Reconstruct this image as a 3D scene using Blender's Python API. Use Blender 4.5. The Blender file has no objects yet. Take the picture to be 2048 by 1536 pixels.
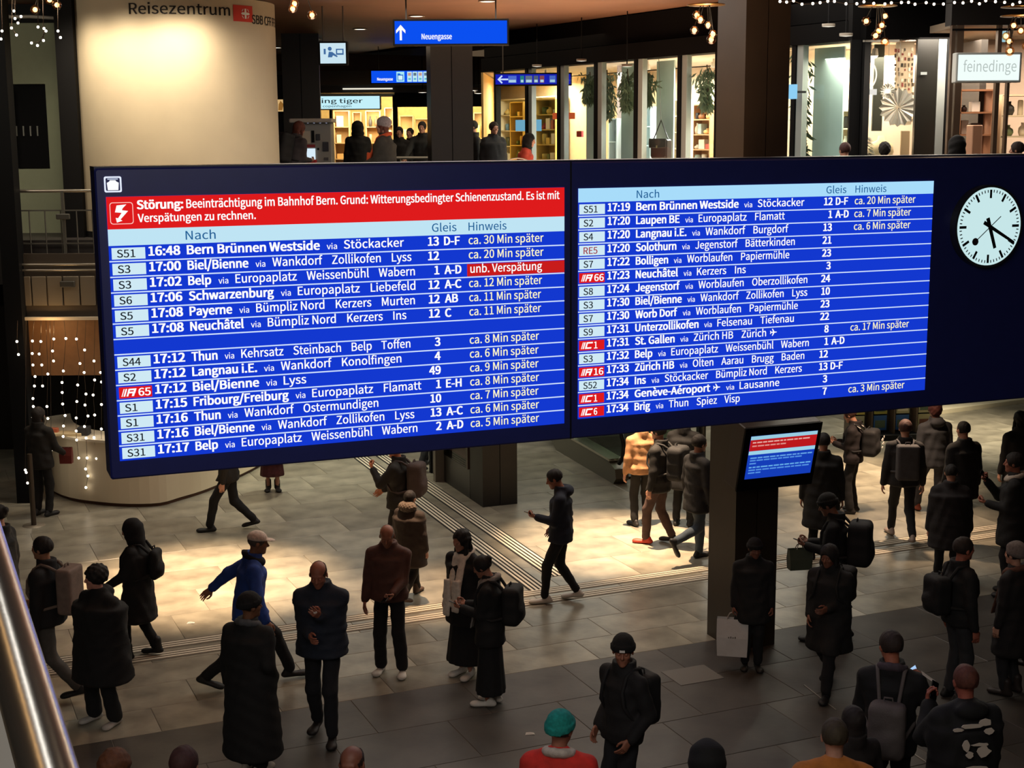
import bpy, bmesh, math, random, os
import numpy as np
from mathutils import Vector, Matrix

random.seed(7)
S = bpy.context.scene
COL = S.collection
R = math.radians

# ------------------------------------------------------------------ camera
F = 2900.0
TH, RO = R(9.83), R(-0.353)
CF = Vector((0, math.cos(TH), -math.sin(TH)))
_r0, _u0 = Vector((1, 0, 0)), Vector((0, math.sin(TH), math.cos(TH)))
CR = _r0 * math.cos(RO) + _u0 * math.sin(RO)
CU = _u0 * math.cos(RO) - _r0 * math.sin(RO)
EYE = Vector((0, 0, 6.0))
cam = bpy.data.cameras.new('camera')
cam.sensor_width = 36.0
cam.lens = 36.0 * F / 2048.0
cam.clip_start = 0.05
cam.clip_end = 300
co = bpy.data.objects.new('camera', cam)
COL.objects.link(co)
co.matrix_world = Matrix(((CR.x, CU.x, -CF.x, EYE.x), (CR.y, CU.y, -CF.y, EYE.y), (CR.z, CU.z, -CF.z, EYE.z), (0, 0, 0, 1)))
S.camera = co

# ------------------------------------------------------------------ view, world
S.view_settings.view_transform = 'Standard'
S.view_settings.look = 'None'
S.view_settings.gamma = 1.0
S.view_settings.exposure = 0.0
S.view_settings.use_curve_mapping = False
wd = bpy.data.worlds.new('world')
S.world = wd
wd.use_nodes = True
wd.node_tree.nodes['Background'].inputs[0].default_value = (0.9, 0.75, 0.6, 1)
wd.node_tree.nodes['Background'].inputs[1].default_value = 0.035


def ray(px, py):
    return CF * F + CR * (px - 1024) - CU * (py - 768)


def gnd(px, py, z=0.0):
    d = ray(px, py)
    return EYE + d * ((z - 6) / d.z)


def aty(px, py, y):
    d = ray(px, py)
    return EYE + d * (y / d.y)


def proj(P):
    d = Vector(P) - EYE
    z = d.dot(CF)
    return 1024 + F * d.dot(CR) / z, 768 - F * d.dot(CU) / z


# ------------------------------------------------------------------ lights
def light(kind, loc, power, color=(1, 0.78, 0.55), target=None, **kw):
    l = bpy.data.lights.new('lamp_' + kind.lower(), kind)
    l.energy = power
    l.color = color
    for k, v in kw.items():
        setattr(l, k, v)
    o = bpy.data.objects.new('lamp_light', l)
    COL.objects.link(o)
    o.location = loc
    if target is not None:
        d = Vector(target) - Vector(loc)
        o.rotation_euler = d.to_track_quat('-Z', 'Y').to_euler()
    return o


def pool(px, py, power, size=50, z=8.0, color=(1, 0.74, 0.5), blend=1.0, rad=0.08):
    g = gnd(px, py)
    light('SPOT', (g.x, g.y, z), power, color, (g.x, g.y, 0), spot_size=R(size), spot_blend=blend, shadow_soft_size=rad)


light('AREA', (1, 21, 8.0), 430, (1, .92, .82), (1, 21, 0), size=9, shape='RECTANGLE', size_y=6)
light('AREA', (2, 29, 3.5), 400, (1, .96, .80), (2, 29, 0), size=14, shape='RECTANGLE', size_y=6)
light('AREA', (0, 6, 8.0), 200, (1, .94, .88), (0, 13, 0), size=5)  # unseen fill added on the camera side to light the foreground
light('AREA', (1, 33, 7.9), 160, (1, .78, .56), (1, 33, 0), size=8)
light('AREA', (1, 26, 4.9), 300, (1, .62, .38), (1, 26.1, 8.2), size=5, spread=R(110))  # upward fill added to brighten the brown ceiling, no fitting there
light('AREA', (0, 15, 5.4), 420, (1, .62, .38), (0, 15.1, 8.2), size=5, spread=R(110))  # second added upward fill, for the nearer ceiling
light('AREA', (-5, -2, 7.6), 300, (1, .88, .76), (-5, -2, 0), size=5)  # unseen panel added so the chrome handrail reflects a broad glow
pool(400, 1165, 15000, 32, color=(1, .70, .44))
pool(1240, 1085, 16000, 30, color=(1, .70, .44))
pool(1700, 955, 1900, 75, z=3.5, color=(1, .72, .46))
pool(1790, 1060, 900, 75, z=3.5, color=(1, .70, .46))
pool(870, 1185, 4500, 22, color=(1, .66, .4))
pool(640, 950, 450, 100, z=3.5, color=(1, .95, .74))
pool(1960, 870, 1300, 90, z=3.5, color=(1, .86, .62))
for x_, c_, p_ in ((-2.6, (1, .6, .25), 14), (-1.5, (1, 1, 1), 26), (.2, (1, .8, .6), 14)):
    light('AREA', (x_, .5, 8.0), p_, c_, (x_, .5, 0), shape='RECTANGLE', size=.12, size_y=7)  # unseen strips added for streak reflections along the chrome handrail
# wash on the drum
for dx in (-1.3, -.45, .4, 1.0):
    x_ = -7.55 + 1.70 + dx
    y_ = 25.5 - math.sqrt(2.45 ** 2 - dx * dx)
    light('SPOT', (x_, y_, 8.12), 185, (1, .87, .68), (-5.86 + dx * .5, 24.6, 3.0), spot_size=R(130), spot_blend=1, shadow_soft_size=.25)
light('AREA', (-9.5, 20, 7.9), 60, (1, .9, .74), (-9, 25, 5), size=1.5)  # fill added to brighten the grey green wall, no fitting modelled


# ------------------------------------------------------------------ materials
def lin(c):
    if isinstance(c, str):
        c = tuple(int(c[i:i + 2], 16) / 255 for i in (0, 2, 4))
    return tuple((x / 12.92 if x <= 0.04045 else ((x + 0.055) / 1.055) ** 2.4) for x in c)


_M = {}


def mat(hexc, rough=0.7, metal=0.0, noise=0.0, nscale=8.0, bump=0.0, bscale=60.0, spec=0.5, stretch=None):
    key = (hexc, rough, metal, noise, nscale, bump, bscale, spec, stretch)
    if key in _M:
        return _M[key]
    m = bpy.data.materials.new('surface')
    m.use_nodes = True
    n, l = m.node_tree.nodes, m.node_tree.links
    b = n['Principled BSDF']
    c = lin(hexc)
    b.inputs['Base Color'].default_value = (*c, 1)
    b.inputs['Roughness'].default_value = rough
    b.inputs['Metallic'].default_value = metal
    b.inputs['Specular IOR Level'].default_value = spec
    if noise or bump:
        tc = n.new('ShaderNodeTexCoord')
        mp = n.new('ShaderNodeMapping')
        l.new(tc.outputs['Object'], mp.inputs[0])
        if stretch:
            mp.inputs['Scale'].default_value = stretch
    if noise:
        t = n.new('ShaderNodeTexNoise')
        t.inputs['Scale'].default_value = nscale
        t.inputs['Detail'].default_value = 6
        l.new(mp.outputs[0], t.inputs['Vector'])
        rp = n.new('ShaderNodeValToRGB')
        rp.color_ramp.elements[0].position = 0.3
        rp.color_ramp.elements[1].position = 0.7
        rp.color_ramp.elements[0].color = (*[x * (1 - noise) for x in c], 1)
        rp.color_ramp.elements[1].color = (*[min(1, x * (1 + noise)) for x in c], 1)
        l.new(t.outputs[0], rp.inputs[0])
        l.new(rp.outputs[0], b.inputs['Base Color'])
    if bump:
        t = n.new('ShaderNodeTexNoise')
        t.inputs['Scale'].default_value = bscale
        t.inputs['Detail'].default_value = 4
        l.new(mp.outputs[0], t.inputs['Vector'])
        bp = n.new('ShaderNodeBump')
        bp.inputs['Strength'].default_value = bump
        bp.inputs['Distance'].default_value = 0.01
        l.new(t.outputs[0], bp.inputs['Height'])
        l.new(bp.outputs[0], b.inputs['Normal'])
    _M[key] = m
    return m


def emit(hexc, strength=1.0):
    key = ('emit', hexc, strength)
    if key in _M:
        return _M[key]
    m = bpy.data.materials.new('luminous')
    m.use_nodes = True
    n, l = m.node_tree.nodes, m.node_tree.links
    n.remove(n['Principled BSDF'])
    e = n.new('ShaderNodeEmission')
    e.inputs[0].default_value = (*lin(hexc), 1)
    e.inputs[1].default_value = strength
    l.new(e.outputs[0], n['Material Output'].inputs[0])
    _M[key] = m
    return m


def glass(tint='ffffff', refl=0.06, name='glass', rough=0.0):
    key = ('glass', tint, refl, rough)
    if key in _M:
        return _M[key]
    m = bpy.data.materials.new(name)
    m.use_nodes = True
    n, l = m.node_tree.nodes, m.node_tree.links
    n.remove(n['Principled BSDF'])
    t = n.new('ShaderNodeBsdfTransparent')
    t.inputs[0].default_value = (*lin(tint), 1)
    g = n.new('ShaderNodeBsdfGlossy')
    g.inputs['Roughness'].default_value = rough
    lw = n.new('ShaderNodeLayerWeight')
    lw.inputs[0].default_value = 0.25
    mx = n.new('ShaderNodeMixShader')
    mt = n.new('ShaderNodeMath')
    mt.operation = 'MULTIPLY_ADD'
    mt.inputs[1].default_value = .55
    mt.inputs[2].default_value = refl
    pw = n.new('ShaderNodeMath')
    pw.operation = 'POWER'
    pw.inputs[1].default_value = 4.0
    l.new(lw.outputs['Facing'], pw.inputs[0])
    l.new(pw.outputs[0], mt.inputs[0])
    l.new(mt.outputs[0], mx.inputs[0])
    l.new(t.outputs[0], mx.inputs[1])
    l.new(g.outputs[0], mx.inputs[2])
    l.new(mx.outputs[0], n['Material Output'].inputs[0])
    _M[key] = m
    return m


# ------------------------------------------------------------------ object helpers
def tag(o, label=None, cat=None, group=None, kind=None):
    if label:
        o['label'] = label
    if cat:
        o['category'] = cat
    if group:
        o['group'] = group
    if kind:
        o['kind'] = kind
    return o


def empty(name, loc, label, cat, group=None, rz=0.0):
    o = bpy.data.objects.new(name, None)
    o.empty_display_size = 0.1
    COL.objects.link(o)
    o.matrix_world = Matrix.Translation(Vector(loc)) @ Matrix.Rotation(rz, 4, 'Z')
    return tag(o, label, cat, group)


def put(name, me, parent=None, m=None, mw=None):
    """link a mesh as an object; its coordinates (or mw) are world coordinates unless the parent is moved"""
    if m is not None:
        me.materials.clear()
        for k in (m if isinstance(m, (list, tuple)) else [m]):
            me.materials.append(k)
    o = bpy.data.objects.new(name, me)
    COL.objects.link(o)
    if parent is not None:
        o.parent = parent
        w = mw if mw is not None else Matrix.Identity(4)
        o.matrix_parent_inverse = Matrix.Identity(4)
        o.matrix_basis = WM(parent).inverted() @ w
        _W[o.name] = w
    elif mw is not None:
        o.matrix_basis = mw
        _W[o.name] = mw
    return o


_W = {}


def WM(o):
    if o.name in _W:
        return _W[o.name]
    m = o.matrix_basis.copy()
    if o.parent is not None:
        m = WM(o.parent) @ m
    return m


class G:
    """collects simple shapes into one mesh (world coordinates)"""

    def __init__(s):
        s.v, s.f, s.mi, s.sm = [], [], [], []

    def add(s, vs, fs, mi=0, smooth=False):
        k = len(s.v)
        s.v += [tuple(p) for p in vs]
        s.f += [tuple(i + k for i in f) for f in fs]
        s.mi += [mi] * len(fs)
        s.sm += [smooth] * len(fs)
        return s

    def box(s, c, d, rz=0.0, mi=0, M=None, bev=0.0):
        x, y, z = d[0] / 2, d[1] / 2, d[2] / 2
        T = M if M is not None else Matrix.Translation(Vector(c)) @ Matrix.Rotation(rz, 4, 'Z')
        if bev > 0:
            b = min(bev, x * .9, y * .9, z * .9)
            pts = []
            for zz in (-z, -z + b, z - b, z):
                e = b if abs(zz) == z else 0
                X, Y = x - e, y - e
                pts += [(X, Y - b, zz), (X - b, Y, zz), (-X + b, Y, zz), (-X, Y - b, zz), (-X, -Y + b, zz), (-X + b, -Y, zz), (X - b, -Y, zz), (X, -Y + b, zz)]
            fs = [tuple(range(7, -1, -1)), tuple(range(24, 32))]
            for k in range(3):
                for i in range(8):
                    j = (i + 1) % 8
                    fs.append((k * 8 + i, k * 8 + j, k * 8 + 8 + j, k * 8 + 8 + i))
            return s.add([T @ Vector(p) for p in pts], fs, mi)
        pts = [(-x, -y, -z), (x, -y, -z), (x, y, -z), (-x, y, -z), (-x, -y, z), (x, -y, z), (x, y, z), (-x, y, z)]
        fs = [(3, 2, 1, 0), (4, 5, 6, 7), (0, 1, 5, 4), (1, 2, 6, 5), (2, 3, 7, 6), (3, 0, 4, 7)]
        return s.add([T @ Vector(p) for p in pts], fs, mi)

    def tube(s, pts, r, n=8, mi=0, cap=True):
        pts = [Vector(p) for p in pts]
        rs = r if isinstance(r, (list, tuple)) else [r] * len(pts)
        vs, fs = [], []
        ref = None
        for i, p in enumerate(pts):
            t = (pts[min(i + 1, len(pts) - 1)] - pts[max(i - 1, 0)]).normalized()
            if ref is None:
                ref = Vector((0, 0, 1)) if abs(t.z) < 0.9 else Vector((1, 0, 0))
            a = t.cross(ref).normalized()
            b = a.cross(t).normalized()
            ref = b
            for k in range(n):
                q = 2 * math.pi * k / n
                vs.append(p + (a * math.cos(q) + b * math.sin(q)) * rs[i])
        for i in range(len(pts) - 1):
            for k in range(n):
                k2 = (k + 1) % n
                fs.append((i * n + k, i * n + k2, (i + 1) * n + k2, (i + 1) * n + k))
        s.add(vs, fs, mi, True)
        if cap:
            s.add(vs[:n], [tuple(range(n - 1, -1, -1))], mi)
            s.add(vs[-n:], [tuple(range(n))], mi)
        return s

    def lathe(s, c, prof, n=24, mi=0, a0=0.0, a1=2 * math.pi, sx=1.0):
        full = abs(a1 - a0 - 2 * math.pi) < 1e-6
        m = n if full else n + 1
        vs, fs = [], []
        for r, z in prof:
            for k in range(m):
                q = a0 + (a1 - a0) * k / n
                vs.append((c[0] + r * math.cos(q) * sx, c[1] + r * math.sin(q), c[2] + z))
        for i in range(len(prof) - 1):
            for k in range(n):
                k2 = (k + 1) % m
                fs.append((i * m + k, i * m + k2, (i + 1) * m + k2, (i + 1) * m + k))
        return s.add(vs, fs, mi, True)

    def prism(s, poly, M, t, mi=0):
        """2-D outline extruded by t along local z of M"""
        n = len(poly)
        vs = [M @ Vector((p[0], p[1], 0)) for p in poly] + [M @ Vector((p[0], p[1], t)) for p in poly]
        fs = [tuple(range(n - 1, -1, -1)), tuple(range(n, 2 * n))]
        fs += [(i, (i + 1) % n, n + (i + 1) % n, n + i) for i in range(n)]
        return s.add(vs, fs, mi)

    def mesh(s, name='part'):
        me = bpy.data.meshes.new(name)
        me.from_pydata([tuple(v) for v in s.v], [], s.f)
        me.polygons.foreach_set('material_index', s.mi)
        me.polygons.foreach_set('use_smooth', s.sm)
        me.update()
        return me

    def obj(s, name, m, parent=None):
        """origin at the middle of the shape"""
        vs = np.array([tuple(v) for v in s.v])
        c = (vs.min(0) + vs.max(0)) / 2
        c[2] = vs[:, 2].min()
        s.v = [tuple(v) for v in (vs - c)]
        return put(name, s.mesh(name), parent, m, Matrix.Translation(Vector(c)))


def bx(name, c, d, m, parent=None, rz=0.0, bev=0.0):
    return G().box(c, d, rz, 0, None, bev).obj(name, m, parent)


# ------------------------------------------------------------------ text
try:
    FONT = bpy.data.fonts.load(os.path.join(bpy.utils.resource_path('LOCAL'), 'datafiles', 'fonts', 'Noto Sans CJK Regular.woff2'))
except Exception:
    FONT = None


def text_mesh(body, size=1.0, bold=0.0, shear=0.0):
    """flat lettering, left aligned at the origin, in the xy plane"""
    cu = bpy.data.curves.new('lettering', 'FONT')
    cu.body = body
    cu.size = size
    cu.resolution_u = 3
    cu.shear = shear
    if FONT:
        cu.font = FONT
    o = bpy.data.objects.new('lettering', cu)
    me = bpy.data.meshes.new_from_object(o)
    bpy.data.objects.remove(o)
    bpy.data.curves.remove(cu)
    n = len(me.vertices)
    co_ = np.zeros(n * 3)
    me.vertices.foreach_get('co', co_)
    co_ = co_.reshape(-1, 3)
    if bold > 0 and n:
        # heavier strokes: shifted copies merged into one mesh
        polys = [tuple(p.vertices) for p in me.polygons]
        t = bold * size * BF
        sh = [(-t, -t * .5), (t, -t * .5), (-t, t * .5), (t, t * .5)]
        vs, fs = [], []
        for k, (dx, dy) in enumerate(sh):
            c = co_.copy()
            c[:, 0] += dx
            c[:, 1] += dy
            vs.append(c)
            fs += [tuple(i + k * n for i in p) for p in polys]
        co_ = np.concatenate(vs)
        me = bpy.data.meshes.new('lettering')
        me.from_pydata(co_.tolist(), [], fs)
        me.update()
    return me, co_


BF = 1.0
CAPR = text_mesh('H')[1][:, 1].max()
BF = CAPR / .70 * 1.05


def text_fit(body, x0, x1, ybase, cap, bold=0.0, shear=0.0, align='L', maxscale=None):
    """text between x0 and x1, capital height cap; returns mesh in the local xy plane"""
    me, c = text_mesh(body, cap / CAPR, bold, shear)
    if len(c) == 0:
        return me
    a, b = c[:, 0].min(), c[:, 0].max()
    sx = (x1 - x0) / (b - a) if x1 is not None else (maxscale or 1.0)
    c[:, 0] = (c[:, 0] - a) * sx
    if align == 'R':
        c[:, 0] += x0 - c[:, 0].max()
    elif align == 'C':
        c[:, 0] += x0 - c[:, 0].max() / 2
    else:
        c[:, 0] += x0
    c[:, 1] += ybase
    me.vertices.foreach_set('co', c.ravel())
    me.update()
    return me

# ------------------------------------------------------------------ soft bodies from distance fields
def A(*p):
    return np.array(p, float)


def snet(f, lo, hi, h):
    """surface nets: quads around the zero level of f"""
    ax = [np.arange(lo[i] - h, hi[i] + 2 * h, h) for i in range(3)]
    X, Y, Z = np.meshgrid(*ax, indexing='ij')
    sh = X.shape
    D = f(np.stack([X.ravel(), Y.ravel(), Z.ravel()], 1)).reshape(sh)
    I = D < 0
    c = [slice(0, -1), slice(1, None)]
    corners = [(i, j, k) for i in (0, 1) for j in (0, 1) for k in (0, 1)]
    cnt = sum(I[c[i], c[j], c[k]].astype(int) for i, j, k in corners)
    act = (cnt > 0) & (cnt < 8)
    idx = np.argwhere(act)
    if len(idx) == 0:
        return np.zeros((0, 3)), np.zeros((0, 4), int)
    num = np.full(act.shape, -1)
    num[act] = np.arange(len(idx))
    acc = np.zeros((len(idx), 3))
    n = np.zeros(len(idx))
    for a in corners:
        for axs in range(3):
            if a[axs] == 1:
                continue
            b = list(a)
            b[axs] = 1
            pa, pb = idx + a, idx + b
            da, db = D[tuple(pa.T)], D[tuple(pb.T)]
            m = (da < 0) != (db < 0)
            t = np.where(m, da / np.where(m, da - db, 1), 0)
            p = np.array(a)[None, :] + (np.array(b) - np.array(a))[None, :] * t[:, None]
            acc += p * m[:, None]
            n += m
    V = (idx + acc / n[:, None]) * h + np.array([ax[0][0], ax[1][0], ax[2][0]])
    Fs = []
    for axs in range(3):
        s0, s1 = [slice(None)] * 3, [slice(None)] * 3
        s0[axs], s1[axs] = slice(0, -1), slice(1, None)
        e = I[tuple(s0)] != I[tuple(s1)]
        q = np.argwhere(e)
        o1, o2 = (axs + 1) % 3, (axs + 2) % 3
        ok = (q[:, o1] > 0) & (q[:, o2] > 0) & (q[:, o1] < sh[o1] - 1) & (q[:, o2] < sh[o2] - 1)
        q = q[ok]
        flip = ~I[tuple(q.T)]
        quad = []
        for d1, d2 in ((0, 0), (1, 0), (1, 1), (0, 1)):
            p = q.copy()
            p[:, o1] -= d1
            p[:, o2] -= d2
            quad.append(num[tuple(p.T)])
        quad = np.stack(quad, 1)
        quad[flip] = quad[flip][:, ::-1]
        Fs.append(quad)
    return V, np.concatenate(Fs)


def smin(a, b, k):
    if k <= 0:
        return np.minimum(a, b)
    h = np.clip(0.5 + 0.5 * (b - a) / k, 0, 1)
    return b + (a - b) * h - k * h * (1 - h)


def smax(a, b, k):
    return -smin(-a, -b, k)


def ell(P, c, r, Q=None):
    q = P - c
    if Q is not None:
        q = q @ Q
    r = np.array(r, float)
    k = np.sqrt(((q / r) ** 2).sum(1))
    return (k - 1) * r.min()


def cone(P, a, b, r0, r1):
    ab = b - a
    t = np.clip(((P - a) @ ab) / max(ab @ ab, 1e-9), 0, 1)
    return np.sqrt(((P - a - t[:, None] * ab) ** 2).sum(1)) - (r0 + (r1 - r0) * t)


def slab(P, a, b, w0, w1, d0, d1, side, cap=0.05):
    """flat-ish tapered link: half widths w along side, half depths d across"""
    ab = b - a
    L = math.sqrt(ab @ ab)
    ax_ = ab / L
    s = side - ax_ * (side @ ax_)
    s /= np.linalg.norm(s)
    fr = np.cross(ax_, s)
    u = (P - a) @ ax_
    t = np.clip(u / L, 0, 1)
    q = P - a - ax_ * (t * L)[:, None]
    w = w0 + (w1 - w0) * t
    d = d0 + (d1 - d0) * t
    k = np.sqrt(((q @ s) / w) ** 2 + ((q @ fr) / d) ** 2 + ((q @ ax_) / cap) ** 2)
    return (k - 1) * np.minimum(np.minimum(w, d), 10)


def rot(axis, deg):
    return np.array(Matrix.Rotation(R(deg), 3, axis))


def ik(a, t, l1, l2, pole):
    d = t - a
    L = np.linalg.norm(d)
    m = (l1 + l2) * 0.995
    if L > m:
        t = a + d / L * m
        d = t - a
        L = m
    L = max(L, abs(l1 - l2) + 0.02)
    n = d / np.linalg.norm(d)
    p = pole - n * (pole @ n)
    p /= np.linalg.norm(p)
    x = (l1 * l1 - l2 * l2 + L * L) / (2 * L)
    h = math.sqrt(max(l1 * l1 - x * x, 0))
    return a + n * x + p * h, t


# ---- head (face towards +y, centre of the skull at the origin)
def f_head(P, w=1.0, nose=1.0):
    Q = P / A(w, 1, 1)
    d = ell(Q, A(0, -.012, .032), (.076, .096, .09))
    d = smin(d, ell(Q, A(0, .024, -.04), (.058, .066, .078)), .03)
    d = smin(d, ell(Q, A(0, .066, -.093), (.024, .022, .02)), .02)
    d = smin(d, cone(Q, A(-.034, .078, .028), A(.034, .078, .028), .011, .011), .014)
    for s in (-1, 1):
        d = smin(d, ell(Q, A(s * .038, .064, -.02), (.022, .022, .02)), .015)
        d = smax(d, -ell(Q, A(s * .031, .1, .008), (.018, .017, .011)), .008)
        d = smin(d, ell(Q, A(s * .078, -.008, -.004), (.009, .02, .031), rot('Z', -s * 18)), .006)
    d = smin(d, cone(Q, A(0, .088, .014), A(0, .108 * nose, -.022), .007, .012), .008)
    d = smin(d, ell(Q, A(0, .094, -.028), (.017, .012, .009)), .006)
    d = smin(d, cone(Q, A(-.018, .083, -.053), A(.018, .083, -.053), .008, .008), .006)
    d = smin(d, cone(Q, A(-.014, .081, -.065), A(.014, .081, -.065), .008, .008), .005)
    return smin(d, cone(Q, A(0, -.02, -.06), A(0, -.035, -.17), .052, .056), .02)


def ball(c, r, n=8, sx=1, sz=1):
    vs, fs = [], []
    for i in range(n + 1):
        for k in range(n):
            a, b = math.pi * i / n, 2 * math.pi * k / n
            vs.append((c[0] + r * sx * math.sin(a) * math.cos(b), c[1] + r * math.sin(a) * math.sin(b), c[2] + r * sz * math.cos(a)))
    for i in range(n):
        for k in range(n):
            fs.append((i * n + k, (i + 1) * n + k, (i + 1) * n + (k + 1) % n, i * n + (k + 1) % n))
    return np.array(vs), np.array(fs)


def join(parts):
    V, Fc, Mi, k = [], [], [], 0
    for v, f, m in parts:
        V.append(v)
        Fc.append(f + k)
        Mi.append(np.full(len(f), m) if np.isscalar(m) else m)
        k += len(v)
    return np.concatenate(V), np.concatenate(Fc), np.concatenate(Mi)


# body material slots: 0 skin, 1 lips, 2 eye white, 3 iris, 4 brows / stubble
def make_head(w, nose, h=.0085):
    v, f = snet(lambda P: f_head(P, w, nose), A(-.1, -.12, -.19), A(.1, .13, .13), h)
    c = v[f].mean(1)
    mi = np.zeros(len(f), int)
    mi[(c[:, 1] > .076) & (abs(c[:, 0]) < .024) & (c[:, 2] < -.047) & (c[:, 2] > -.072)] = 1
    mi[(c[:, 1] > .07) & (abs(c[:, 0]) > .013) & (abs(c[:, 0]) < .05) & (c[:, 2] > .024) & (c[:, 2] < .037)] = 4
    ps = [(v, f, mi)]
    for s in (-1, 1):
        ev, ef = ball((s * .031 * w, .0805, .007), .0140, 8)
        ps.append((ev, ef, 2))
        ev, ef = ball((s * .031 * w, .0905, .006), .0068, 6)
        ps.append((ev, ef, 3))
    return join(ps)


HEADS = [make_head(1.0, 1.0), make_head(.95, .97), make_head(1.05, 1.03)]


# ---- hand: wrist at the origin, fingers along +y, palm facing -z, thumb on +x (right hand when mirrored)
def make_hand(curl, spread=1.0, h=.0052):
    def fn(P):
        d = slab(P, A(0, .0, 0), A(0, .085, 0), .026, .04, .017, .014, A(1, 0, 0), .012)
        d = smin(d, ell(P, A(.024, .035, -.006), (.018, .035, .016)), .01)
        for i, (x, L) in enumerate(((.029, .072), (.010, .08), (-.010, .074), (-.028, .06))):
            p0 = A(x, .086, 0)
            sp = x * 1.2 * spread
            prev, ang = p0, curl * .25
            for j, fr in enumerate((.45, .32, .25)):
                ang += curl * (.55 + .1 * i)
                nx = prev + L * fr * A(sp, math.cos(ang), -math.sin(ang))
                d = smin(d, cone(P, prev, nx, .0088 - .0008 * j, .0082 - .0008 * j), .003)
                prev = nx
        t0 = A(.022, .018, -.004)
        t1 = A(.05, .05, -.014 - .01 * curl)
        t2 = t1 + A(.010 - .016 * curl, .028, -.008 - .012 * curl)
        t3 = t2 + A(-.002 - .02 * curl, .022, -.006 - .01 * curl)
        d = smin(d, cone(P, t0, t1, .013, .011), .006)
        d = smin(d, cone(P, t1, t2, .0105, .0095), .003)
        d = smin(d, cone(P, t2, t3, .0095, .008), .003)
        return smin(d, cone(P, A(0, -.06, 0), A(0, 0.01, 0), .026, .023), .01)
    return snet(fn, A(-.05, -.09, -.09), A(.08, .18, .03), h)


HANDS = {'relaxed': make_hand(.45), 'grip': make_hand(1.15, .2), 'flat': make_hand(.18)}


# ---- hair and hats in the head frame
def hair_shell(P, off=.012, low=-.05, front=.07):
    d = ell(P, A(0, -.014, .034), (.078 + off, .097 + off, .091 + off))
    d = smax(d, -ell(P, A(0, .125, -.028), (.085, .078, .028 + front)), .01)
    d = smax(d, low - P[:, 2] - np.clip(P[:, 1], -1, .02) * .3, .01)
    tuft = .003 * np.sin(60 * P[:, 0] + 9 * np.sin(30 * P[:, 1])) * np.sin(50 * P[:, 1] + 25 * P[:, 2])
    return d + tuft


def H_short(P):
    return hair_shell(P)


def H_crop(P):
    return hair_shell(P, .006, -.045, .078)


def H_bald(P):
    d = hair_shell(P, .001, -.05, .1)
    return smax(d, -ell(P, A(0, .03, .12), (.085, .105, .095)), .008)


def H_grown(P):
    d = hair_shell(P, .022, -.07, .065)
    d = smin(d, ell(P, A(0, -.06, -.02), (.075, .05, .07)), .02)
    return d + .004 * np.sin(90 * P[:, 0]) * np.sin(80 * P[:, 2] + 40 * P[:, 1])


def H_bob(P):
    d = hair_shell(P, .018, -.07, .066)
    for s in (-1, 1):
        d = smin(d, cone(P, A(s * .078, -.01, .02), A(s * .08, -.0, -.1), .024, .02), .02)
    d = smin(d, slab(P, A(0, -.06, .03), A(0, -.075, -.12), .085, .085, .045, .035, A(1, 0, 0), .02), .02)
    return smax(d, -ell(P, A(0, .12, -.05), (.06, .085, .1)), .01)


def H_long(P):
    d = hair_shell(P, .016, -.07, .066)
    for s in (-1, 1):
        d = smin(d, cone(P, A(s * .076, -.005, .02), A(s * .08, .01, -.12), .024, .026), .02)
        d = smin(d, cone(P, A(s * .08, .01, -.12), A(s * .075, .065, -.33), .028, .014), .02)
    d = smin(d, slab(P, A(0, -.06, .03), A(0, -.105, -.34), .088, .08, .045, .03, A(1, 0, 0), .02), .02)
    d = smax(d, -ell(P, A(0, .12, -.05), (.058, .09, .11)), .01)
    return d + .003 * np.sin(110 * P[:, 0] + 6 * np.sin(14 * P[:, 2]))


def H_curly(P):
    d = ell(P, A(0, -.025, .05), (.115, .125, .115))
    d = smax(d, -ell(P, A(0, .13, -.03), (.075, .08, .085)), .01)
    return d + .012 * np.sin(70 * P[:, 0]) * np.sin(70 * P[:, 1] + 1) * np.sin(70 * P[:, 2])


def H_bun(P):
    return smin(H_short(P), ell(P, A(0, -.11, .07), (.04, .035, .04)), .01)


def H_beanie(P):
    d = ell(P, A(0, -.016, .05), (.094, .112, .1))
    d = smax(d, .034 - P[:, 2] + P[:, 1] * .12 - .02, .004)
    k = np.sqrt(((P[:, 0]) / .094) ** 2 + ((P[:, 1] + .016) / .113) ** 2)
    rim = np.maximum(abs(k - 1) * .095 - .009, abs(P[:, 2] - .04 - P[:, 1] * .12 + .0) - .026)
    d = smin(d, rim, .006)
    return d + .0015 * np.sin(140 * np.arctan2(P[:, 0], P[:, 1] + .016) / 2)


def H_bobble(P):
    return smin(H_beanie(P), ell(P, A(0, -.03, .17), (.035, .035, .035)), .01)


def H_slouch(P):
    d = ell(P, A(0, -.03, .06), (.1, .125, .115))
    return smax(d, .03 - P[:, 2] + P[:, 1] * .2 - .02, .006) + .003 * np.sin(50 * P[:, 2] + 30 * P[:, 0])


def H_buckethat(P):
    d = slab(P, A(0, -.012, .02), A(0, -.012, .115), .125, .075, .135, .09, A(1, 0, 0), .02)
    return smax(d, -ell(P, A(0, 0, -.06), (.1, .12, .1)), .006)


def H_cap(P):
    d = ell(P, A(0, -.014, .045), (.086, .106, .088))
    d = smax(d, .035 - P[:, 2], .004)
    b = ell(P, A(0, .1, .045), (.065, .075, .012))
    return smin(d, b, .006)


def H_hood(P):
    d = ell(P, A(0, -.035, .01), (.125, .135, .15))
    d = smin(d, ell(P, A(0, -.04, -.12), (.13, .11, .09)), .05)
    d = smax(d, -ell(P, A(0, .09, -.01), (.08, .16, .105)), .012)
    return d + .003 * np.sin(60 * P[:, 2] + 30 * P[:, 1])


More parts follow.
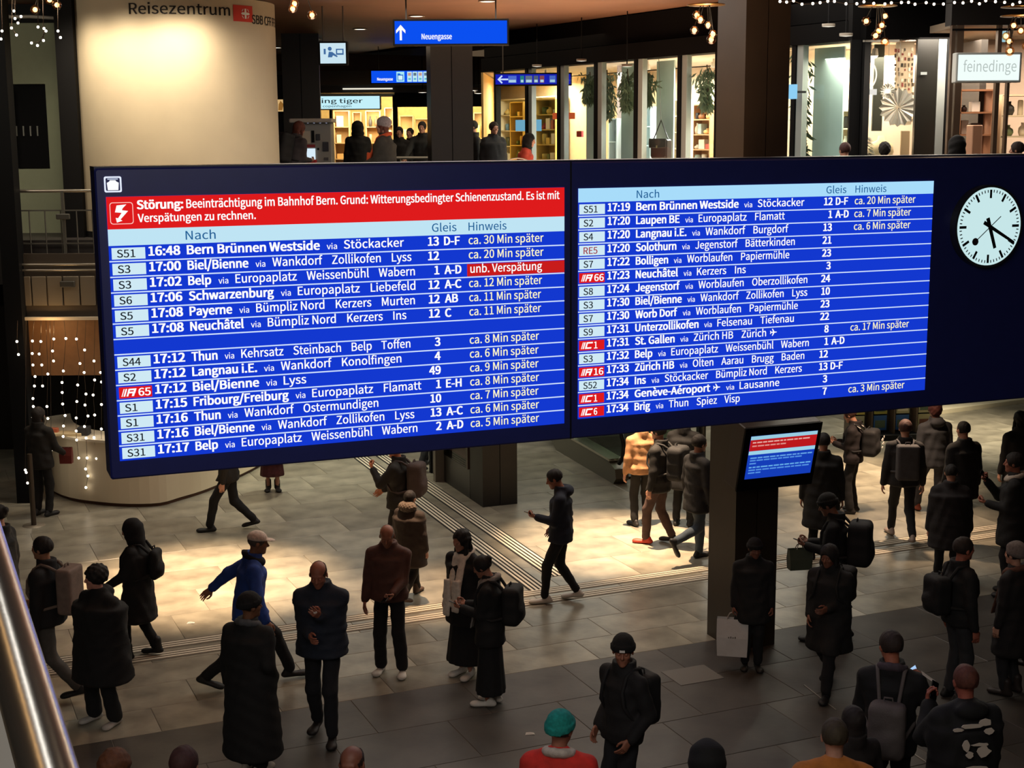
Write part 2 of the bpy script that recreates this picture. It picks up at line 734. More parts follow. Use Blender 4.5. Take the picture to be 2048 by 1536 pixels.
def H_furhood(P):
    d = ell(P, A(0, -.08, -.11), (.15, .11, .09))
    return d + .006 * np.sin(120 * P[:, 0]) * np.sin(120 * P[:, 2] + 60 * P[:, 1])


_HM = {}


def hair_mesh(kind):
    if kind not in _HM:
        fn = globals()['H_' + kind]
        v, f = snet(fn, A(-.17, -.21, -.38 if kind == 'long' else -.23), A(.17, .18, .22), .0105)
        _HM[kind] = (v, f)
    return _HM[kind]


# ---- shoe in the foot frame: heel behind, toe towards +y, sole at z 0
def f_shoe(P):
    d = slab(P, A(0, -.06, .035), A(0, .15, .026), .036, .045, .034, .026, A(1, 0, 0), .045)
    d = smin(d, ell(P, A(0, -.03, .07), (.038, .05, .05)), .02)
    d = smin(d, ell(P, A(0, .13, .03), (.047, .062, .03)), .02)
    d = smax(d, -P[:, 2], .003)
    return d


def f_boot(P):
    return smin(f_shoe(P), cone(P, A(0, -.03, .06), A(0, -.03, .17), .05, .052), .02)


SHOE = snet(f_shoe, A(-.06, -.12, -.01), A(.06, .21, .14), .0105)
BOOT = snet(f_boot, A(-.07, -.12, -.01), A(.07, .21, .24), .0115)


def np_mesh(name, v, f, mi=None, smooth=True):
    me = bpy.data.meshes.new(name)
    me.vertices.add(len(v))
    me.vertices.foreach_set('co', np.asarray(v, np.float32).ravel())
    f = np.asarray(f, np.int32)
    me.loops.add(f.size)
    me.loops.foreach_set('vertex_index', f.ravel())
    me.polygons.add(len(f))
    me.polygons.foreach_set('loop_start', np.arange(0, f.size, f.shape[1], dtype=np.int32))
    me.polygons.foreach_set('use_smooth', np.full(len(f), smooth))
    if mi is not None:
        me.polygons.foreach_set('material_index', np.asarray(mi, np.int32))
    me.update(calc_edges=True)
    return me


SKINS = {'fair': 'b98770', 'mid': '9c6b50', 'tan': '7a5038', 'dark': '4a3026', 'pink': 'c98b78'}
ARMS = {  # wrist targets for the right hand (x to the side), palm direction, hand shape
    'down': ((.27, .03, .84), (-1, 0, 0), 'relaxed'),
    'out': ((.42, .1, .98), (-.6, 0, -.8), 'relaxed'),
    'back': ((.33, -.28, .92), (-1, 0, 0), 'relaxed'),
    'fwd': ((.22, .3, .98), (-1, 0, 0), 'relaxed'),
    'phone': ((.09, .30, 1.14), (-.3, -.4, .85), 'grip'),
    'phonelow': ((.1, .30, 1.02), (-.2, -.3, .9), 'grip'),
    'phonehigh': ((.12, .33, 1.36), (-.3, -.9, .2), 'grip'),
    'chest': ((.02, .22, 1.27), (-.4, -.9, 0), 'relaxed'),
    'belly': ((.06, .24, 1.08), (-.4, -.8, .2), 'relaxed'),
    'pocket': ((.2, .1, .93), (-1, 0, 0), 'relaxed'),
    'strap': ((.13, .19, 1.3), (-.3, -.9, 0), 'grip'),
    'face': ((.09, .2, 1.5), (-.6, -.8, 0), 'relaxed'),
    'bag': ((.25, .04, .8), (-1, 0, 0), 'grip'),
    'lean': ((.3, .38, 1.0), (0, 0, -1), 'flat'),
}
LEGS = {  # ankle targets (side, forward, lift) for left, right
    'stand': ((-.11, 0, 0), (.11, 0, 0)),
    'wide': ((-.17, .03, 0), (.17, -.03, 0)),
    'close': ((-.08, .02, 0), (.08, -.02, 0)),
    'walk': ((-.09, .30, 0), (.09, -.34, .06)),
    'walkr': ((-.09, -.34, .06), (.09, .30, 0)),
    'kick': ((-.09, .12, 0), (.09, -.42, .26)),
    'kickr': ((-.09, -.42, .26), (.09, .12, 0)),
    'step': ((-.1, .16, 0), (.1, -.16, .02)),
    'stepr': ((-.1, -.16, .02), (.1, .16, 0)),
}
PEOPLE = {}
TRI = [0]


def person(key, label, foot, H=1.75, face=180, legs='stand', al='down', ar='down', lean=0, head=(0, 0), twist=0,
           jacket='141414', jl=.80, puff=0.0, fat=1.0, jkind=None, trousers='121214', tw=1.0, skirt=None,
           shoes='151515', boots=False, skin='fair', hair=('short', '1d1510'), hat=None, hoodie=None, scarf=None,
           sleeve=None, stubble=None, hd=0, h=.022, jrough=.85, print_=None, collar=True, group=None, patch=None, gloves=None):
    """face: heading in degrees, 0 away from the photographer, 90 to the right, 180 towards, 270 to the left"""
    fat *= 1.13
    puff += .006
    tw *= 1.08
    s = H / 1.75
    rs = random.Random(sum(ord(c) * (i + 3) for i, c in enumerate(key)))
    ph = rs.random() * 6
    lt, rt = LEGS[legs] if isinstance(legs, str) else legs
    hip = A(0, 0, .93)
    ank = [A(lt[0], lt[1], .085 + lt[2]), A(rt[0], rt[1], .085 + rt[2])]
    for a in ank:
        r_ = math.hypot(a[0] - math.copysign(.085, a[0]), a[1])
        mz = a[2] + math.sqrt(max(.84 ** 2 - r_ * r_, .1))
        hip[2] = min(hip[2], mz)
    hips = [hip + A(-.085, 0, 0), hip + A(.085, 0, 0)]
    knees = []
    for i in (0, 1):
        k, t = ik(hips[i], ank[i], .43, .42, A(0, 1, .15))
        knees.append(k)
        ank[i] = t
    RT = rot('X', -lean) @ rot('Z', twist)
    dz = hip[2] - .93

    def T(x, y, z):  # torso point given in upright coordinates
        return hip + RT @ A(x, y, z - .93)
    sh = [T(-.187, 0, 1.385), T(.187, 0, 1.385)]
    wr, el, hand_s = [], [], []
    for i, spec in enumerate((al, ar)):
        tgt, palm, hs = (ARMS[spec] if isinstance(spec, str) else spec)
        sg = -1 if i == 0 else 1
        t = T(tgt[0] * sg, tgt[1], tgt[2]) if not (len(tgt) > 3) else A(tgt[0] * sg, tgt[1], tgt[2])
        e, t = ik(sh[i], t, .285, .255, RT @ A(sg * .35, -1, -.35))
        wr.append(t)
        el.append(e)
        hand_s.append((RT @ A(palm[0] * sg, palm[1], palm[2]), hs))
    hy, hp = head
    RH = RT @ rot('X', -hp) @ rot('Z', -hy) if False else RT @ rot('Z', -hy) @ rot('X', -hp)
    hc = T(0, .0, 1.475) + RH @ A(0, .03, .155)
    side = RT @ A(1, 0, 0)
    X = A(1, 0, 0)
    W = Matrix.Translation(foot) @ Matrix.Rotation(-R(face), 4, 'Z')
    allp = np.array([*ank, *knees, *wr, *el, *sh, hc])
    lo0, hi0 = allp.min(0), allp.max(0)

    # body
    def fb(P):
        d = slab(P, hip + A(0, 0, -.05), T(0, 0, 1.05), .14, .12, .095, .085, side)
        d = smin(d, slab(P, T(0, 0, 1.05), T(0, 0, 1.36), .12, .145, .085, .085, side), .04)
        d = smin(d, cone(P, sh[0], sh[1], .04, .04), .03)
        for i in (0, 1):
            d = smin(d, cone(P, hips[i], knees[i], .07, .048), .03)
            d = smin(d, cone(P, knees[i], ank[i], .048, .035), .02)
            d = smin(d, cone(P, sh[i], el[i], .042, .034), .02)
            d = smin(d, cone(P, el[i], wr[i], .034, .024), .015)
        return smin(d, cone(P, T(0, 0, 1.40), hc + RH @ A(0, -.03, -.1), .06, .052), .03)
    v, f = snet(fb, lo0 - .12, hi0 + .1, .034)
    ps = [(v, f, 0)]
    hv, hf, hm = HEADS[hd]
    ps.append((hv @ RH.T + hc, hf, hm))
    for i in (0, 1):
        v, f = HANDS[hand_s[i][1]]
        sg = -1 if i == 0 else 1
        yy = wr[i] - el[i]
        yy /= np.linalg.norm(yy)
        zz = -hand_s[i][0]
        zz = zz - yy * (zz @ yy)
        zz /= max(np.linalg.norm(zz), 1e-6)
        xx = np.cross(yy, zz)
        # thumb on the inner / upper side: mirror the mesh for the left hand
        m = -1 if i == 1 else 1
        vv = v * A(m, 1, 1)
        ff = f[:, ::-1] if m < 0 else f
        ps.append((vv @ np.array([xx, yy, zz]) + wr[i], ff, 5 if gloves else 0))
        hand_s[i] = (np.array([xx, yy, zz]), wr[i], m)
    v, f, mi = join(ps)
    sk = SKINS.get(skin, skin)
    hc_ = hair[1] if hair else '2a1d15'
    ms = [mat(sk, .55, noise=.12, nscale=30), mat('8c4a44', .5), mat('cfc8c0', .3), mat('150d08', .2), mat(stubble or hc_, .8), mat(gloves or '101010', .8)]
    body = put('person', np_mesh('body', v * s, f, mi), None, ms, W)
    TRI[0] += len(f) * 2
    _W[body.name] = W
    tag(body, label, 'person', group)
    out = dict(body=body, T=T, s=s, W=W, RT=RT, hand=hand_s, hc=hc, RH=RH, hip=hip, sh=sh, fat=fat, e=puff, knees=knees, ank=ank, wr=wr)
    PEOPLE[key] = out

    def part(name, v, f, m, lab=None, mi=None):
        o = put(name, np_mesh(name, v * s, f, mi), body, m, W)
        TRI[0] += len(f) * 2
        if lab:
            o['label'] = lab
        return o

    def wr_noise(P, a=.006):
        return a * (np.sin(17 * P[:, 2] + 5 * np.sin(11 * P[:, 0] + ph) + ph) * np.sin(13 * P[:, 0] + 9 * P[:, 1] + ph) + .5 * np.sin(43 * P[:, 2] + 21 * P[:, 1] + 17 * P[:, 0]))

    # jacket or coat
    e = puff
    aw = 1.08 + puff * 6
    low = jl < .75

    def fj(P):
        hipT = T(0, 0, .95)
        d = slab(P, hipT, T(0, .0, 1.1), .172 * fat + e, .165 * fat + e, .128 * fat + e, .12 * fat + e, side)
        d = smin(d, slab(P, T(0, 0, 1.1), T(0, 0, 1.33), .165 * fat + e, .185 * fat + e, .12 * fat + e, .12 * fat + e, side), .03)
        d = smin(d, slab(P, T(0, -.005, 1.33), T(0, -.01, 1.425), .195 * (fat * .5 + .5) + e, .14 + e, .115 * (fat * .5 + .5) + e, .08 + e, side, .04), .04)
        hz = jl + dz
        if jl < .93:
            bot = A(0, (ank[0][1] + ank[1][1]) * .2 * max(0, (.9 - jl)), hz)
            d = smin(d, slab(P, bot, hipT, (.178 + .05 * max(0, .85 - jl)) * fat + e, .172 * fat + e, (.13 + .08 * max(0, .85 - jl)) * fat + e, .128 * fat + e, side, .03), .03)
        if jl < .93:
            for i in (0, 1):
                th_ = cone(P, hips[i], knees[i], .105 * fat + e, .09 + e)
                d = smin(d, smax(th_, hz - P[:, 2], .01), .03)
        for i in (0, 1):
            d = smin(d, cone(P, T(0, -.012, 1.455), sh[i], .066 + e * .5, .062 + e * .5), .03)
        if jkind == 'puffer':
            d = d + .007 * np.abs(np.sin((P[:, 2]) * 38))
        d = d + wr_noise(P)
        for i in (0, 1):
            a_ = smin(cone(P, sh[i], el[i], .066 * aw, .056 * aw), cone(P, el[i], wr[i] - (wr[i] - el[i]) * .06, .056 * aw, .043 * aw), .02)
            if jkind == 'puffer':
                a_ = a_ + .006 * np.abs(np.sin(P[:, 2] * 45 + P[:, 1] * 20))
            d = smin(d, a_ + wr_noise(P, .004), .022)
        if collar:
            q = (P - T(0, -.012, 1.49)) @ RT
            k = np.sqrt((q[:, 0] / .082) ** 2 + (q[:, 1] / .085) ** 2)
            d = smin(d, np.maximum(abs(k - 1) * .08 - .016, abs(q[:, 2]) - .05), .02)
        if hoodie == 'down':
            d = smin(d, ell(P, T(0, -.1, 1.47), (.12, .065, .065), RT), .025)
        q = (P - hip) @ RT
        gr = np.where(q[:, 1] > .02, .006 * np.exp(-(q[:, 0] / .01) ** 2), 0)
        return d + gr
    lo = np.minimum(lo0, A(-.3, -.25, 0)) - .06
    hi = np.maximum(hi0, A(.3, .25, 0)) + .06
    lo[2] = min(jl + dz - .08, min(w_[2] for w_ in wr) - .08)
    hi[2] = T(0, 0, 1.6)[2] + .06
    v, f = snet(fj, lo, hi, h)
    c = v[f].mean(1)
    mi = np.zeros(len(f), int)
    jm = [mat(jacket, jrough, noise=.18, nscale=14, bump=.25, bscale=90)]
    if sleeve:
        jm.append(mat(sleeve, jrough, noise=.1))
        dd = np.minimum(cone(c, el[0] + (sh[0] - el[0]) * .7, el[0], .075 * aw, .07 * aw), cone(c, el[0], wr[0], .07 * aw, .06 * aw))
        dd = np.minimum(dd, np.minimum(cone(c, el[1] + (sh[1] - el[1]) * .7, el[1], .075 * aw, .07 * aw), cone(c, el[1], wr[1], .07 * aw, .06 * aw)))
        mi[dd < 0] = 1
    part('coat' if low else 'jacket', v, f, jm, None, mi)

    # trousers / skirt
    if skirt is not None:
        sl, sc, sw = skirt

        def fs_(P):
            d = slab(P, A(0, (ank[0][1] + ank[1][1]) * .4, sl), hip + A(0, 0, .04), .17 * sw, .14, .14 * sw, .11, X, .03)
            return d + .008 * np.sin(11 * np.arctan2(P[:, 1], P[:, 0]) + ph) * np.clip((1 - P[:, 2]), 0, 1)
        v, f = snet(fs_, A(-.3, -.3 + min(0, ank[0][1], ank[1][1]), sl - .05), A(.3, .3 + max(0, ank[0][1], ank[1][1]), 1.05), h)
        part('skirt', v, f, mat(sc, .9, noise=.25, nscale=25))
    if skirt is None or skirt[0] > .3:
        def ft(P):
            d = slab(P, hip + A(0, 0, -.06), hip + A(0, 0, .09), .15, .135, .105, .1, X)
            for i in (0, 1):
                kn = knees[i]
                ae = ank[i] + (kn - ank[i]) * .06
                d = smin(d, cone(P, hips[i] + A(0, 0, -.03), kn, .084, .07 * (.7 + .3 * tw)), .03)
                d = smin(d, cone(P, kn, ae, .068 * (.6 + .4 * tw), .056 * tw), .025)
            return d + wr_noise(P, .005)
        lo = np.minimum(lo0, hip - .2) - .06
        hi = np.maximum(np.maximum(knees[0], knees[1]), np.maximum(ank[0], ank[1])) + .12
        hi = np.maximum(hi, hip + .2)
        lo[2] = min(ank[0][2], ank[1][2]) - .07
        lo[0], hi[0] = min(lo[0], -.25), .25
        lo[0] = -.28
        v, f = snet(ft, lo, hi, h)
        part('trousers', v, f, mat(trousers, .9, noise=.2, nscale=12, bump=.2, bscale=120))
    # shoes
    for i in (0, 1):
        lift = ank[i][2] - .085
        pit = -min(70, lift * 240) if ank[i][1] < 0 else 0
        v, f = BOOT if boots else SHOE
        v = v @ rot('X', pit).T
        v = v @ rot('Z', (-8 if i else 8)).T
        off = A(ank[i][0], ank[i][1], ank[i][2] - .085)
        if pit:
            off = ank[i] + rot('X', pit) @ A(0, .02, -.08)
        sm = mat(shoes, .6, noise=.1)
        o = put('shoe', np_mesh('shoe', (v + off) * s, f), body, sm, W)
        TRI[0] += len(f) * 2
    # hair, hats
    for nm, spec in (('hair', hair), ('hat', hat)):
        if spec and spec[0]:
            v, f = hair_mesh(spec[0])
            v = v.copy()
            if nm == 'hair' and hat:
                v = v * (.96 if spec[0] in ('crop', 'short') else .9)
            nm2 = {'hood': 'hood', 'furhood': 'fur_hood', 'cap': 'cap', 'beanie': 'beanie', 'bobble': 'bobble_hat', 'slouch': 'knitted_hat', 'buckethat': 'hat'}.get(spec[0], nm)
            part(nm2, v @ RH.T + hc, f, mat(spec[1], .75 if nm == 'hair' else .9, noise=.25, nscale=40, bump=.3, bscale=150))
    if scarf:
        sc, kind_, = scarf[0], scarf[1]

        def fsc(P):
            q = (P - T(0, .0, 1.475)) @ RT
            k = np.sqrt((q[:, 0] / .085) ** 2 + (q[:, 1] / .09) ** 2)
            d = np.sqrt(((k - 1) * .086) ** 2 + (q[:, 2] - q[:, 1] * -.35) ** 2) - .038
            if kind_ == 'long':
                for sx in (-1, 1):
                    d = smin(d, slab(P, T(sx * .05, .1, 1.44), T(sx * .065, .185 * fat + e, 1.05 if sx < 0 else .92), .045, .05, .024, .02, side, .02), .02)
                    d = smin(d, slab(P, T(sx * .065, .18 * fat + e, 1.2), T(sx * .065, .2 * fat + e, .86 if sx < 0 else .8), .05, .052, .02, .018, side, .02), .02)
            elif kind_ == 'left':
                d = smin(d, slab(P, T(-.04, .1, 1.44), T(-.03, .17 * fat + e, .92), .055, .06, .022, .015, side, .01), .02)
            return d + .0025 * np.sin(90 * P[:, 0])
        v, f = snet(fsc, np.minimum(T(-.2, -.2, .75), T(.2, .2, .75)) - .12, np.maximum(T(.2, .25, 1.6), T(-.2, -.2, 1.6)) + .1, .016)
        part('scarf', v, f, mat(sc, .95, noise=.15, nscale=30, bump=.4, bscale=150))
    if stubble and False:
        pass
    return out


def world_pt(p, q):
    """point in a person's own metres to the world"""
    return p['W'] @ Vector(tuple(np.asarray(q) * p['s']))


def backpack(key, label, color, w=.15, d=.09, hgt=.22, drop=0.0, strap=None, rough=.8, offy=0.0, detail='222222', side_=0, box=False, tilt=0, cat='backpack'):
    p = PEOPLE[key]
    s, RT, T, W = p['s'], p['RT'], p['T'], p['W']
    fy = p['fat'] * .12 + p['e']
    c = A(side_, -fy - .015 - d - offy, 1.22 - drop)

    def fn(P):
        q = P - c
        r_ = .03 if box else .06
        b = np.abs(q) - (A(w, d, hgt) - r_)
        o = np.sqrt((np.maximum(b, 0) ** 2).sum(1)) + np.minimum(b.max(1), 0) - r_
        if not box:
            o = smin(o, ell(P, c + A(0, -d * .9, -hgt * .35), (w * .8, .05, hgt * .5)), .015)
            o = o + .004 * np.sin(40 * P[:, 2]) * np.sin(25 * P[:, 0])
        return o
    v, f = snet(fn, c - A(w, d + .08, hgt) - .03, c + A(w, d, hgt) + .03, .018)
    loc = Vector(tuple(T(*c)))
    root = W @ Vector(tuple(np.array(T(*c)) * s))
    Mb = np.array(RT)
    v2 = (v - A(0, 0, .93)) @ Mb.T + p['hip']
    me = np_mesh('pack', v2 * s, f)
    o = put('backpack' if cat == 'backpack' else 'bag', me, None, mat(color, rough, noise=.15, nscale=12, bump=.3, bscale=80), W)
    tag(o, label, cat)
    for sx in (-1, 1):
        fx = .172 * p['fat'] + p['e']
        pts = [(sx * .07, c[1] + d * .9, c[2] + hgt * .8), (sx * .1, -.09, 1.47), (sx * .11, -.01, 1.475 + p['e']), (sx * .115, .07, 1.435 + p['e'] * .5), (sx * .12, fy * .93, 1.32), (sx * .14, fy * .93, 1.2), (sx * (fx - .02), .04, 1.08), (sx * (fx - .02), -.06, 1.05), (sx * .1, c[1] + d * .7, c[2] - hgt * .6)]
        P2 = [T(*q) * s for q in pts]
        g = G()
        sm_ = []
        for i in range(len(P2) - 1):
            for t in (0, .5):
                sm_.append(P2[i] * (1 - t) + P2[i + 1] * t)
        sm_.append(P2[-1])
        g.tube(sm_, .017, 6)
        put('strap', g.mesh('strap'), o, mat(strap or color, rough), W)
    g = G()
    P2 = [T(sx, c[1] + d * .3 + .0, c[2] + hgt + dz_) * s for sx, dz_ in ((-.035, -.01), (-.03, .03), (.03, .03), (.035, -.01))]
    g.tube(P2, .008, 6)
    put('carry_loop', g.mesh('loop'), o, mat(strap or color, rough), W)
    return o


def phone(key, side_, label, lit=None, dx=0.0, up=.035):
    """a phone lying in the palm of a hand"""
    p = PEOPLE[key]
    ax_, w0, m = p['hand'][side_]
    xx, yy, zz = ax_
    c = (w0 + yy * .095 - zz * up + xx * dx * m) * p['s']
    Mx = Matrix(((xx[0], yy[0], zz[0], c[0]), (xx[1], yy[1], zz[1], c[1]), (xx[2], yy[2], zz[2], c[2]), (0, 0, 0, 1)))
    g = G().box(None, (.074, .152, .010), M=Matrix.Identity(4), bev=.003)
    o = put('phone', g.mesh('phone'), None, mat('0c0c0e', .3), p['W'] @ Mx)
    tag(o, label, 'phone')
    g = G().box(None, (.066, .14, .0015), M=Matrix.Translation((0, 0, -.0056)))
    put('screen', g.mesh('screen'), o, emit(lit, 1.0) if lit else mat('05070b', .1), p['W'] @ Mx)
    return o

# ------------------------------------------------------------------ frames
def frame(o, deg):
    """local x along the wall, y up, z towards the viewer's side"""
    a = R(deg)
    return Matrix(((math.cos(a), 0, math.sin(a), o[0]), (math.sin(a), 0, -math.cos(a), o[1]), (0, 1, 0, o[2]), (0, 0, 0, 1)))


def hit(px, py, M, off=0.0):
    """where the sight line meets the local plane z=off of M, in its local x, y"""
    n = M.col[2].to_3d()
    o = M.translation + n * off
    d = ray(px, py)
    P = EYE + d * ((o - EYE).dot(n) / d.dot(n))
    L = M.inverted() @ P
    return L.x, L.y


def lbox(M, x0, x1, y0, y1, z0, z1):
    g = G()
    g.box(None, (abs(x1 - x0), abs(y1 - y0), abs(z1 - z0)), M=M @ Matrix.Translation(((x0 + x1) / 2, (y0 + y1) / 2, (z0 + z1) / 2)))
    return g


def lobj(name, M, x0, x1, y0, y1, z0, z1, m, parent=None, bev=0.0):
    g = G()
    g.box(None, (abs(x1 - x0), abs(y1 - y0), abs(z1 - z0)), M=Matrix.Identity(4), bev=bev)
    return put(name, g.mesh(name), parent, m, M @ Matrix.Translation(((x0 + x1) / 2, (y0 + y1) / 2, (z0 + z1) / 2)))


def ltext(name, M, me, off, m, parent):
    return put(name, me, parent, m, M @ Matrix.Translation((0, 0, off)))


CEIL = 8.2
UP = 4.32
GA = 23.4  # heading of the floor grid


def Wg(u, v, z=0):
    a = R(GA)
    return Vector((u * math.cos(a) - v * math.sin(a), u * math.sin(a) + v * math.cos(a), z))


def Lg(P):
    a = R(GA)
    return P.x * math.cos(a) + P.y * math.sin(a), -P.x * math.sin(a) + P.y * math.cos(a)


# ------------------------------------------------------------------ lower floor, laid tile by tile
M_grout = mat('6e675b', .9)
floor = G().box((2, 24, -.045), (60, 50, .1)).obj('floor', M_grout)
tag(floor, 'pale stone slab floor of the lower hall with dark band in front', None, None, 'structure')
TV = [mat(c, .30, noise=.38, nscale=2.3, bump=.22, bscale=9) for c in ('8d8778', '868071', '928c7d', '817b6d')]
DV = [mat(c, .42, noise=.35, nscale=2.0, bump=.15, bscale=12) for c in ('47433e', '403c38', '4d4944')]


def tile_mesh(w, l):
    return G().box((0, 0, 0), (w, l, .02), bev=.004).mesh('tile')


VB = Lg(gnd(960, 1359))[1]
V1 = Lg(gnd(1045, 1219))[1]
V2 = Lg(gnd(1150, 1169))[1]
rows = []
v = VB
TW = 1.25
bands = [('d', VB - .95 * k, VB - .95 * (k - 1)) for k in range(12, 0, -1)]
nb = 3
bands += [('l', VB + (V1 - VB) * k / nb, VB + (V1 - VB) * (k + 1) / nb) for k in range(nb)]
bands += [('l', V1, V2)]
vv = V2
while vv < 46:
    bands.append(('l', vv, vv + .95))
    vv += .95
cand, rest = [], []
meshes = {}
for bi, (kd, a, b) in enumerate(bands):
    off = (bi * .4) % 1.0
    for k in range(-26, 30):
        u0 = (k + off) * TW
        P = Wg(u0 + TW / 2, (a + b) / 2)
        if P.y < 1 or P.y > 47 or abs(P.x - 2) > 27:
            continue
        px, py = proj(P) if P.y > 5 else (0, 3000)
        vis = -80 < px < 2130 and 800 < py < 1640
        if vis and py < 960 + (px - 200) * -.09 - 20:
            vis = False
        (cand if vis else rest).append((P, kd, b - a, py))
cand.sort(key=lambda t: -t[3])
rest += cand[295:]
cand = cand[:295]
rg = {'l': G(), 'd': G()}
for i, (P, kd, l, py) in enumerate(cand):
    key = (kd, round(l, 3))
    if key not in meshes:
        meshes[key] = {}
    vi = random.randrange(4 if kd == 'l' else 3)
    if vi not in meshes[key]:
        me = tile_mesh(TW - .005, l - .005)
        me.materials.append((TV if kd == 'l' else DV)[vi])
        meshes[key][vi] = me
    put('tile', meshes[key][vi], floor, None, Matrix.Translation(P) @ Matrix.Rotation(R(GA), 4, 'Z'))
for P, kd, l, py in rest:
    rg[kd].box(None, (TW - .007, l - .007, .02), M=Matrix.Translation(P) @ Matrix.Rotation(R(GA), 4, 'Z'))
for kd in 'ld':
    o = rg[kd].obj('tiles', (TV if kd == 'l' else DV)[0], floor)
    o['kind'] = 'stuff'

# tactile guide strips
M_rib = mat('d8cdb8', .6)
M_groove = mat('141210', .9)


def ribs(label, P, Q, n, pitch, w, base):
    """n raised ribs between ground points P and Q, set side by side to the right of the line"""
    P, Q = P.copy(), Q.copy()
    d = (Q - P).normalized()
    s = Vector((d.y, -d.x, 0))
    L = (Q - P).length
    ang = math.atan2(d.y, d.x)
    mid = (P + Q) / 2
    e = empty('tactile_strip', (mid.x, mid.y, .01), label, 'floor marking')
    c = mid + s * pitch * (n - 1) / 2
    G().box((c.x, c.y, .0115), (L, abs(pitch) * n + .03, .004), ang).obj('groove', base, e)
    for i in range(n):
        c = mid + s * pitch * i
        G().box((c.x, c.y, .0155), (L, w, .005), ang, bev=.001).obj('rib', M_rib, e)


ribs('left bundle of four cream guide ribs running diagonally away across the floor', gnd(1066, 1183), gnd(703, 910), 4, .064, .034, M_groove)
ribs('right bundle of four cream guide ribs running diagonally away across the floor', gnd(1103, 1155), gnd(742, 903), 4, .064, .034, M_groove)
a_, b_ = Lg(gnd(20, 1375))[0], Lg(gnd(2100, 1070))[0]
M_ribd = mat('9c9080', .7)
for nm, v0 in (('nearer row of low guide ribs crossing the whole floor', V1 + .06), ('farther row of low guide ribs crossing the whole floor', V2 - .26)):
    ribs(nm, Wg(a_, v0 + .2), Wg(b_, v0 + .2), 3, .07, .035, mat('6a6052', .9))

# small cover plates and litter on the dark band
o = G().box(tuple(gnd(1385, 1352) + Vector((0, 0, .012))), (.55, .45, .006), R(23)).obj('floor_plate', mat('6a665f', .6))
tag(o, 'square grey cover plate set in the dark floor before the column', 'cover plate')
for px, py, px2, py2, lb in ((1608, 1372, 1672, 1422, 'thin steel line in the dark floor right of the column foot'), (1812, 1500, 1880, 1545, 'thin steel line in the dark floor at the lower right')):
    P, Q = gnd(px, py), gnd(px2, py2)
    d = Q - P
    o = G().box(tuple((P + Q) / 2 + Vector((0, 0, .013))), (d.length, .012, .006), math.atan2(d.y, d.x)).obj('steel_line', mat('a8a49c', .4, .6))
    tag(o, lb, 'floor strip')
for px, py, lb in ((382, 1248, 'crumpled white scrap of paper on the floor left of the blue jacket'), (1060, 1470, 'small white scrap on the dark floor beside the teal hat')):
    P = gnd(px, py)
    g = G()
    vs = [(P.x + x * .05, P.y + y * .03, .012 + z * .02) for x, y, z in ((-1, -1, 0), (1, -.7, .2), (.8, 1, 0), (-.8, .8, .3), (0, 0, 1))]
    g.add(vs, [(0, 1, 4), (1, 2, 4), (2, 3, 4), (3, 0, 4), (3, 2, 1, 0)])
    tag(g.obj('paper_scrap', mat('d8d4cc', .8)), lb, 'litter')

# ------------------------------------------------------------------ upper floor slab, ceiling, walls
M_brown = mat('634531', .55, noise=.15, nscale=1.0)
M_black = mat('050506', .65, spec=.2)
M_dark = mat('1a1817', .6)
poly = [(-14, 23.7), (-4.4, 23.7), (-2.2, 22.7), (4.6, 21.2), (6.4, 17.4), (14, 17.2), (30, 17.2), (30, 50), (-14, 50)]
sl = G().prism(poly, Matrix.Translation((0, 0, 3.6)), .72).obj('floor', mat('2c2724', .5))
sl.name = 'floor_upper'
tag(sl, 'dark edge of the upper level floor slab behind the display board', None, None, 'structure')
c = G().box((4, 24, CEIL + .15), (60, 54, .3)).obj('ceiling', M_brown)
tag(c, 'dark brown flat ceiling of the station hall', None, None, 'structure')
for nm, cc, dd, lb in (('wall_back', (8, 50.3, 4.1), (64, .3, 8.4), 'dark back wall behind the shops'), ('wall_left', (-14.2, 24, 4.1), (.3, 52, 8.4), 'dark left side wall of the hall'), ('wall_right', (30.2, 24, 4.1), (.3, 52, 8.4), 'dark right side wall of the hall')):
    tag(G().box(cc, dd).obj(nm, M_dark), lb, None, None, 'structure')


# columns
def column(label, c, w, d, z0, z1, deg, mcol, groove=True, side=None):
    e = empty('column', (c[0], c[1], z0), label, 'column')
    M = frame((c[0], c[1], 0), deg)
    if groove:
        lobj('column_casing', M, 0, w * .49, z0, z1, -d, 0, mcol, e)
        lobj('column_casing', M, w * .51, w, z0, z1, -d, 0, mcol, e)
        lobj('joint', M, w * .48, w * .52, z0, z1, -d + .01, -.02, M_black, e)
    else:
        lobj('column_casing', M, 0, w, z0, z1, -d, 0, mcol, e)
    return e, M


M_col = mat('241f1b', .42, noise=.1, nscale=3)
cP = gnd(1466, 1303)
col1, MC = column('massive dark steel column rising through both levels behind the clock side of the board', cP, .56, .62, 0, CEIL, 21.5, mat('33291f', .42, noise=.1, nscale=3))
cP2 = gnd(966, 1016)
column('black square column under the middle of the board', cP2, .60, .6, 0, 3.6, 21.5, mat('141312', .5))
cB = aty(862, 200, 30)
column('dark grooved column behind the straight ahead arrow sign', (cB.x, cB.y), .86, .7, UP, CEIL, 10, M_col)
cA = aty(566, 200, 33)
column('dark column behind the ticket machine', (cA.x, cA.y), .82, .7, UP, CEIL - .0, 6, mat('1c1917', .5))
cL = aty(30, 700, 23.3)
e, _ = column('slim black pillar at the far left beside the counter', (cL.x - .13, cL.y), .28, .28, 0, CEIL, 0, M_black, groove=False)
cK = aty(143, 170, 24.4)
column('black upper pillar between the grey green wall and the cream drum', (cK.x - .2, cK.y - .1), .3, .3, UP, CEIL, 0, mat('0a0807', .7, spec=.2), groove=False)

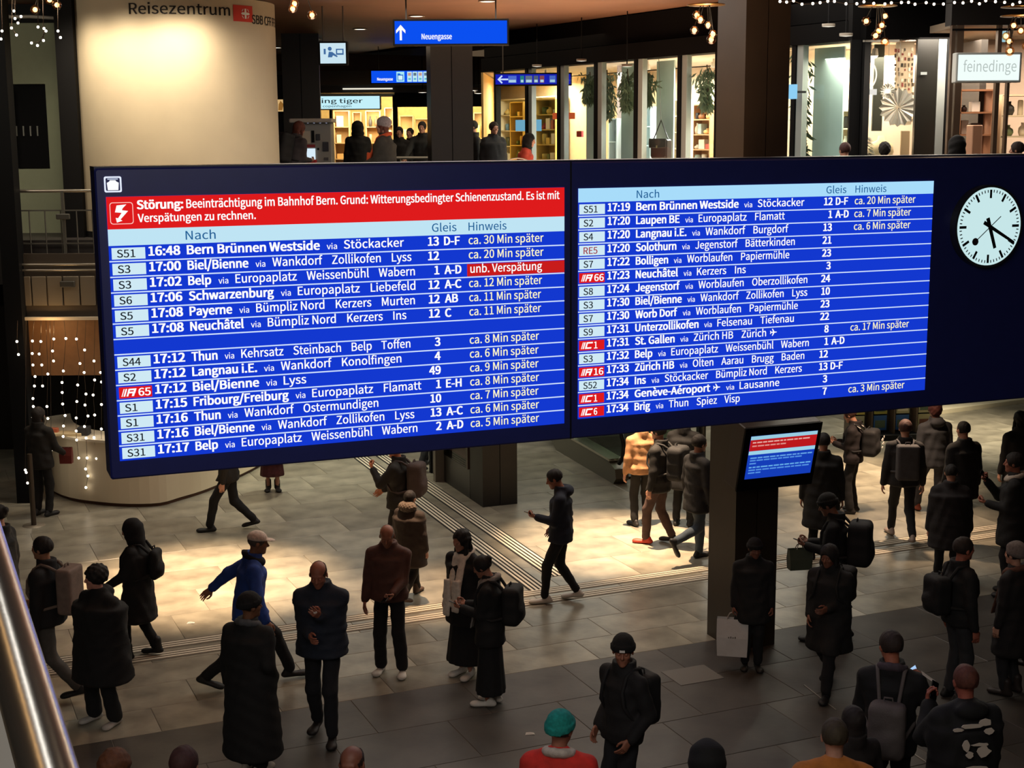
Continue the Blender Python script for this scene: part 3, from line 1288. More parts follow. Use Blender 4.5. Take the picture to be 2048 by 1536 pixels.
# grey green wall with dark screen niche
M_green = mat('9a9f82', .85, noise=.06, nscale=3)
wl = G()
X0, X1 = aty(-60, 300, 25.5).x, aty(150, 300, 25.5).x
nx0, nx1 = aty(20, 200, 25.5).x, aty(92, 200, 25.5).x
zt, zb = aty(50, 168, 25.5).z, aty(50, 338, 25.5).z
ZT = aty(60, 46, 25.5).z
for a, b, z0, z1 in ((X0, nx0, UP, ZT), (nx1, X1, UP, ZT), (nx0, nx1, UP, zb), (nx0, nx1, zt, ZT)):
    wl.box(((a + b) / 2, 25.65, (z0 + z1) / 2), (b - a, .3, z1 - z0))
w = wl.obj('wall_left', M_green)
w.name = 'wall_left_upper'
tag(w, 'grey green wall panel at the upper left with a dark niche', None, None, 'structure')
tag(G().box(((X0 + X1) / 2, 25.6, (ZT + CEIL) / 2), (X1 - X0 + .1, .5, CEIL - ZT)).obj('trim_1', M_black), 'black band above the grey green wall', None, None, 'structure')
rail = G().tube([aty(-30, 34, 25.2), aty(60, 33, 25.2), aty(128, 37, 25.2)], .03, 8).obj('trim_2', mat('b8b0a2', .4))
tag(rail, 'pale rail along the top of the grey green wall', None, None, 'structure')
e = empty('wall_display', ((nx0 + nx1) / 2, 25.6, zb), 'tall switched off black display panel in the grey green wall niche', 'display')
G().box(((nx0 + nx1) / 2, 25.62, (zt + zb) / 2), (nx1 - nx0 - .02, .1, zt - zb - .03)).obj('panel', mat('080809', .8, spec=.2), e)
for k in range(4):
    p = aty(33 + k * 14, 262, 25.55)
    G().box((p.x, 25.555, p.z), (.022, .02, .17)).obj('slit', mat('8a8a80', .5), e)
e = empty('advert_screen', tuple(aty(12, 330, 25.3)), 'narrow lit blue advertising screen at the far upper left edge', 'screen')
p0, p1 = aty(5, 180, 25.3), aty(23, 328, 25.3)
G().box(((p0.x + p1.x) / 2, 25.34, (p0.z + p1.z) / 2), (p1.x - p0.x + .05, .08, p0.z - p1.z + .05)).obj('case', M_black, e)
G().box(((p0.x + p1.x) / 2, 25.29, (p0.z + p1.z) / 2), (p1.x - p0.x, .01, p0.z - p1.z)).obj('picture', emit('2444b8', .8), e)
g = G()
hh = p0.z - p1.z
for fx, fy, w_, h_ in ((.3, .38, .5, .1), (.5, .2, .5, .3), (.75, .1, .3, .15)):
    g.box((p0.x + (p1.x - p0.x) * fx, 25.282, p1.z + hh * fy), ((p1.x - p0.x) * w_, .006, hh * h_), bev=.02)
g.obj('figure', emit('8fc0f0', .9), e)

# cream drum (travel centre) with lettering
dc = Vector((aty(358, 300, 25.5).x, 25.5, 0))
DR = 1.72
e = empty('drum', (dc.x, dc.y, UP), 'large cream cylindrical travel centre drum lit from above', 'building')
M_cream = mat('cdbb9b', .7, noise=.04, nscale=2)
G().lathe((dc.x, dc.y, 0), [(DR, UP), (DR, CEIL - .01)], 72).obj('drum_wall', M_cream, e)
G().lathe((dc.x, dc.y, 0), [(DR + .015, UP), (DR + .015, UP + .1)], 72).obj('plinth', M_dark, e)


def drum_text(me, px, py, m, name, r=DR + .006):
    """bend flat lettering round the drum; its local x=0,y=0 goes to the pixel's spot on the drum"""
    n = len(me.vertices)
    c = np.zeros(n * 3)
    me.vertices.foreach_get('co', c)
    c = c.reshape(-1, 3)
    d = ray(px, py)
    dx, dy = d.x / d.y, 1.0
    A_ = dx * dx + 1
    B_ = -2 * (dx * dc.x + dc.y)
    C_ = dc.x ** 2 + dc.y ** 2 - r * r
    t = (-B_ - math.sqrt(B_ * B_ - 4 * A_ * C_)) / (2 * A_)
    P = EYE + d * (t / d.y)
    a0 = math.atan2(P.x - dc.x, dc.y - P.y)
    th = a0 + c[:, 0] / r
    rr = r + c[:, 2]
    out = np.stack([dc.x + np.sin(th) * rr, dc.y - np.cos(th) * rr, P.z + c[:, 1]], 1)
    me.vertices.foreach_set('co', out.ravel())
    me.update()
    return put(name, me, e, m)


def subdiv(me, cut):
    bm = bmesh.new()
    bm.from_mesh(me)
    bmesh.ops.subdivide_edges(bm, edges=bm.edges[:], cuts=cut, use_grid_fill=True)
    bm.to_mesh(me)
    bm.free()
    return me


M_ink = mat('2a2420', .8)
drum_text(text_fit('Reisezentrum', 0, 1.66, 0, .17, .012), 258, 28, M_ink, 'lettering')
g = G()
n = 12
wd_, ht_ = .43, .26
vs = []
for i in range(n + 1):
    vs += [(wd_ * i / n, 0, 0), (wd_ * i / n, ht_, 0)]
g.add(vs, [(2 * i, 2 * i + 2, 2 * i + 3, 2 * i + 1) for i in range(n)])
drum_text(g.mesh('red'), 467, 42, mat('d8301c', .6), 'red_plaque')
g = G()  # white cross with arrow tips
cx, cy = .26, .13
for s in (-1, 1):
    g.add([(cx + s * .02, cy - .02, .001), (cx + s * .075, cy - .02, .001), (cx + s * .10, cy, .001), (cx + s * .075, cy + .02, .001), (cx + s * .02, cy + .02, .001)], [(0, 1, 2, 3, 4)])
    g.add([(cx + s * .04, cy - .075, .001), (cx + s * .055, cy - .075, .001), (cx + s * .085, cy - .035, .001), (cx + s * .065, cy - .035, .001)], [(0, 1, 2, 3)])
    g.add([(cx + s * .04, cy + .075, .001), (cx + s * .055, cy + .075, .001), (cx + s * .085, cy + .035, .001), (cx + s * .065, cy + .035, .001)], [(0, 1, 2, 3)])
g.add([(cx - .02, cy - .08, .001), (cx + .02, cy - .08, .001), (cx + .02, cy + .08, .001), (cx - .02, cy + .08, .001)], [(0, 1, 2, 3)])
drum_text(g.mesh('cross'), 467, 42, mat('f4efe6', .6), 'cross_emblem', DR + .01)
drum_text(text_fit('SBB CFF FFS', 0, 1.02, 0, .14, .02), 504, 47, M_ink, 'lettering')

# far back shopfronts on the upper level
yb = 42.0
M_grey = mat('5b544c', .7)
xa, xb_ = aty(520, 200, yb).x, aty(1010, 200, yb).x
zz = lambda py, y=yb, px=800: aty(px, py, y).z
tag(G().box(((xa + xb_) / 2, yb - .2, (zz(142) + zz(170)) / 2), (xb_ - xa, .4, zz(142) - zz(170))).obj('trim_3', M_grey), 'grey beam above the back shopfronts', None, None, 'structure')
tag(G().box(((xa + xb_) / 2, yb + .2, (zz(142) + CEIL) / 2), (xb_ - xa, .4, CEIL - zz(142))).obj('trim_4', M_brown), 'brown panel over the grey beam', None, None, 'structure')
tag(G().box(((xa + xb_) / 2, yb - .1, (zz(171) + zz(186)) / 2), (xb_ - xa, .5, zz(171) - zz(186))).obj('trim_5', mat('2d2a2a', .4)), 'dark louvred band above the back shopfronts', None, None, 'structure')
tag(G().box(((aty(637, 0, yb).x + aty(760, 0, yb).x) / 2 + .5, yb - .42, zz(178)), (1.4, .03, .04)).obj('strip_light', emit('f0ead8', 1.0)), 'thin white strip light above the tiger shop sign', 'lamp')
xs = aty(786, 0, yb).x
tag(G().box(((xs + xb_) / 2, yb, (zz(186) + zz(214)) / 2), (xb_ - xs, .3, zz(186) - zz(214))).obj('trim_6', M_black), 'black fascia over the yellow lit shop window', None, None, 'structure')
for px, wpx, lb in ((664, 5, 'black left jamb of the gift shop'), (792, 9, 'black jamb between the two back shops')):
    p = aty(px, 300, yb)
    tag(G().box((p.x, yb, (UP + zz(190)) / 2), (wpx * yb / F, .2, zz(190) - UP)).obj('trim_7', M_black), lb, None, None, 'structure')
# interiors
M_warm = mat('d9b878', .8, noise=.1)
xg0, xg1 = aty(655, 0, yb).x, aty(792, 0, yb).x
tag(G().box(((xg0 + xb_) / 2, yb + 4.2, (UP + zz(186)) / 2), (xb_ - xg0 + 2, .1, zz(186) - UP)).obj('wall_shop', M_warm), 'warm lit rear wall of the back shops', None, None, 'structure')
light('AREA', ((xg0 + xg1) / 2, yb + .6, 7.1), 190, (1, .80, .48), ((xg0 + xg1) / 2, yb + 3.5, 5.2), size=1.6)
light('AREA', ((xs + xb_) / 2, yb + .6, 7.1), 260, (1, .83, .45), ((xs + xb_) / 2, yb + 3.8, 5.4), size=2.0)
# wedge shaped bulkhead under the ceiling
p = [aty(1080, 68, 32), aty(1080, 115, 32), aty(718, 109, 41)]
g = G()
q = [v_ + Vector((.9, .4, 0)) for v_ in p]
g.add(p + q, [(0, 1, 2), (5, 4, 3), (0, 3, 4, 1), (1, 4, 5, 2), (2, 5, 3, 0)])
tag(g.obj('trim_8', mat('7a7164', .75)), 'grey wedge shaped bulkhead under the brown ceiling', None, None, 'structure')

# balustrade and fascia at the left of the board
yf = 23.62
e = empty('balustrade', (aty(100, 500, yf).x, yf, UP), 'steel balustrade with round handrail on the upper level left of the board', 'railing')
M_steel = mat('a39a8c', .3, .9)
M_st2 = mat('5d5a52', .5, .5)
xl, xr = aty(10, 382, yf).x, aty(330, 382, yf).x
zr = aty(100, 382, yf).z
G().tube([(xl, yf, zr), (xr, yf, zr)], .026, 12).obj('handrail', M_steel, e)
zb1 = aty(100, 421, yf).z
zb2 = aty(100, 487, yf).z
for z_ in (zb1, zb2):
    G().box(((xl + xr) / 2 + .1, yf, z_), (xr - xl - .2, .02, .022)).obj('rail', M_st2, e)
for k in range(11):
    x = aty(28 + k * 31.5, 450, yf).x
    G().tube([(x, yf, 4.09), (x, yf, zb1)], .011, 6).obj('baluster', M_st2, e)
x = aty(127, 430, yf).x
G().box((x, yf, (zr + 4.09) / 2), (.045, .05, zr - 4.09)).obj('post', M_st2, e)
G().box((x, yf - .03, aty(127, 433, yf).z), (.22, .05, .09), bev=.01).obj('bracket', mat('3a3730', .5), e)
# fascia with the balustrade's reflection modelled as panels and rails, then the bulkhead
zA, zB, zC, zD = aty(100, 508, 23.5).z, aty(100, 612, 23.5).z, aty(100, 640, 23.5).z, aty(100, 748, 23.9).z
e = empty('fascia', (aty(100, 560, 23.5).x, 23.5, zC), 'fascia with reflection of the balustrade modelled as panels and rails left of the board', 'cladding')
xl, xr = aty(22, 560, 23.5).x, -4.6
G().box(((xl + xr) / 2, 23.6, (zA + zC) / 2), (xr - xl, .12, zA - zC)).obj('backing', mat('4b4238', .45, .3), e)
xk = [22, 61, 92, 124, 158, 190, 222, 254, 286, 318, 350]
for a, b in zip(xk[:-1], xk[1:]):
    x0, x1 = aty(a + 1.5, 560, 23.5).x, aty(b - 1.5, 560, 23.5).x
    G().box(((x0 + x1) / 2, 23.525, (zA * .62 + zB * .38 + zB) / 2 - .02), (x1 - x0, .03, (zA - zB) * .56), bev=.006).obj('panel', mat('857a68', .4, .35), e)
for py in (529, 540):
    z_ = aty(100, py, 23.48).z
    G().tube([(xl, 23.47, z_), (xr, 23.47, z_)], .018, 8).obj('rail', M_steel, e)  # mirrored rails of the balustrade above, modelled as tubes
G().box((aty(136, 565, 23.5).x, 23.47, aty(136, 568, 23.5).z), (.24, .05, .1), bev=.01).obj('bracket', mat('3a3730', .5), e)  # mirror image of the balustrade bracket, modelled as a box
G().box(((xl + xr) / 2, 23.45, zC + .03), (xr - xl, .06, .05)).obj('edge_trim', mat('b8ac98', .5), e)
bl = G().box(((xl + xr) / 2, 24.0, (zC + zD) / 2), (xr - xl, .5, zC - zD)).obj('trim_9', mat('7a5532', .6, noise=.1))
tag(bl, 'brown bulkhead behind the fairy lights left of the board', None, None, 'structure')
tag(G().box(((xl + xr) / 2, 27.6, 1.3), (xr - xl + 6, .2, 3.0)).obj('wall_lower', mat('17110d', .4)), 'black glossy wall behind the curved counter', None, None, 'structure')
light('POINT', (aty(95, 700, 23.2).x, 23.2, 2.9), 9, (1, .6, .25), None, shadow_soft_size=.05)

# curved counter on the lower level
pts = [(84, 960), (100, 985), (140, 1003), (200, 1012), (260, 1016), (320, 1014), (360, 1003), (403, 990), (445, 973), (505, 945), (545, 920)]
P = [gnd(*q) for q in pts]
P2 = []
for i in range(len(P) - 1):
    for t in (0, .33, .66):
        a, b, c_, d_ = P[max(i - 1, 0)], P[i], P[i + 1], P[min(i + 2, len(P) - 1)]
        P2.append(.5 * ((2 * b) + (c_ - a) * t + (2 * a - 5 * b + 4 * c_ - d_) * t * t + (3 * b - a - 3 * c_ + d_) * t ** 3))
P2.append(P[-1])
e = empty('counter', tuple(P[4]), 'curved cream information counter at the lower left of the hall', 'counter')
cen = sum(P2, Vector()) / len(P2) + Vector((0, 3, 0))


def curved(off, th, z0, z1, name, m):
    g = G()
    vs = []
    for q in P2:
        n_ = (q - cen)
        n_.z = 0
        n_.normalize()
        for o_, z_ in ((off, z0), (off, z1), (off - th, z1), (off - th, z0)):
            vs.append(q + n_ * o_ + Vector((0, 0, z_ - q.z)))
    fs = []
    for i in range(len(P2) - 1):
        for k in range(4):
            k2 = (k + 1) % 4
            fs.append((i * 4 + k, (i + 1) * 4 + k, (i + 1) * 4 + k2, i * 4 + k2))
    fs += [(3, 2, 1, 0), tuple(len(vs) - 4 + k for k in range(4))]
    g.add(vs, fs)
    return g.obj(name, m, e)


curved(0, .12, .07, 1.08, 'front', mat('dccdb0', .6))
curved(-.05, .1, 0, .07, 'kick_base', mat('5a3a26', .6))
curved(.05, .65, 1.08, 1.12, 'worktop', mat('e4d8c0', .5))
for px, py, c_, lb, sz in ((140, 866, 'c9b48c', 'pile of leaflets on the left end of the curved counter', (.5, .25, .05)), (172, 862, '2a2a2c', 'black card terminal on the curved counter', (.18, .2, .14)), (112, 872, 'b86040', 'orange brochure holder at the left tip of the counter', (.15, .1, .12))):
    q = aty(px, py, 23.6)
    tag(G().box((q.x, 23.5, 1.12 + sz[2] / 2), sz, bev=.01).obj('brochure_pile' if 'leaf' in lb else ('card_terminal' if 'card' in lb else 'brochure_holder'), mat(c_, .7)), lb, 'counter item')
# queue post
q = gnd(68, 1052)
e = empty('barrier_post', tuple(q), 'slim steel queue post in front of the curved counter', 'post')
G().tube([q, q + Vector((0, 0, 1.15))], .04, 12).obj('post', mat('4c4238', .4, .5), e)
G().lathe(tuple(q), [(0, .02), (.17, .02), (.18, 0)], 20).obj('base', mat('8a8070', .5, .4), e)

# display case by the middle column, pink poster reflection put in as a sheet
e = empty('display_case', tuple(cP2), 'dark glass display case with a modelled pink poster reflection joined to the middle column', 'display case')
M2 = frame((cP2.x, cP2.y, 0), 21.5)
Ms = M2 @ Matrix.Rotation(R(90), 4, 'Y') @ Matrix.Identity(4)
# the case runs back from the column's left side
a_ = R(21.5)
vdir = Vector((-math.sin(a_), math.cos(a_), 0))
udir = Vector((math.cos(a_), math.sin(a_), 0))


def vbox(v0, v1, u0, u1, z0, z1, name, m, par):
    c_ = cP2 + vdir * (v0 + v1) / 2 + udir * (u0 + u1) / 2
    return G().box((c_.x, c_.y, (z0 + z1) / 2), (abs(u1 - u0), abs(v1 - v0), z1 - z0), a_).obj(name, m, par)


vbox(.62, 2.7, .0, .5, 0, .5, 'case_base', mat('24221f', .35), e)
vbox(.62, 2.7, .05, .5, .5, 2.4, 'case_body', mat('2a2a26', .3), e)
vbox(.75, 2.3, .03, .05, .62, 2.1, 'poster', mat('b58a94', .5), e)  # pink sheet standing in for a poster mirrored in the glass
vbox(1.5, 2.1, .025, .03, .7, 1.5, 'reflected_figure', mat('2a2024', .6), e)
vbox(.66, .75, -.02, .05, .5, 2.4, 'frame', mat('3a2c24', .4), e)
vbox(2.6, 2.7, -.02, .05, 0, 2.4, 'frame', M_black, e)
vbox(.66, 2.7, -.005, 0, .5, 2.3, 'glass_pane', glass('c8c8c4', .05), e)
q = gnd(880, 963)
tag(G().box((q.x, q.y, 1.3), (.2, .12, 2.6), a_).obj('panel_post', mat('5d564c', .6)), 'grey upright post left of the display case', 'post')

# monitor on the main column
e = empty('column_monitor', (MC @ Vector((.3, 2.3, .3))), 'tilted black monitor with red notice on the main column', 'monitor')
e['category'] = 'monitor'
MMr = MC @ Matrix.Translation((.33, 2.42, .42)) @ Matrix.Rotation(R(14), 4, 'X')
lobj('casing', MMr, -.52, .47, -.42, .36, -.30, -.02, mat('3d3631', .5), e, .01)
lobj('bezel', MMr, -.52, .47, -.42, .36, -.02, .0, M_black, e)
lobj('arm', MC, .12, .42, 2.2, 2.6, 0, .3, M_black, e)
sx0, sx1, sy0, sy1 = -.44, .42, -.27, .26
sc_ = lobj('screen', MMr, sx0, sx1, sy0, sy1, 0, .004, emit('1640c0', .9), e)
H_ = sy1 - sy0
for y0, y1, c_ in ((sy1 - .055 * H_ * 1.5, sy1, '9fd6ea'), (sy1 - .34 * H_, sy1 - .085 * H_, 'c41a1e'), (sy1 - .43 * H_, sy1 - .345 * H_, 'a5dcf2')):
    lobj('band', MMr, sx0, sx1, y0, y1, .004, .006, emit(c_, .9), sc_)
rr = random.Random(3)
for k, (fy, fx1, c_) in enumerate(((.14, .8, 'f0b0a8'), (.22, .55, 'e89890'), (.50, .93, '6aaaf0'), (.56, .8, '5a9aec'), (.63, .12, '5a9aec'), (.72, .92, '6ab4f2'), (.785, .85, '5a9aec'), (.85, .2, '5a9aec'))):
    x = sx0 + .03
    while x < sx0 + (sx1 - sx0) * fx1:
        w_ = rr.uniform(.03, .09)
        lobj('text_line', MMr, x, min(x + w_, sx1 - .02), sy1 - fy * H_ - .012, sy1 - fy * H_ + .004, .006, .007, emit(c_, .9), sc_)
        x += w_ + .012
G().tube([MMr @ Vector((-.4, .31, 0)), MMr @ Vector((-.4, .31, .012))], .018, 12).obj('sensor', mat('2a2a2e', .3), e)

# ------------------------------------------------------------------ the departure board
bo = aty(188, 337, 10.2)
MB = frame((bo.x, bo.y, 0), 21.5)
BT, BB, BL = 5.773, 3.547, 8.75
board = empty('departure_board', (bo.x, bo.y, BB), 'huge dark blue hanging departure board listing delayed trains', 'departure board')
M_navy = mat('1d2462', .42, noise=.05, spec=.5)
lobj('casing', MB, 0, BL, BB, BT, -.30, 0, M_navy, board, .012)
lobj('top_edge', MB, 0, BL, BT - .02, BT + .012, -.3, -.012, mat('23283e', .3, .3), board)
lobj('seam', MB, 3.618, 3.632, BB, BT, 0, .002, mat('080a14', .4), board)


def U(px, z):
    py = 600
    for _ in range(4):
        u, zz_ = hit(px, py, MB)
        py = proj(MB @ Vector((u, z, 0)))[1]
    return hit(px, py, MB)[0]


WHITE, YEL, BLUE, PALE = emit('ffffff', 1.0), emit('fbf6c8', 1.0), emit('1338cf', 1.0), emit('b9e0f0', 1.0)
RED, HDR, INKE, LINE = emit('de1b1c', 1.0), emit('bfe4f4', 1.0), emit('10161e', 1.0), emit('cfe2ff', 1.0)
HB = emit('1d5f96', 1.0)


def T(parent, s, x0, x1, zb, cap, m, bold=0.0, shear=0.0, align='L', sc=None, off=.012, name='lettering'):
    me = text_fit(s, x0, x1, zb, cap, bold, shear, align, sc)
    return ltext(name, MB, me, off, m, parent)


def plane_glyph(parent, x, z, s):
    pts = [(-1, .12), (-.85, .12), (-.6, .12), (-.15, .14), (-.45, .9), (-.2, .9), (.3, .14), (.85, .12), (1, 0), (.85, -.12), (.3, -.14), (-.2, -.9), (-.45, -.9), (-.15, -.14), (-.6, -.12), (-.8, -.4), (-1, -.4), (-.88, 0), (-1, .4), (-.8, .4)]
    pts = [(-.8, .4), (-1, .4), (-.88, 0), (-1, -.4), (-.8, -.4), (-.6, -.12), (-.15, -.14), (-.45, -.9), (-.2, -.9), (.3, -.14), (.85, -.12), (1, 0), (.85, .12), (.3, .14), (-.2, .9), (-.45, .9), (-.15, .14), (-.6, .12)]
    g = G()
    g.prism([(x + a * s, z + b * s) for a, b in pts], MB @ Matrix.Translation((0, 0, .011)), .001)
    put('aircraft_symbol', g.mesh('plane'), parent, WHITE)


def screen(x0, x1, ztop, zbot, label):
    s = lobj('screen', MB, x0, x1, zbot, ztop, 0, .006, BLUE, board)
    s['label'] = label
    return s


def badge(scr, x0, x1, z0, z1, s, rh):
    h_ = z1 - z0
    if s[:2] in ('IR', 'IC'):
        b = lobj('line_badge', MB, x0, x1, z0, z1, .006, .009, RED, scr)
        bx_, hh = x0 + .015, h_ * .16
        g = G()
        Mx = MB @ Matrix.Translation((0, 0, .010))
        zt_, zb_ = z1 - hh, z0 + hh
        sl = .32 * (zt_ - zb_)
        W = (x1 - x0)

        def bar(xa, xb2, za, zb3):
            f = lambda z_: (z_ - zb_) / (zt_ - zb_) * sl
            g.prism([(xa + f(za), za), (xb2 + f(za), za), (xb2 + f(zb3), zb3), (xa + f(zb3), zb3)], Mx, .001)
        t_ = h_ * .15
        bar(bx_, bx_ + W * .03, zb_, zt_)
        bar(bx_ + W * .06, bx_ + W * .11, zb_, zt_)
        if s[1] == 'R':
            bar(bx_ + W * .15, bx_ + W * .38, zt_ - t_, zt_)
            bar(bx_ + W * .15, bx_ + W * .38, (zt_ + zb_) / 2 - t_ / 2, (zt_ + zb_) / 2 + t_ / 2)
            bar(bx_ + W * .33, bx_ + W * .39, (zt_ + zb_) / 2 - t_ / 2, zt_)
            bar(bx_ + W * .15, bx_ + W * .205, zb_, zt_)
            bar(bx_ + W * .31, bx_ + W * .38, zb_, (zt_ + zb_) / 2)
        else:
            bar(bx_ + W * .15, bx_ + W * .40, zt_ - t_, zt_)
            bar(bx_ + W * .15, bx_ + W * .40, zb_, zb_ + t_)
            bar(bx_ + W * .15, bx_ + W * .21, zb_, zt_)
        put('emblem', g.mesh('emblem'), scr, WHITE)
        num = s[2:]
        T(scr, num, x0 + W * .58, x0 + W * (.96 if len(num) > 1 else .72), zb_, zt_ - zb_, WHITE, .02)
    else:
        lobj('line_badge', MB, x0, x1, z0, z1, .006, .009, emit('cfe9f4', 1.0), scr)
        T(scr, s, x0 + .035, x0 + .035 + (.045 * len(s) + .01) * (x1 - x0) / .27 * 1.02, z0 + h_ * .17, h_ * .66, emit('a03038', 1.0) if s == 'RE5' else INKE, .012)


def build_rows(scr, rows_, ztop, zbot, cols, capf, ends_col, lx0, lx1):
    n = len(rows_)
    rh = (ztop - zbot) / n
    cb0, cb1, ct0, ct1, cd, cg, cs, ch = cols
    for i, r in enumerate(rows_):
        zt = ztop - i * rh
        zb = zt - rh
        if i < n - 1:
            lobj('row_line', MB, lx0, lx1, zb - .0045, zb + .0045, .006, .0075, LINE, scr)
        if r is None:
            continue
        line, tm, dest, via, end, gl, sec, hin = r
        base = zt - rh * (.12 + capf)
        cap = rh * capf
        badge(scr, cb0, cb1, zb + rh * .13, zt - rh * .14, line, rh)
        T(scr, tm, ct0, ct1, base, cap, WHITE, .036)
        # destination, via, stops, fitted to the line's end
        m1, c1 = text_mesh(dest.replace('*', ''), 1, .034)
        m2, c2 = text_mesh('via', 1, .01)
        m3, c3 = text_mesh(via.replace('  ', '    ').replace('*', ''), 1, .014)
        k = cap / CAPR
        w1, w2, w3 = [(c_[:, 0].max() - c_[:, 0].min()) * k for c_ in (c1, c2, c3)]
        w2 *= .68
        gap = .052
        pl = .1 if '*' in dest else 0
        pv = .11 if '*' in via else 0
        tot = U(end, base) - cd - 2 * gap - pl - pv
        f = tot / (w1 + w2 + w3)
        x = cd
        for me, c_, w_, s_ in ((m1, c1, w1, 1), (m2, c2, w2, .68), (m3, c3, w3, 1)):
            c_[:, 0] = (c_[:, 0] - c_[:, 0].min()) * k * f * s_ + x
            c_[:, 1] = c_[:, 1] * k * s_ + base
            me.vertices.foreach_set('co', c_.ravel())
            me.update()
            ltext('lettering', MB, me, .012, WHITE, scr)
            x += w_ * f + gap
            if s_ == 1 and me is m1 and pl:
                plane_glyph(scr, x + .01, base + cap * .5, cap * .55)
                x += pl
        if pv:
            plane_glyph(scr, x + .02, base + cap * .5, cap * .55)
        T(scr, gl, cg, None, base, cap, WHITE, .034, align='R', sc=1.0)
        if sec:
            T(scr, sec, cs, None, base, cap, WHITE, .034, sc=.98)
        if hin:
            if hin.startswith('unb'):
                lobj('red_field', MB, ch - .012, lx1, zb + rh * .06, zt - rh * .08, .006, .008, emit('c81c1c', 1.0), scr)
                T(scr, hin, ch + .012, U(1083, base), base, cap, WHITE, .014)
            else:
                T(scr, hin, ch, U(ends_col[i], base), base, cap, YEL, .012)


_z = lambda px, py: hit(px, py, MB)[1]
_u = lambda px, py: hit(px, py, MB)[0]
L0, L1 = _u(213, 420), _u(1128, 420)
z_red, z_hd, z_r, z_b = _z(213, 394), _z(216, 459), _z(218, 492), _z(240, 927)
z_b = (z_b + _z(1128, 842)) / 2
sc1 = screen(L0, L1, z_red, z_b, 'left blue screen with red disruption notice and thirteen trains')
lobj('notice_band', MB, L0, L1, z_hd, z_red, .006, .008, RED, sc1)
lobj('header_band', MB, L0, L1, z_r, z_hd, .006, .008, HDR, sc1)
b1 = _z(273, 418)
T(sc1, 'Störung:', _u(273, 412), _u(366, 410), b1, .060, WHITE, .04)
T(sc1, 'Beeinträchtigung im Bahnhof Bern. Grund: Witterungsbedingter Schienenzustand. Es ist mit', _u(372, 410), _u(1118, 395), b1, .060, WHITE, .022)
T(sc1, 'Verspätungen zu rechnen.', _u(275, 436), _u(511, 433), _z(275, 444), .056, WHITE, .022)
# notice symbol: rounded frame with a lightning arrow
ix0, ix1, iz0, iz1 = _u(219, 420), _u(266, 420), _z(222, 449), _z(219, 405)
g = G()


def rrect(x0, x1, z0, z1, r, n=4):
    out = []
    for cx, cy, a0 in ((x1 - r, z1 - r, 0), (x0 + r, z1 - r, 90), (x0 + r, z0 + r, 180), (x1 - r, z0 + r, 270)):
        for k in range(n + 1):
            a = R(a0 + 90 * k / n)
            out.append((cx + r * math.cos(a), cy + r * math.sin(a)))
    return out


def ring(outer, inner, M, off, t=.001):
    g = G()
    n = len(outer)
    vs = [M @ Vector((p[0], p[1], off)) for p in outer] + [M @ Vector((p[0], p[1], off)) for p in inner]
    g.add(vs, [(i, (i + 1) % n, n + (i + 1) % n, n + i) for i in range(n)])
    return g


put('symbol_frame', ring(rrect(ix0, ix1, iz0, iz1, .02), rrect(ix0 + .005, ix1 - .005, iz0 + .005, iz1 - .005, .017), MB, .01).mesh('frame'), sc1, emit('ffc8c0', 1.0))
w_, h_ = ix1 - ix0, iz1 - iz0
bolt = [(.72, .9), (.30, .86), (.22, .55), (.50, .52), (.34, .28), (.24, .30), (.28, .08), (.52, .16), (.44, .22), (.78, .60), (.52, .64), (.55, .72)]
g = G().prism([(ix0 + a * w_, iz0 + b * h_) for a, b in reversed(bolt)], MB @ Matrix.Translation((0, 0, .009)), .001)
put('lightning_symbol', g.mesh('bolt'), sc1, WHITE)
hc_ = .062
hz = z_r + (z_hd - z_r) * .24
T(sc1, 'Nach', U(371, hz), U(431, hz), hz, hc_, HB, .006)
T(sc1, 'Gleis', U(863, hz), U(912, hz), hz, hc_, HB, .006)
T(sc1, 'Hinweis', U(936, hz), U(1012, hz), hz, hc_, HB, .006)
rowsL = [('S51', '16:48', 'Bern Brünnen Westside', 'Stöckacker', 807, '13', 'D-F', 'ca. 30 Min später'),
         ('S3', '17:00', 'Biel/Bienne', 'Wankdorf  Zollikofen  Lyss', 822, '12', '', 'ca. 20 Min später'),
         ('S3', '17:02', 'Belp', 'Europaplatz  Weissenbühl  Wabern', 829, '1', 'A-D', 'unb. Verspätung'),
         ('S6', '17:06', 'Schwarzenburg', 'Europaplatz  Liebefeld', 830, '12', 'A-C', 'ca. 12 Min später'),
         ('S5', '17:08', 'Payerne', 'Bümpliz Nord  Kerzers  Murten', 829, '12', 'AB', 'ca. 11 Min später'),
         ('S5', '17:08', 'Neuchâtel', 'Bümpliz Nord  Kerzers  Ins', 812, '12', 'C', 'ca. 11 Min später'),
         None,
         ('S44', '17:12', 'Thun', 'Kehrsatz  Steinbach  Belp  Toffen', 820, '3', '', 'ca. 8 Min später'),
         ('S2', '17:12', 'Langnau i.E.', 'Wankdorf  Konolfingen', 802, '4', '', 'ca. 6 Min später'),
         ('IR65', '17:12', 'Biel/Bienne', 'Lyss', 612, '49', '', 'ca. 9 Min später'),
         ('S1', '17:15', 'Fribourg/Freiburg', 'Europaplatz  Flamatt', 842, '1', 'E-H', 'ca. 8 Min später'),
         ('S1', '17:16', 'Thun', 'Wankdorf  Ostermundigen', 756, '10', '', 'ca. 7 Min später'),
         ('S31', '17:16', 'Biel/Bienne', 'Wankdorf  Zollikofen  Lyss', 828, '13', 'A-C', 'ca. 6 Min später'),
         ('S31', '17:17', 'Belp', 'Europaplatz  Weissenbühl  Wabern', 834, '2', 'A-D', 'ca. 5 Min später')]
y1 = 500
cL_ = (_u(223, 505), _u(290, 500), _u(296, 503), _u(360, 498), _u(373, 500), _u(877, 485), _u(887, 485), _u(936, 480))
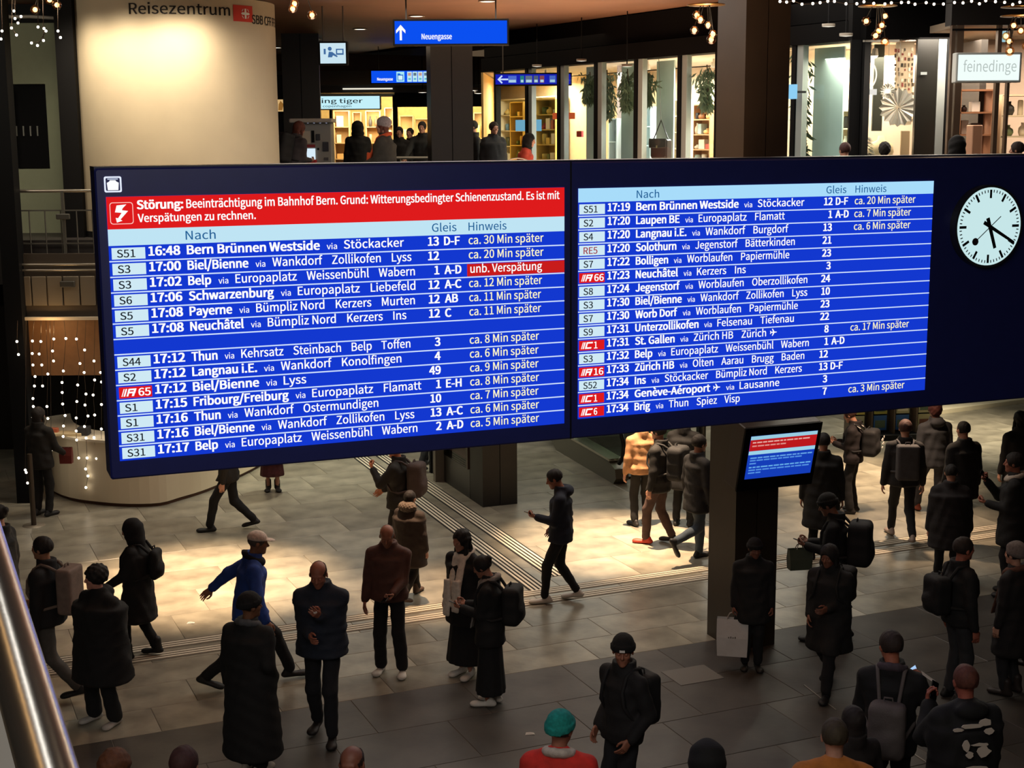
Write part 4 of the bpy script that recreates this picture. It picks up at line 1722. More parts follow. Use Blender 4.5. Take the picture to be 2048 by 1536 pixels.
build_rows(sc1, rowsL, z_r, z_b, cL_, .57, [1086, 1086, 0, 1083, 1081, 1081, 0, 1077, 1076, 1076, 1077, 1076, 1077, 1077], L0, L1)
R0, R1 = _u(1156, 400), _u(1865, 400)
t0, t1, t2 = _z(1156, 377), _z(1156, 405), _z(1156, 838)
sc2 = screen(R0, R1, t0, t2, 'right blue screen listing sixteen later trains')
lobj('header_band', MB, R0, R1, t1, t0, .006, .008, emit('a8dcfa', 1.0), sc2)
hz = t1 + (t0 - t1) * .22
T(sc2, 'Nach', U(1272, hz), U(1317, hz), hz, .06, HB, .006)
T(sc2, 'Gleis', U(1651, hz), U(1691, hz), hz, .06, HB, .006)
T(sc2, 'Hinweis', U(1709, hz), U(1771, hz), hz, .06, HB, .006)
rowsR = [('S51', '17:19', 'Bern Brünnen Westside', 'Stöckacker', 1607, '12', 'D-F', 'ca. 20 Min später'),
         ('S2', '17:20', 'Laupen BE', 'Europaplatz  Flamatt', 1568, '1', 'A-D', 'ca. 7 Min später'),
         ('S4', '17:20', 'Langnau i.E.', 'Wankdorf  Burgdorf', 1575, '13', '', 'ca. 6 Min später'),
         ('RE5', '17:20', 'Solothurn', 'Jegenstorf  Bätterkinden', 1588, '21', '', ''),
         ('S7', '17:22', 'Bolligen', 'Worblaufen  Papiermühle', 1577, '23', '', ''),
         ('IR66', '17:23', 'Neuchâtel', 'Kerzers  Ins', 1490, '3', '', ''),
         ('S8', '17:24', 'Jegenstorf', 'Worblaufen  Oberzollikofen', 1613, '24', '', ''),
         ('S3', '17:30', 'Biel/Bienne', 'Wankdorf  Zollikofen  Lyss', 1613, '10', '', ''),
         ('S7', '17:30', 'Worb Dorf', 'Worblaufen  Papiermühle', 1594, '23', '', ''),
         ('S9', '17:31', 'Unterzollikofen', 'Felsenau  Tiefenau', 1586, '22', '', ''),
         ('IC1', '17:31', 'St. Gallen', 'Zürich HB  Zürich*', 1553, '8', '', 'ca. 17 Min später'),
         ('S3', '17:32', 'Belp', 'Europaplatz  Weissenbühl  Wabern', 1616, '1', 'A-D', ''),
         ('IR16', '17:33', 'Zürich HB', 'Olten  Aarau  Brugg  Baden', 1607, '12', '', ''),
         ('S52', '17:34', 'Ins', 'Stöckacker  Bümpliz Nord  Kerzers', 1602, '13', 'D-F', ''),
         ('IC1', '17:34', 'Genève-Aéroport*', 'Lausanne', 1557, '3', '', ''),
         ('IC6', '17:34', 'Brig', 'Thun  Spiez  Visp', 1478, '7', '', 'ca. 3 Min später')]
cR_ = (_u(1158, 415), _u(1209, 415), _u(1214, 415), _u(1259, 413), _u(1271, 412), _u(1664, 400), _u(1670, 400), _u(1708, 397))
build_rows(sc2, rowsR, t1, t2, cR_, .56, [1829, 1820, 1819] + [0] * 7 + [1816] + [0] * 4 + [1807], R0, R1)
# lit corner symbol on the casing
x0, x1, z0, z1 = _u(208, 368), _u(243, 368), _z(210, 385), _z(210, 353)
put('symbol_frame', ring(rrect(x0, x1, z0, z1, .012), rrect(x0 + .011, x1 - .011, z0 + .011, z1 - .011, .008), MB, .004).mesh('f'), board, emit('e8f0ff', 1.0))
w_, h_ = x1 - x0, z1 - z0
g = G().prism([(x0 + a * w_, z0 + b * h_) for a, b in ((.2, .14), (.8, .14), (.84, .6), (.7, .68), (.66, .76), (.34, .76), (.3, .68), (.16, .6))], MB @ Matrix.Translation((0, 0, .003)), .001)
put('travel_symbol', g.mesh('s'), board, emit('ffffff', 1.0))
lobj('travel_symbol', MB, x0 + w_ * .2, x1 - w_ * .2, z1 - h_ * .2, z1 - h_ * .14, .002, .004, emit('c8d4e8', 1.0), board)

# station clock on the board's right end
cu, cz = hit(1967, 452, MB)
ck = empty('station_clock', MB @ Vector((cu, cz - .36, 0)), 'round white lit station clock on the right end of the departure board', 'clock')
CR_ = .345


def disc(r, z0, z1, n=64, cx=0, cy=0):
    return [(cx + r * math.cos(2 * math.pi * k / n), cy + r * math.sin(2 * math.pi * k / n)) for k in range(n)]


MK = MB @ Matrix.Translation((cu, cz, 0))
g = G().prism(disc(CR_ + .022, 0, 0), MK, .075)
put('clock_case', g.mesh('case'), ck, mat('55585c', .3, .8))
g = G().prism(disc(CR_, 0, 0), MK @ Matrix.Translation((0, 0, .075)), .003)
face_ = put('dial', g.mesh('dial'), ck, emit('c8e8ea', .98))
M_hand = mat('07070a', .5)


def bar_(a_deg, r0, r1, w0, w1=None, off=.08, nm='mark', m=M_hand, par=None, t=.002):
    w1 = w1 or w0
    a = R(90 - a_deg)
    dx, dy = math.cos(a), math.sin(a)
    nx, ny = -dy, dx
    pts = [(r0 * dx - nx * w0, r0 * dy - ny * w0), (r1 * dx - nx * w1, r1 * dy - ny * w1), (r1 * dx + nx * w1, r1 * dy + ny * w1), (r0 * dx + nx * w0, r0 * dy + ny * w0)]
    g = G().prism(pts, MK @ Matrix.Translation((0, 0, off)), t)
    return put(nm, g.mesh(nm), par or ck, m)


g = G()
for k in range(60):
    if k % 5:
        a = R(6 * k)
        dx, dy = math.sin(a), math.cos(a)
        pts = [(dx * r_ + s_ * dy * .0045, dy * r_ - s_ * dx * .0045) for r_, s_ in ((.30, -1), (.325, -1), (.325, 1), (.30, 1))]
        g.prism(pts, MK @ Matrix.Translation((0, 0, .079)), .001)
put('minute_marks', g.mesh('m'), face_, M_hand)
for k in range(12):
    bar_(30 * k, .25, .325, .0115, off=.079, nm='hour_mark', par=face_, t=.001)
bar_(161, -.08, .205, .019, .016, .084, 'hour_hand')
bar_(119, -.08, .31, .017, .012, .089, 'minute_hand')
bar_(231, -.14, .20, .0035, .0035, .094, 'second_hand')
a = R(90 - 231)
g = G().prism(disc(.033, 0, 0, 24, .205 * math.cos(a), .205 * math.sin(a)), MK @ Matrix.Translation((0, 0, .094)), .003)
put('second_hand_disc', g.mesh('d'), ck, mat('2a1418', .5))
# hangers: twin steel arms back to the main column and ceiling rods
for u in (.9, 4.2, 7.9):
    p = MB @ Vector((u, BT, -.15))
    G().tube([p, (p.x, p.y, CEIL)], .022, 8).obj('hanger_rod', mat('0e0e12', .5), board) if u > 8.5 else None
for z_ in (4.2, 5.2):
    p = MB @ Vector((5.9, z_, -.3))
    q = MC @ Vector((.28, z_, 0))
    G().tube([p, q], .06, 8).obj('bracket_arm', M_black, board)

# ------------------------------------------------------------------ signs on the upper level
def sign(label, px0, py0, px1, py1, y, face_c, strength=1.0, depth=.18, cat='sign', rods=True, case=M_black, name='hanging_sign', yaw=0, grow=0):
    a, b = aty(px0, py1, y), aty(px1, py0, y)
    M = Matrix(((1, 0, 0, a.x), (0, 0, -1, y), (0, 1, 0, a.z), (0, 0, 0, 1)))
    w, h = b.x - a.x, b.z - a.z
    e = empty(name, (a.x + w / 2, y, a.z), label, cat)
    lobj('case', M, -.03, w + .03, -.03, h + .03, -depth, 0, case, e, .01)
    f = lobj('face', M, 0, w, 0, h, 0, .006, emit(face_c, strength), e)
    if rods:
        for fx in (.1, .9):
            p = M @ Vector((w * fx, h, -depth / 2))
            G().tube([p, (p.x, p.y, CEIL)], .014, 6).obj('rod', mat('4a4540', .5), e)
    return e, f, M, w, h


def sg_text(f, M, s, x0, x1, y0, cap, m, bold=.01, off=.0075):
    return ltext('lettering', M, text_fit(s, x0, x1, y0, cap, bold), off, m, f)


def poly_part(f, M, pts, m, name, off=.0075, t=.002):
    g = G().prism(pts, M @ Matrix.Translation((0, 0, off)), t)
    return put(name, g.mesh(name), f, m)


SBL = '0b50f0'
e, f, M, w, h = sign('long blue hanging sign with white straight ahead arrow', 790, 41, 1014, 88, 24, SBL)
k = h
poly_part(f, M, [(.22 * k, .16 * k), (.32 * k, .16 * k), (.32 * k, .62 * k), (.48 * k, .46 * k), (.48 * k, .60 * k), (.27 * k, .84 * k), (.06 * k, .60 * k), (.06 * k, .46 * k), (.22 * k, .62 * k)], WHITE, 'arrow')
sg_text(f, M, 'Neuengasse', .43, .92, h * .2, .085, emit('f0f4ff', 1.0), .03)
e, f, M, w, h = sign('white square ticket counter pictogram sign with rounded corners', 641, 86, 691, 127, 26, 'cfeaf6', .95)
blue_ = emit('4a78b0', .8)
poly_part(f, M, [(w * .38 + .035 * math.cos(t), h * .72 + .035 * math.sin(t)) for t in [i * .524 for i in range(12)]], blue_, 'figure_head')
poly_part(f, M, [(w * .3, h * .3), (w * .46, h * .3), (w * .5, h * .4), (w * .66, h * .3), (w * .68, h * .36), (w * .48, h * .56), (w * .34, h * .58)], blue_, 'figure_body')
poly_part(f, M, [(w * .62, h * .42), (w * .92, h * .42), (w * .92, h * .72), (w * .62, h * .72)], blue_, 'machine')
poly_part(f, M, [(w * .67, h * .5), (w * .87, h * .5), (w * .87, h * .66), (w * .67, h * .66)], emit('cfeaf6', .95), 'machine_screen', .0105)
poly_part(f, M, [(w * .14, h * .45), (w * .22, h * .45), (w * .22, h * .72), (w * .14, h * .72)], blue_, 'slot')
e, f, M, w, h = sign('blue hanging sign with folder pictogram and line numbers behind the grooved column', 743, 141, 886, 166, 38, SBL)
sg_text(f, M, 'Neuengasse', w * .08, w * .30, h * .2, .07, WHITE, .03)
poly_part(f, M, [(w * .35, h * .08), (w * .46, h * .08), (w * .46, h * .92), (w * .35, h * .92)], emit('a8e8f4', 1), 'pictogram')
poly_part(f, M, [(w * .365, h * .2), (w * .445, h * .2), (w * .445, h * .68), (w * .41, h * .68), (w * .40, h * .78), (w * .365, h * .78)], emit('1a6ad0', 1), 'folder', .0105)
poly_part(f, M, [(w * .375, h * .25), (w * .435, h * .25), (w * .435, h * .6), (w * .375, h * .6)], emit('d8f4fa', 1), 'folder', .0125)
for k in range(5):
    x = w * (.5 + k * .075)
    poly_part(f, M, [(x, h * .08), (x + w * .065, h * .08), (x + w * .065, h * .92), (x, h * .92)], emit('c0e8ee', 1), 'line_field')
    poly_part(f, M, [(x + w * .012, h * .58), (x + w * .053, h * .58), (x + w * .053, h * .82), (x + w * .012, h * .82)], emit('c89890' if k % 2 == 0 else '607888', 1), 'line_number', .0105)
    poly_part(f, M, [(x + w * .015, h * .25), (x + w * .05, h * .25), (x + w * .05, h * .38), (x + w * .015, h * .38)], emit('50b0c8', 1), 'line_number', .0105)
e, f, M, w, h = sign('reflection of a blue left arrow sign built as a sign before the glass shop', 991, 148, 1141, 169, 31, '1a22b8', .9, rods=True)  # mirror image in the shop glass, modelled as a lit hanging sign
k = h
poly_part(f, M, [(.2 * k, .5 * k), (.62 * k, .92 * k), (.74 * k, .82 * k), (.5 * k, .58 * k), (1.3 * k, .58 * k), (1.3 * k, .42 * k), (.5 * k, .42 * k), (.74 * k, .18 * k), (.62 * k, .08 * k)], emit('c8dcff', 1), 'arrow')
for k, (a, b, c_) in enumerate(((.17, .28, '5878e0'), (.33, .38, '2c8a8a'), (.40, .49, '6a7a90'), (.51, .57, '5a6a80'), (.59, .65, '905058'), (.72, .80, '5878e0'))):
    poly_part(f, M, [(w * a, h * .15), (w * b, h * .15), (w * b, h * .85), (w * a, h * .85)], emit(c_, .8), 'pictogram')
    poly_part(f, M, [(w * (a + .008), h * .2), (w * (b - .008), h * .2), (w * (b - .008), h * .45), (w * (a + .008), h * .45)], emit('b8dcf0', .9), 'pictogram', .0105)
# gift shop lightbox
e, f, M, w, h = sign('white lit shop sign with hand drawn lettering beside the dark column', 606, 192, 759, 218, 41.2, 'c4f0fa', 1.0, rods=False, case=mat('c8c8c8', .5), name='shop_sign')
Ms_ = M
me = text_fit('flying tiger', w * .08, w * .78, h * .46, h * .34, .012)
ltext('lettering', M, me, .0075, emit('1e2a30', 1), f)
ltext('lettering', M, text_fit('copenhagen', w * .26, w * .63, h * .13, h * .17, .01), .0075, emit('40606a', 1), f)
# framed picture
e, f, M, w, h = sign('small warm lit framed picture left of the dark column', 553, 199, 572, 223, 34, 'dcb478', .9, rods=False, name='picture_frame', cat='picture')
poly_part(f, M, [(w * .2, h * .1), (w * .6, h * .1), (w * .75, h * .6), (w * .45, h * .9), (w * .25, h * .6)], emit('9a6a30', .8), 'motif')
p0 = aty(563, 250, 34.3)
tag(G().box((p0.x, 34.35, (UP + zz(150, 34.3, 563)) / 2), (1.0, .3, zz(150, 34.3, 563) - UP)).obj('wall_2', mat('14121c', .6)), 'dark wall strip between drum and column', None, None, 'structure')

# ticket machine
y = 29.5
a, b = aty(588, 333, y), aty(662, 237, y)
M = Matrix(((1, 0, 0, a.x), (0, 0, -1, y), (0, 1, 0, UP), (0, 0, 0, 1)))
w, H_ = b.x - a.x, b.z - UP
e = empty('ticket_machine', (a.x + w / 2, y, UP), 'grey ticket machine with red tray and lit touch screen', 'ticket machine')
M_tm = mat('8a8880', .45)
lobj('cabinet', M, 0, w, .05, H_ - .08, -.45, 0, M_tm, e, .02)
lobj('foot', M, .03, w - .03, 0, .05, -.42, -.03, M_black, e)
lobj('hood', M, -.04, w + .04, H_ - .08, H_, -.5, .22, mat('b0aca4', .5), e, .015)
for k in range(6):
    p = M @ Vector((w * (.1 + .16 * k), H_ - .085, .14))
    G().lathe(tuple(p), [(.022, -.004), (0, -.008)], 10).obj('lamp', emit('d8dcff', 1.6), e)
zp = lambda py: aty(625, py, y).z - UP
xp = lambda px: aty(px, 280, y).x - a.x
lobj('info_panel', M, xp(594), xp(621), zp(287), zp(262), 0, .01, mat('b8ae98', .4), e)
lobj('slot', M, xp(623), xp(629), zp(285), zp(261), 0, .012, M_black, e)
lobj('card_reader', M, xp(632), xp(641), zp(281), zp(268), 0, .03, mat('2a2a30', .4), e, .008)
lobj('keypad', M, xp(645), xp(657), zp(303), zp(284), 0, .02, mat('1c1c28', .4), e)
lobj('coin_slot', M, xp(634), xp(638), zp(300), zp(296), 0, .015, M_black, e)
lobj('return_cup', M, xp(647), xp(656), zp(321), zp(315), 0, .02, mat('4a4848', .4), e)
lobj('red_strip', M, xp(609), xp(630), zp(295), zp(289), 0, .01, mat('8a2020', .5), e)
lobj('touch_screen', M, xp(603), xp(630), zp(319), zp(297), 0, .03, emit('d8ecf8', 1.0), e)
lobj('red_tray', M, xp(601), xp(633), zp(331), zp(319), 0, .12, mat('b02020', .5), e, .015)
a2 = aty(553, 300, y)
e = empty('poster_stand', (aty(557, 300, 28).x, 28, UP), 'slim pale stand with red edge beside the drum', 'stand')
p = aty(556, 283, 28)
G().box((p.x, 28, (UP + p.z) / 2), (.09, .12, p.z - UP)).obj('body', mat('b8b4ac', .6), e)
G().box((p.x, 27.93, p.z - .5), (.05, .02, .6)).obj('red_strip', mat('a02828', .6), e)

# leaning rails behind the board
for px0, px1, py, y, lb in ((790, 880, 316, 33, 'steel leaning rail left of the grooved column'), (1000, 1100, 324, 29, 'steel leaning rail under the orange parasol of the pushchair'), (712, 745, 311, 33.5, 'short steel leaning rail in front of the gift shop')):
    a, b = aty(px0, py, y), aty(px1, py, y)
    e = empty('leaning_rail', ((a.x + b.x) / 2, y, UP), lb.replace('under the orange parasol of the pushchair', 'in front of the glass shop corner'), 'railing')
    G().tube([a, b], .035, 10).obj('rail', mat('9a988e', .35, .7), e)
    for t in (.12, .88):
        q = a.lerp(b, t)
        G().tube([(q.x, q.y, UP), (q.x, q.y, q.z)], .025, 8).obj('post', mat('8a887e', .35, .7), e)

# ------------------------------------------------------------------ glass shop, seen at a slant
FO = aty(990, 250, 33)
FE = aty(1720, 250, 22.4)
fd = (FE - FO)
fd.z = 0
FL = fd.length
fa = math.degrees(math.atan2(fd.y, fd.x))
MF = frame((FO.x, FO.y, 0), fa)   # local x from left (far) to right (near); -z goes into the shop
ZG = 7.35
fs = lambda px, py=200: hit(px, py, MF)[0]
fz = lambda px, py: hit(px, py, MF)[1]
e = empty('glass_facade', tuple(MF @ Vector((FL / 2, UP, 0))), 'slanting full height glass shop front right of the arrow sign', 'shop front')
lobj('fascia', MF, -.6, FL + .1, ZG, ZG + .3, -.35, .03, mat('060505', .85, spec=.1), e)
lobj('fascia_upper', MF, -.6, FL + .1, ZG + .32, CEIL - .02, -.35, -.05, mat('060505', .85, spec=.1), e)
ml = [990, 1052, 1116, 1190, 1270, 1357, 1432, 1585, 1722]
for i, px in enumerate(ml):
    s_ = fs(px)
    lobj('mullion', MF, s_ - .05, s_ + .05, UP, ZG, -.12, .0, M_black, e)
    if 0 < i < 8:
        lobj('jamb', MF, s_ + .055, s_ + .2, UP, ZG, -.14, -.03, mat('8e9490', .5), e)
for a, b in zip(ml[:-1], ml[1:]):
    lobj('glass_pane', MF, fs(a) + .05, fs(b) - .05, UP + .05, ZG, -.05, -.04, glass('f4fbfa', .03), e)
lobj('sill', MF, 0, FL, UP, UP + .06, -.14, .02, M_dark, e)
# room behind
DP = 3.2
M_beige = mat('cdb497', .8, noise=.05)
for nm, args in (('wall_3', (-.3, FL - .6, UP, ZG, -DP - .1, -DP)),):
    tag(lobj(nm, MF, *args, M_beige), 'beige rear wall of the glass shop', None, None, 'structure')
xq = hit(993, 200, MF, -DP)[0]


def quadslab(pts, y0, y1):
    g = G()
    n = len(pts)
    vs = [MF @ Vector((a, y0, b)) for a, b in pts] + [MF @ Vector((a, y1, b)) for a, b in pts]
    return g.add(vs, [tuple(range(n)), tuple(range(2 * n - 1, n - 1, -1))] + [(i, n + i, n + (i + 1) % n, (i + 1) % n) for i in range(n)])


tag(quadslab([(-.66, 0), (-.56, 0), (xq + .1, -DP), (xq, -DP)], UP, ZG).obj('wall_4', mat('c8a868', .8)), 'slanting side wall at the far end of the glass shop', None, None, 'structure')
tag(quadslab([(-.6, 0), (-.3, 0), (-.3, -DP), (xq, -DP)], UP, UP + .03).obj('floor_shop_far', mat('8a7a66', .5)), 'floor of the far corner of the glass shop', None, None, 'structure')
tag(quadslab([(-.6, 0), (-.3, 0), (-.3, -DP), (xq, -DP)], ZG + .02, ZG + .12).obj('ceiling_shop_far', mat('b8aa98', .8)), 'ceiling of the far corner of the glass shop', None, None, 'structure')
tag(lobj('wall_9', MF, xq, -.3, UP, ZG, -DP - .1, -DP, M_beige), 'rear wall of the far corner of the glass shop', None, None, 'structure')
p = MF @ Vector((-2.2, ZG - .15, -2.3))
light('AREA', p, 230, (1, .86, .55), p + Vector((0, 0, -1)), size=1.2)
tag(lobj('floor_shop', MF, -.3, FL - .2, UP, UP + .03, -DP, -.15, mat('8a7a66', .5)), 'pale floor of the glass shop', None, None, 'structure')
tag(lobj('ceiling_shop', MF, -.3, FL - .6, ZG + .02, ZG + .12, -DP, -.36, mat('b8aa98', .8)), 'pale ceiling of the glass shop', None, None, 'structure')
for s_, pw, c_ in ((1.2, 170, (1, .8, .5)), (3.6, 340, (1, .95, .9)), (6.0, 360, (1, .97, .93)), (8.2, 300, (1, .9, .78)), (10.4, 200, (1, .95, .88))):
    p = MF @ Vector((s_, ZG - .15, -1.7))
    light('AREA', p, pw, c_, p + Vector((0, 0, -1)), size=1.3)
rn = random.Random(11)
for k in range(8):
    p = MF @ Vector((.9 + k * 1.35, ZG - .1, -.8 - (k % 3) * .6))
    g = G()
    g.lathe(tuple(p), [(0, .11), (.02, .11), (.02, .05), (.05, .04), (.055, -.05)], 12)
    o = empty('track_spotlight', tuple(p), 'small white spotlight on the ceiling inside the glass shop', 'lamp', 'spotlights inside the glass shop')
    g.obj('housing', mat('d8d4cc', .4), o)
    G().lathe(tuple(p), [(.05, -.048), (0, -.049)], 12).obj('lens', emit('fff6e8', 3.0), o)
# frosted window backdrops and shop goods, by sight line at a given depth behind the glass


def behind(px0, px1, py0, py1, dep):
    x0, y1 = hit(px0, py0, MF, -dep)
    x1, y0 = hit(px1, py1, MF, -dep)
    return x0, x1, y0, y1


M_frost = mat('bcd0ce', .5, noise=.12, nscale=1.2, stretch=(1, 1, .3))
for px0, px1, lb in ((1158, 1186, 'pale frosted glass screen behind the second garland'), (1228, 1266, 'frosted teal glass screen behind the third garland'), (1298, 1330, 'narrow frosted screen behind the hanging bag'), (1612, 1664, 'tall frosted screen right of the main column')):
    x0, x1, y0, y1 = behind(px0, px1, 112, 330, .45)
    o = lobj('frosted_screen', MF, x0, x1, UP + .05, ZG - .02, -.66, -.63, M_frost, None)
    tag(o, lb, 'screen panel')


def garland(px, py0, py1, wid, label, dep=.3, col='6f7c64', n=420, sd=1):
    x, yt = hit(px, py0, MF, -dep)
    _, yb2 = hit(px, py1, MF, -dep)
    r_ = random.Random(sd)
    e = empty('garland', tuple(MF @ Vector((x, yt, -dep))), label, 'greenery')
    g = G()
    for k in range(n):
        t = r_.random() ** .7
        yy = yt + (yb2 - yt) * t
        ww = wid * (1.0 - .75 * t) * (.6 + .4 * math.sin(9 * t + sd))
        c_ = Vector((x + r_.uniform(-ww, ww), yy, -dep + r_.uniform(-.12, .12)))
        L, a = r_.uniform(.1, .2), r_.gauss(-math.pi / 2, .7)
        d = Vector((math.cos(a), math.sin(a), r_.uniform(-.4, .4))).normalized()
        s_ = d.cross(Vector((0, 0, 1))).normalized() * r_.uniform(.016, .028)
        q = [c_, c_ + d * L * .5 + s_, c_ + d * L, c_ + d * L * .5 - s_]
        g.add([MF @ v_ for v_ in q], [(0, 1, 2, 3)])
    o = g.obj('leaves', mat(col, .6, noise=.35, nscale=6), e)
    o['kind'] = 'stuff'
    G().tube([MF @ Vector((x, yt + .02, -dep)), MF @ Vector((x + .05, (yt + yb2) / 2, -dep)), MF @ Vector((x, yb2, -dep))], .012, 5).obj('stem', mat('4a3a28', .8), e)


garland(1180, 146, 200, .3, 'dark green garland at the top of the second shop window', sd=1, n=420)
garland(1214, 142, 232, .42, 'large silvery green garland hanging between two mullions', sd=2, n=620, col='8a9680')
garland(1255, 140, 215, .36, 'green garland left of the third black mullion', sd=3, n=420)
garland(1293, 138, 205, .34, 'green garland right of the third black mullion', sd=4, n=400)
garland(1414, 132, 215, .3, 'drooping garland just left of the main column', sd=5, n=420)
garland(1606, 98, 330, .16, 'long narrow garland on the window right of the main column', sd=6, n=420, col='66745c')

# handbag hanging in the window
x0, x1, y0, y1 = behind(1304, 1336, 278, 318, .4)
e = empty('handbag', tuple(MF @ Vector(((x0 + x1) / 2, y0, -.4))), 'dark leather handbag hung on a long strap in the shop window', 'bag')
lobj('body', MF, x0, x1, y0, y1, -.5, -.35, mat('231d1a', .5), e, .03)
lobj('flap', MF, x0 - .01, x1 + .01, y0 + (y1 - y0) * .55, y1 + .01, -.35, -.33, mat('2c2420', .5), e, .02)
lobj('clasp', MF, (x0 + x1) / 2 - .02, (x0 + x1) / 2 + .02, y0 + (y1 - y0) * .55, y0 + (y1 - y0) * .68, -.33, -.32, mat('c8b890', .3, .8), e)
xm = (x0 + x1) / 2
G().tube([MF @ Vector((x0 + .03, y1, -.42)), MF @ Vector((xm, y1 + .35, -.42)), MF @ Vector((x1 - .03, y1, -.42))], .012, 6).obj('strap', mat('231d1a', .5), e)
G().tube([MF @ Vector((xm, y1 + .33, -.42)), MF @ Vector((xm - .1, ZG, -.42))], .006, 5).obj('cord', mat('6a6a66', .5), e)

# shelves with goods
goods_n = [0]


def shelf(M, x0, x1, z0, z1, dep0, dep, rows_, label, col='b8a58a', pal=('c8503c', 'e8dcc8', '8a5a34', 'd8a868', '3a3a40', 'a8b8b0'), gl=None, sd=1, back=True, lit=None, per=5):
    r_ = random.Random(sd)
    e = empty('shop_shelf', tuple(M @ Vector(((x0 + x1) / 2, z0, -dep0))), label, 'shelf')
    ms = mat(col, .7)
    for xx in (x0, x1):
        lobj('side_panel', M, xx - .015, xx + .015, z0, z1, -dep0 - dep, -dep0, ms, e)
    if back:
        lobj('back_panel', M, x0, x1, z0, z1, -dep0 - dep, -dep0 - dep + .015, ms, e)
    hh = (z1 - z0) / rows_
    for k in range(rows_ + 1):
        lobj('shelf_board', M, x0, x1, z0 + k * hh - .012, z0 + k * hh + .012, -dep0 - dep, -dep0, ms, e)
    for k in range(rows_):
        x = x0 + .06
        i = 0
        while x < x1 - .12 and i < per:
            w_ = r_.uniform(.09, .2)
            h_ = r_.uniform(.3, .75) * hh
            c_ = r_.choice(pal)
            if x + w_ > x1 - .03:
                break
            base = z0 + k * hh + .012
            kd = r_.randrange(3)
            cx = x + w_ / 2
            zc = -dep0 - dep * .45
            g = G()
            if kd == 0:
                g.box(None, (w_, h_, min(.16, dep * .6)), M=Matrix.Identity(4), bev=.006)
                me, nm = g.mesh('goods'), 'boxed_goods'
                mw = M @ Matrix.Translation((cx, base + h_ / 2, zc))
            else:
                r1 = min(w_ / 2, dep * .35)
                pr = [(0, 0), (r1 * .7, 0), (r1, h_ * .3), (r1 * .9, h_ * .6), (r1 * .4, h_ * .8), (r1 * .45, h_)] if kd == 1 else [(0, 0), (r1 * .8, 0), (r1 * .8, h_ * .9), (r1 * .6, h_), (0, h_)]
                g.lathe((0, 0, 0), pr, 12)
                me, nm = g.mesh('goods'), ('vase' if kd == 1 else 'jar')
                mw = M @ Matrix.Translation((cx, base, zc)) @ Matrix.Rotation(R(-90), 4, 'X')
            o = put(nm, me, None, mat(c_, .5), mw)
            tag(o, ' '.join((gl or 'small shop item').split()[:12]) + ', row %s from below' % ('one', 'two', 'three', 'four', 'five')[k], {'boxed_goods': 'box', 'vase': 'vase', 'jar': 'jar'}[nm], (gl or 'shop goods') + ' row %d' % (k + 1))
            x += w_ + r_.uniform(.03, .1)
            i += 1
            goods_n[0] += 1
    return e


def fshelf(px0, px1, py0, py1, dep, rows_, label, **kw):
    x0, x1, y0, y1 = behind(px0, px1, py0, py1, dep)
    shelf(MF, x0, x1, y0, y1, dep, .35, rows_, label, **kw)


fshelf(1218, 1232, 238, 330, .9, 2, 'white display niche with red and dark goods behind the third window', gl='goods in the white niche behind the third window', col='d8e0e0', sd=2, pal=('b02830', '20242c', 'e8e8e8', '8a4a30'), per=2)
fshelf(1285, 1300, 215, 330, .9, 3, 'white display niche left of the handbag', gl='goods in the white niche left of the handbag', col='d8e0e0', sd=3, pal=('503830', 'b8a890', '808890'), per=2)
fshelf(1346, 1355, 200, 330, .9, 4, 'narrow white shelf with red and cream packets right of the handbag', gl='packets on the narrow shelf right of the handbag', col='d0b898', sd=4, pal=('c84830', 'e0d0b8', '302828'), per=2)
fshelf(1376, 1418, 210, 330, 1.6, 4, 'wooden shelf of ceramics left of the main column', gl='ceramics on the wooden shelf left of the main column', col='b8875a', sd=5)
fshelf(1670, 1695, 222, 330, 1.4, 3, 'cream shelf with blue and red goods right of the frosted screen', gl='goods on the cream shelf right of the frosted screen', col='d8c8a8', sd=6, pal=('1c3c7a', 'b03038', 'e8e0d0', '2a2a2a'), per=3)
x0, x1, y0, y1 = behind(1130, 1150, 305, 330, .5)
o = G()
p = MF @ Vector(((x0 + x1) / 2, UP + .65, -.5))
o.lathe(tuple(p), [(0, 0), (.12, 0), (.3, .26), (.28, .26), (.1, .03)], 20)
tag(o.obj('bowl', mat('c84a38', .5)), 'coral red bowl in the shop window left of the first garland', 'bowl')
tag(lobj('plinth', MF, x0 - .1, x1 + .1, UP + .03, UP + .65, -.8, -.2, mat('b8b4ac', .6)), 'grey plinth under the coral red bowl', 'plinth')
x0, x1, y0, y1 = behind(1153, 1163, 262, 274, 1.0)
tag(lobj('fire_alarm', MF, x0, x1, y0, y1, -1.05, -1.0, mat('a01c1c', .5)), 'small dark red square alarm box in the pink lit window', 'alarm')
tag(lobj('partition', MF, fs(1146), fs(1172), UP, ZG, -1.15, -1.05, mat('d8b8b4', .7)), 'pink white partition wall behind the red alarm box', 'partition')
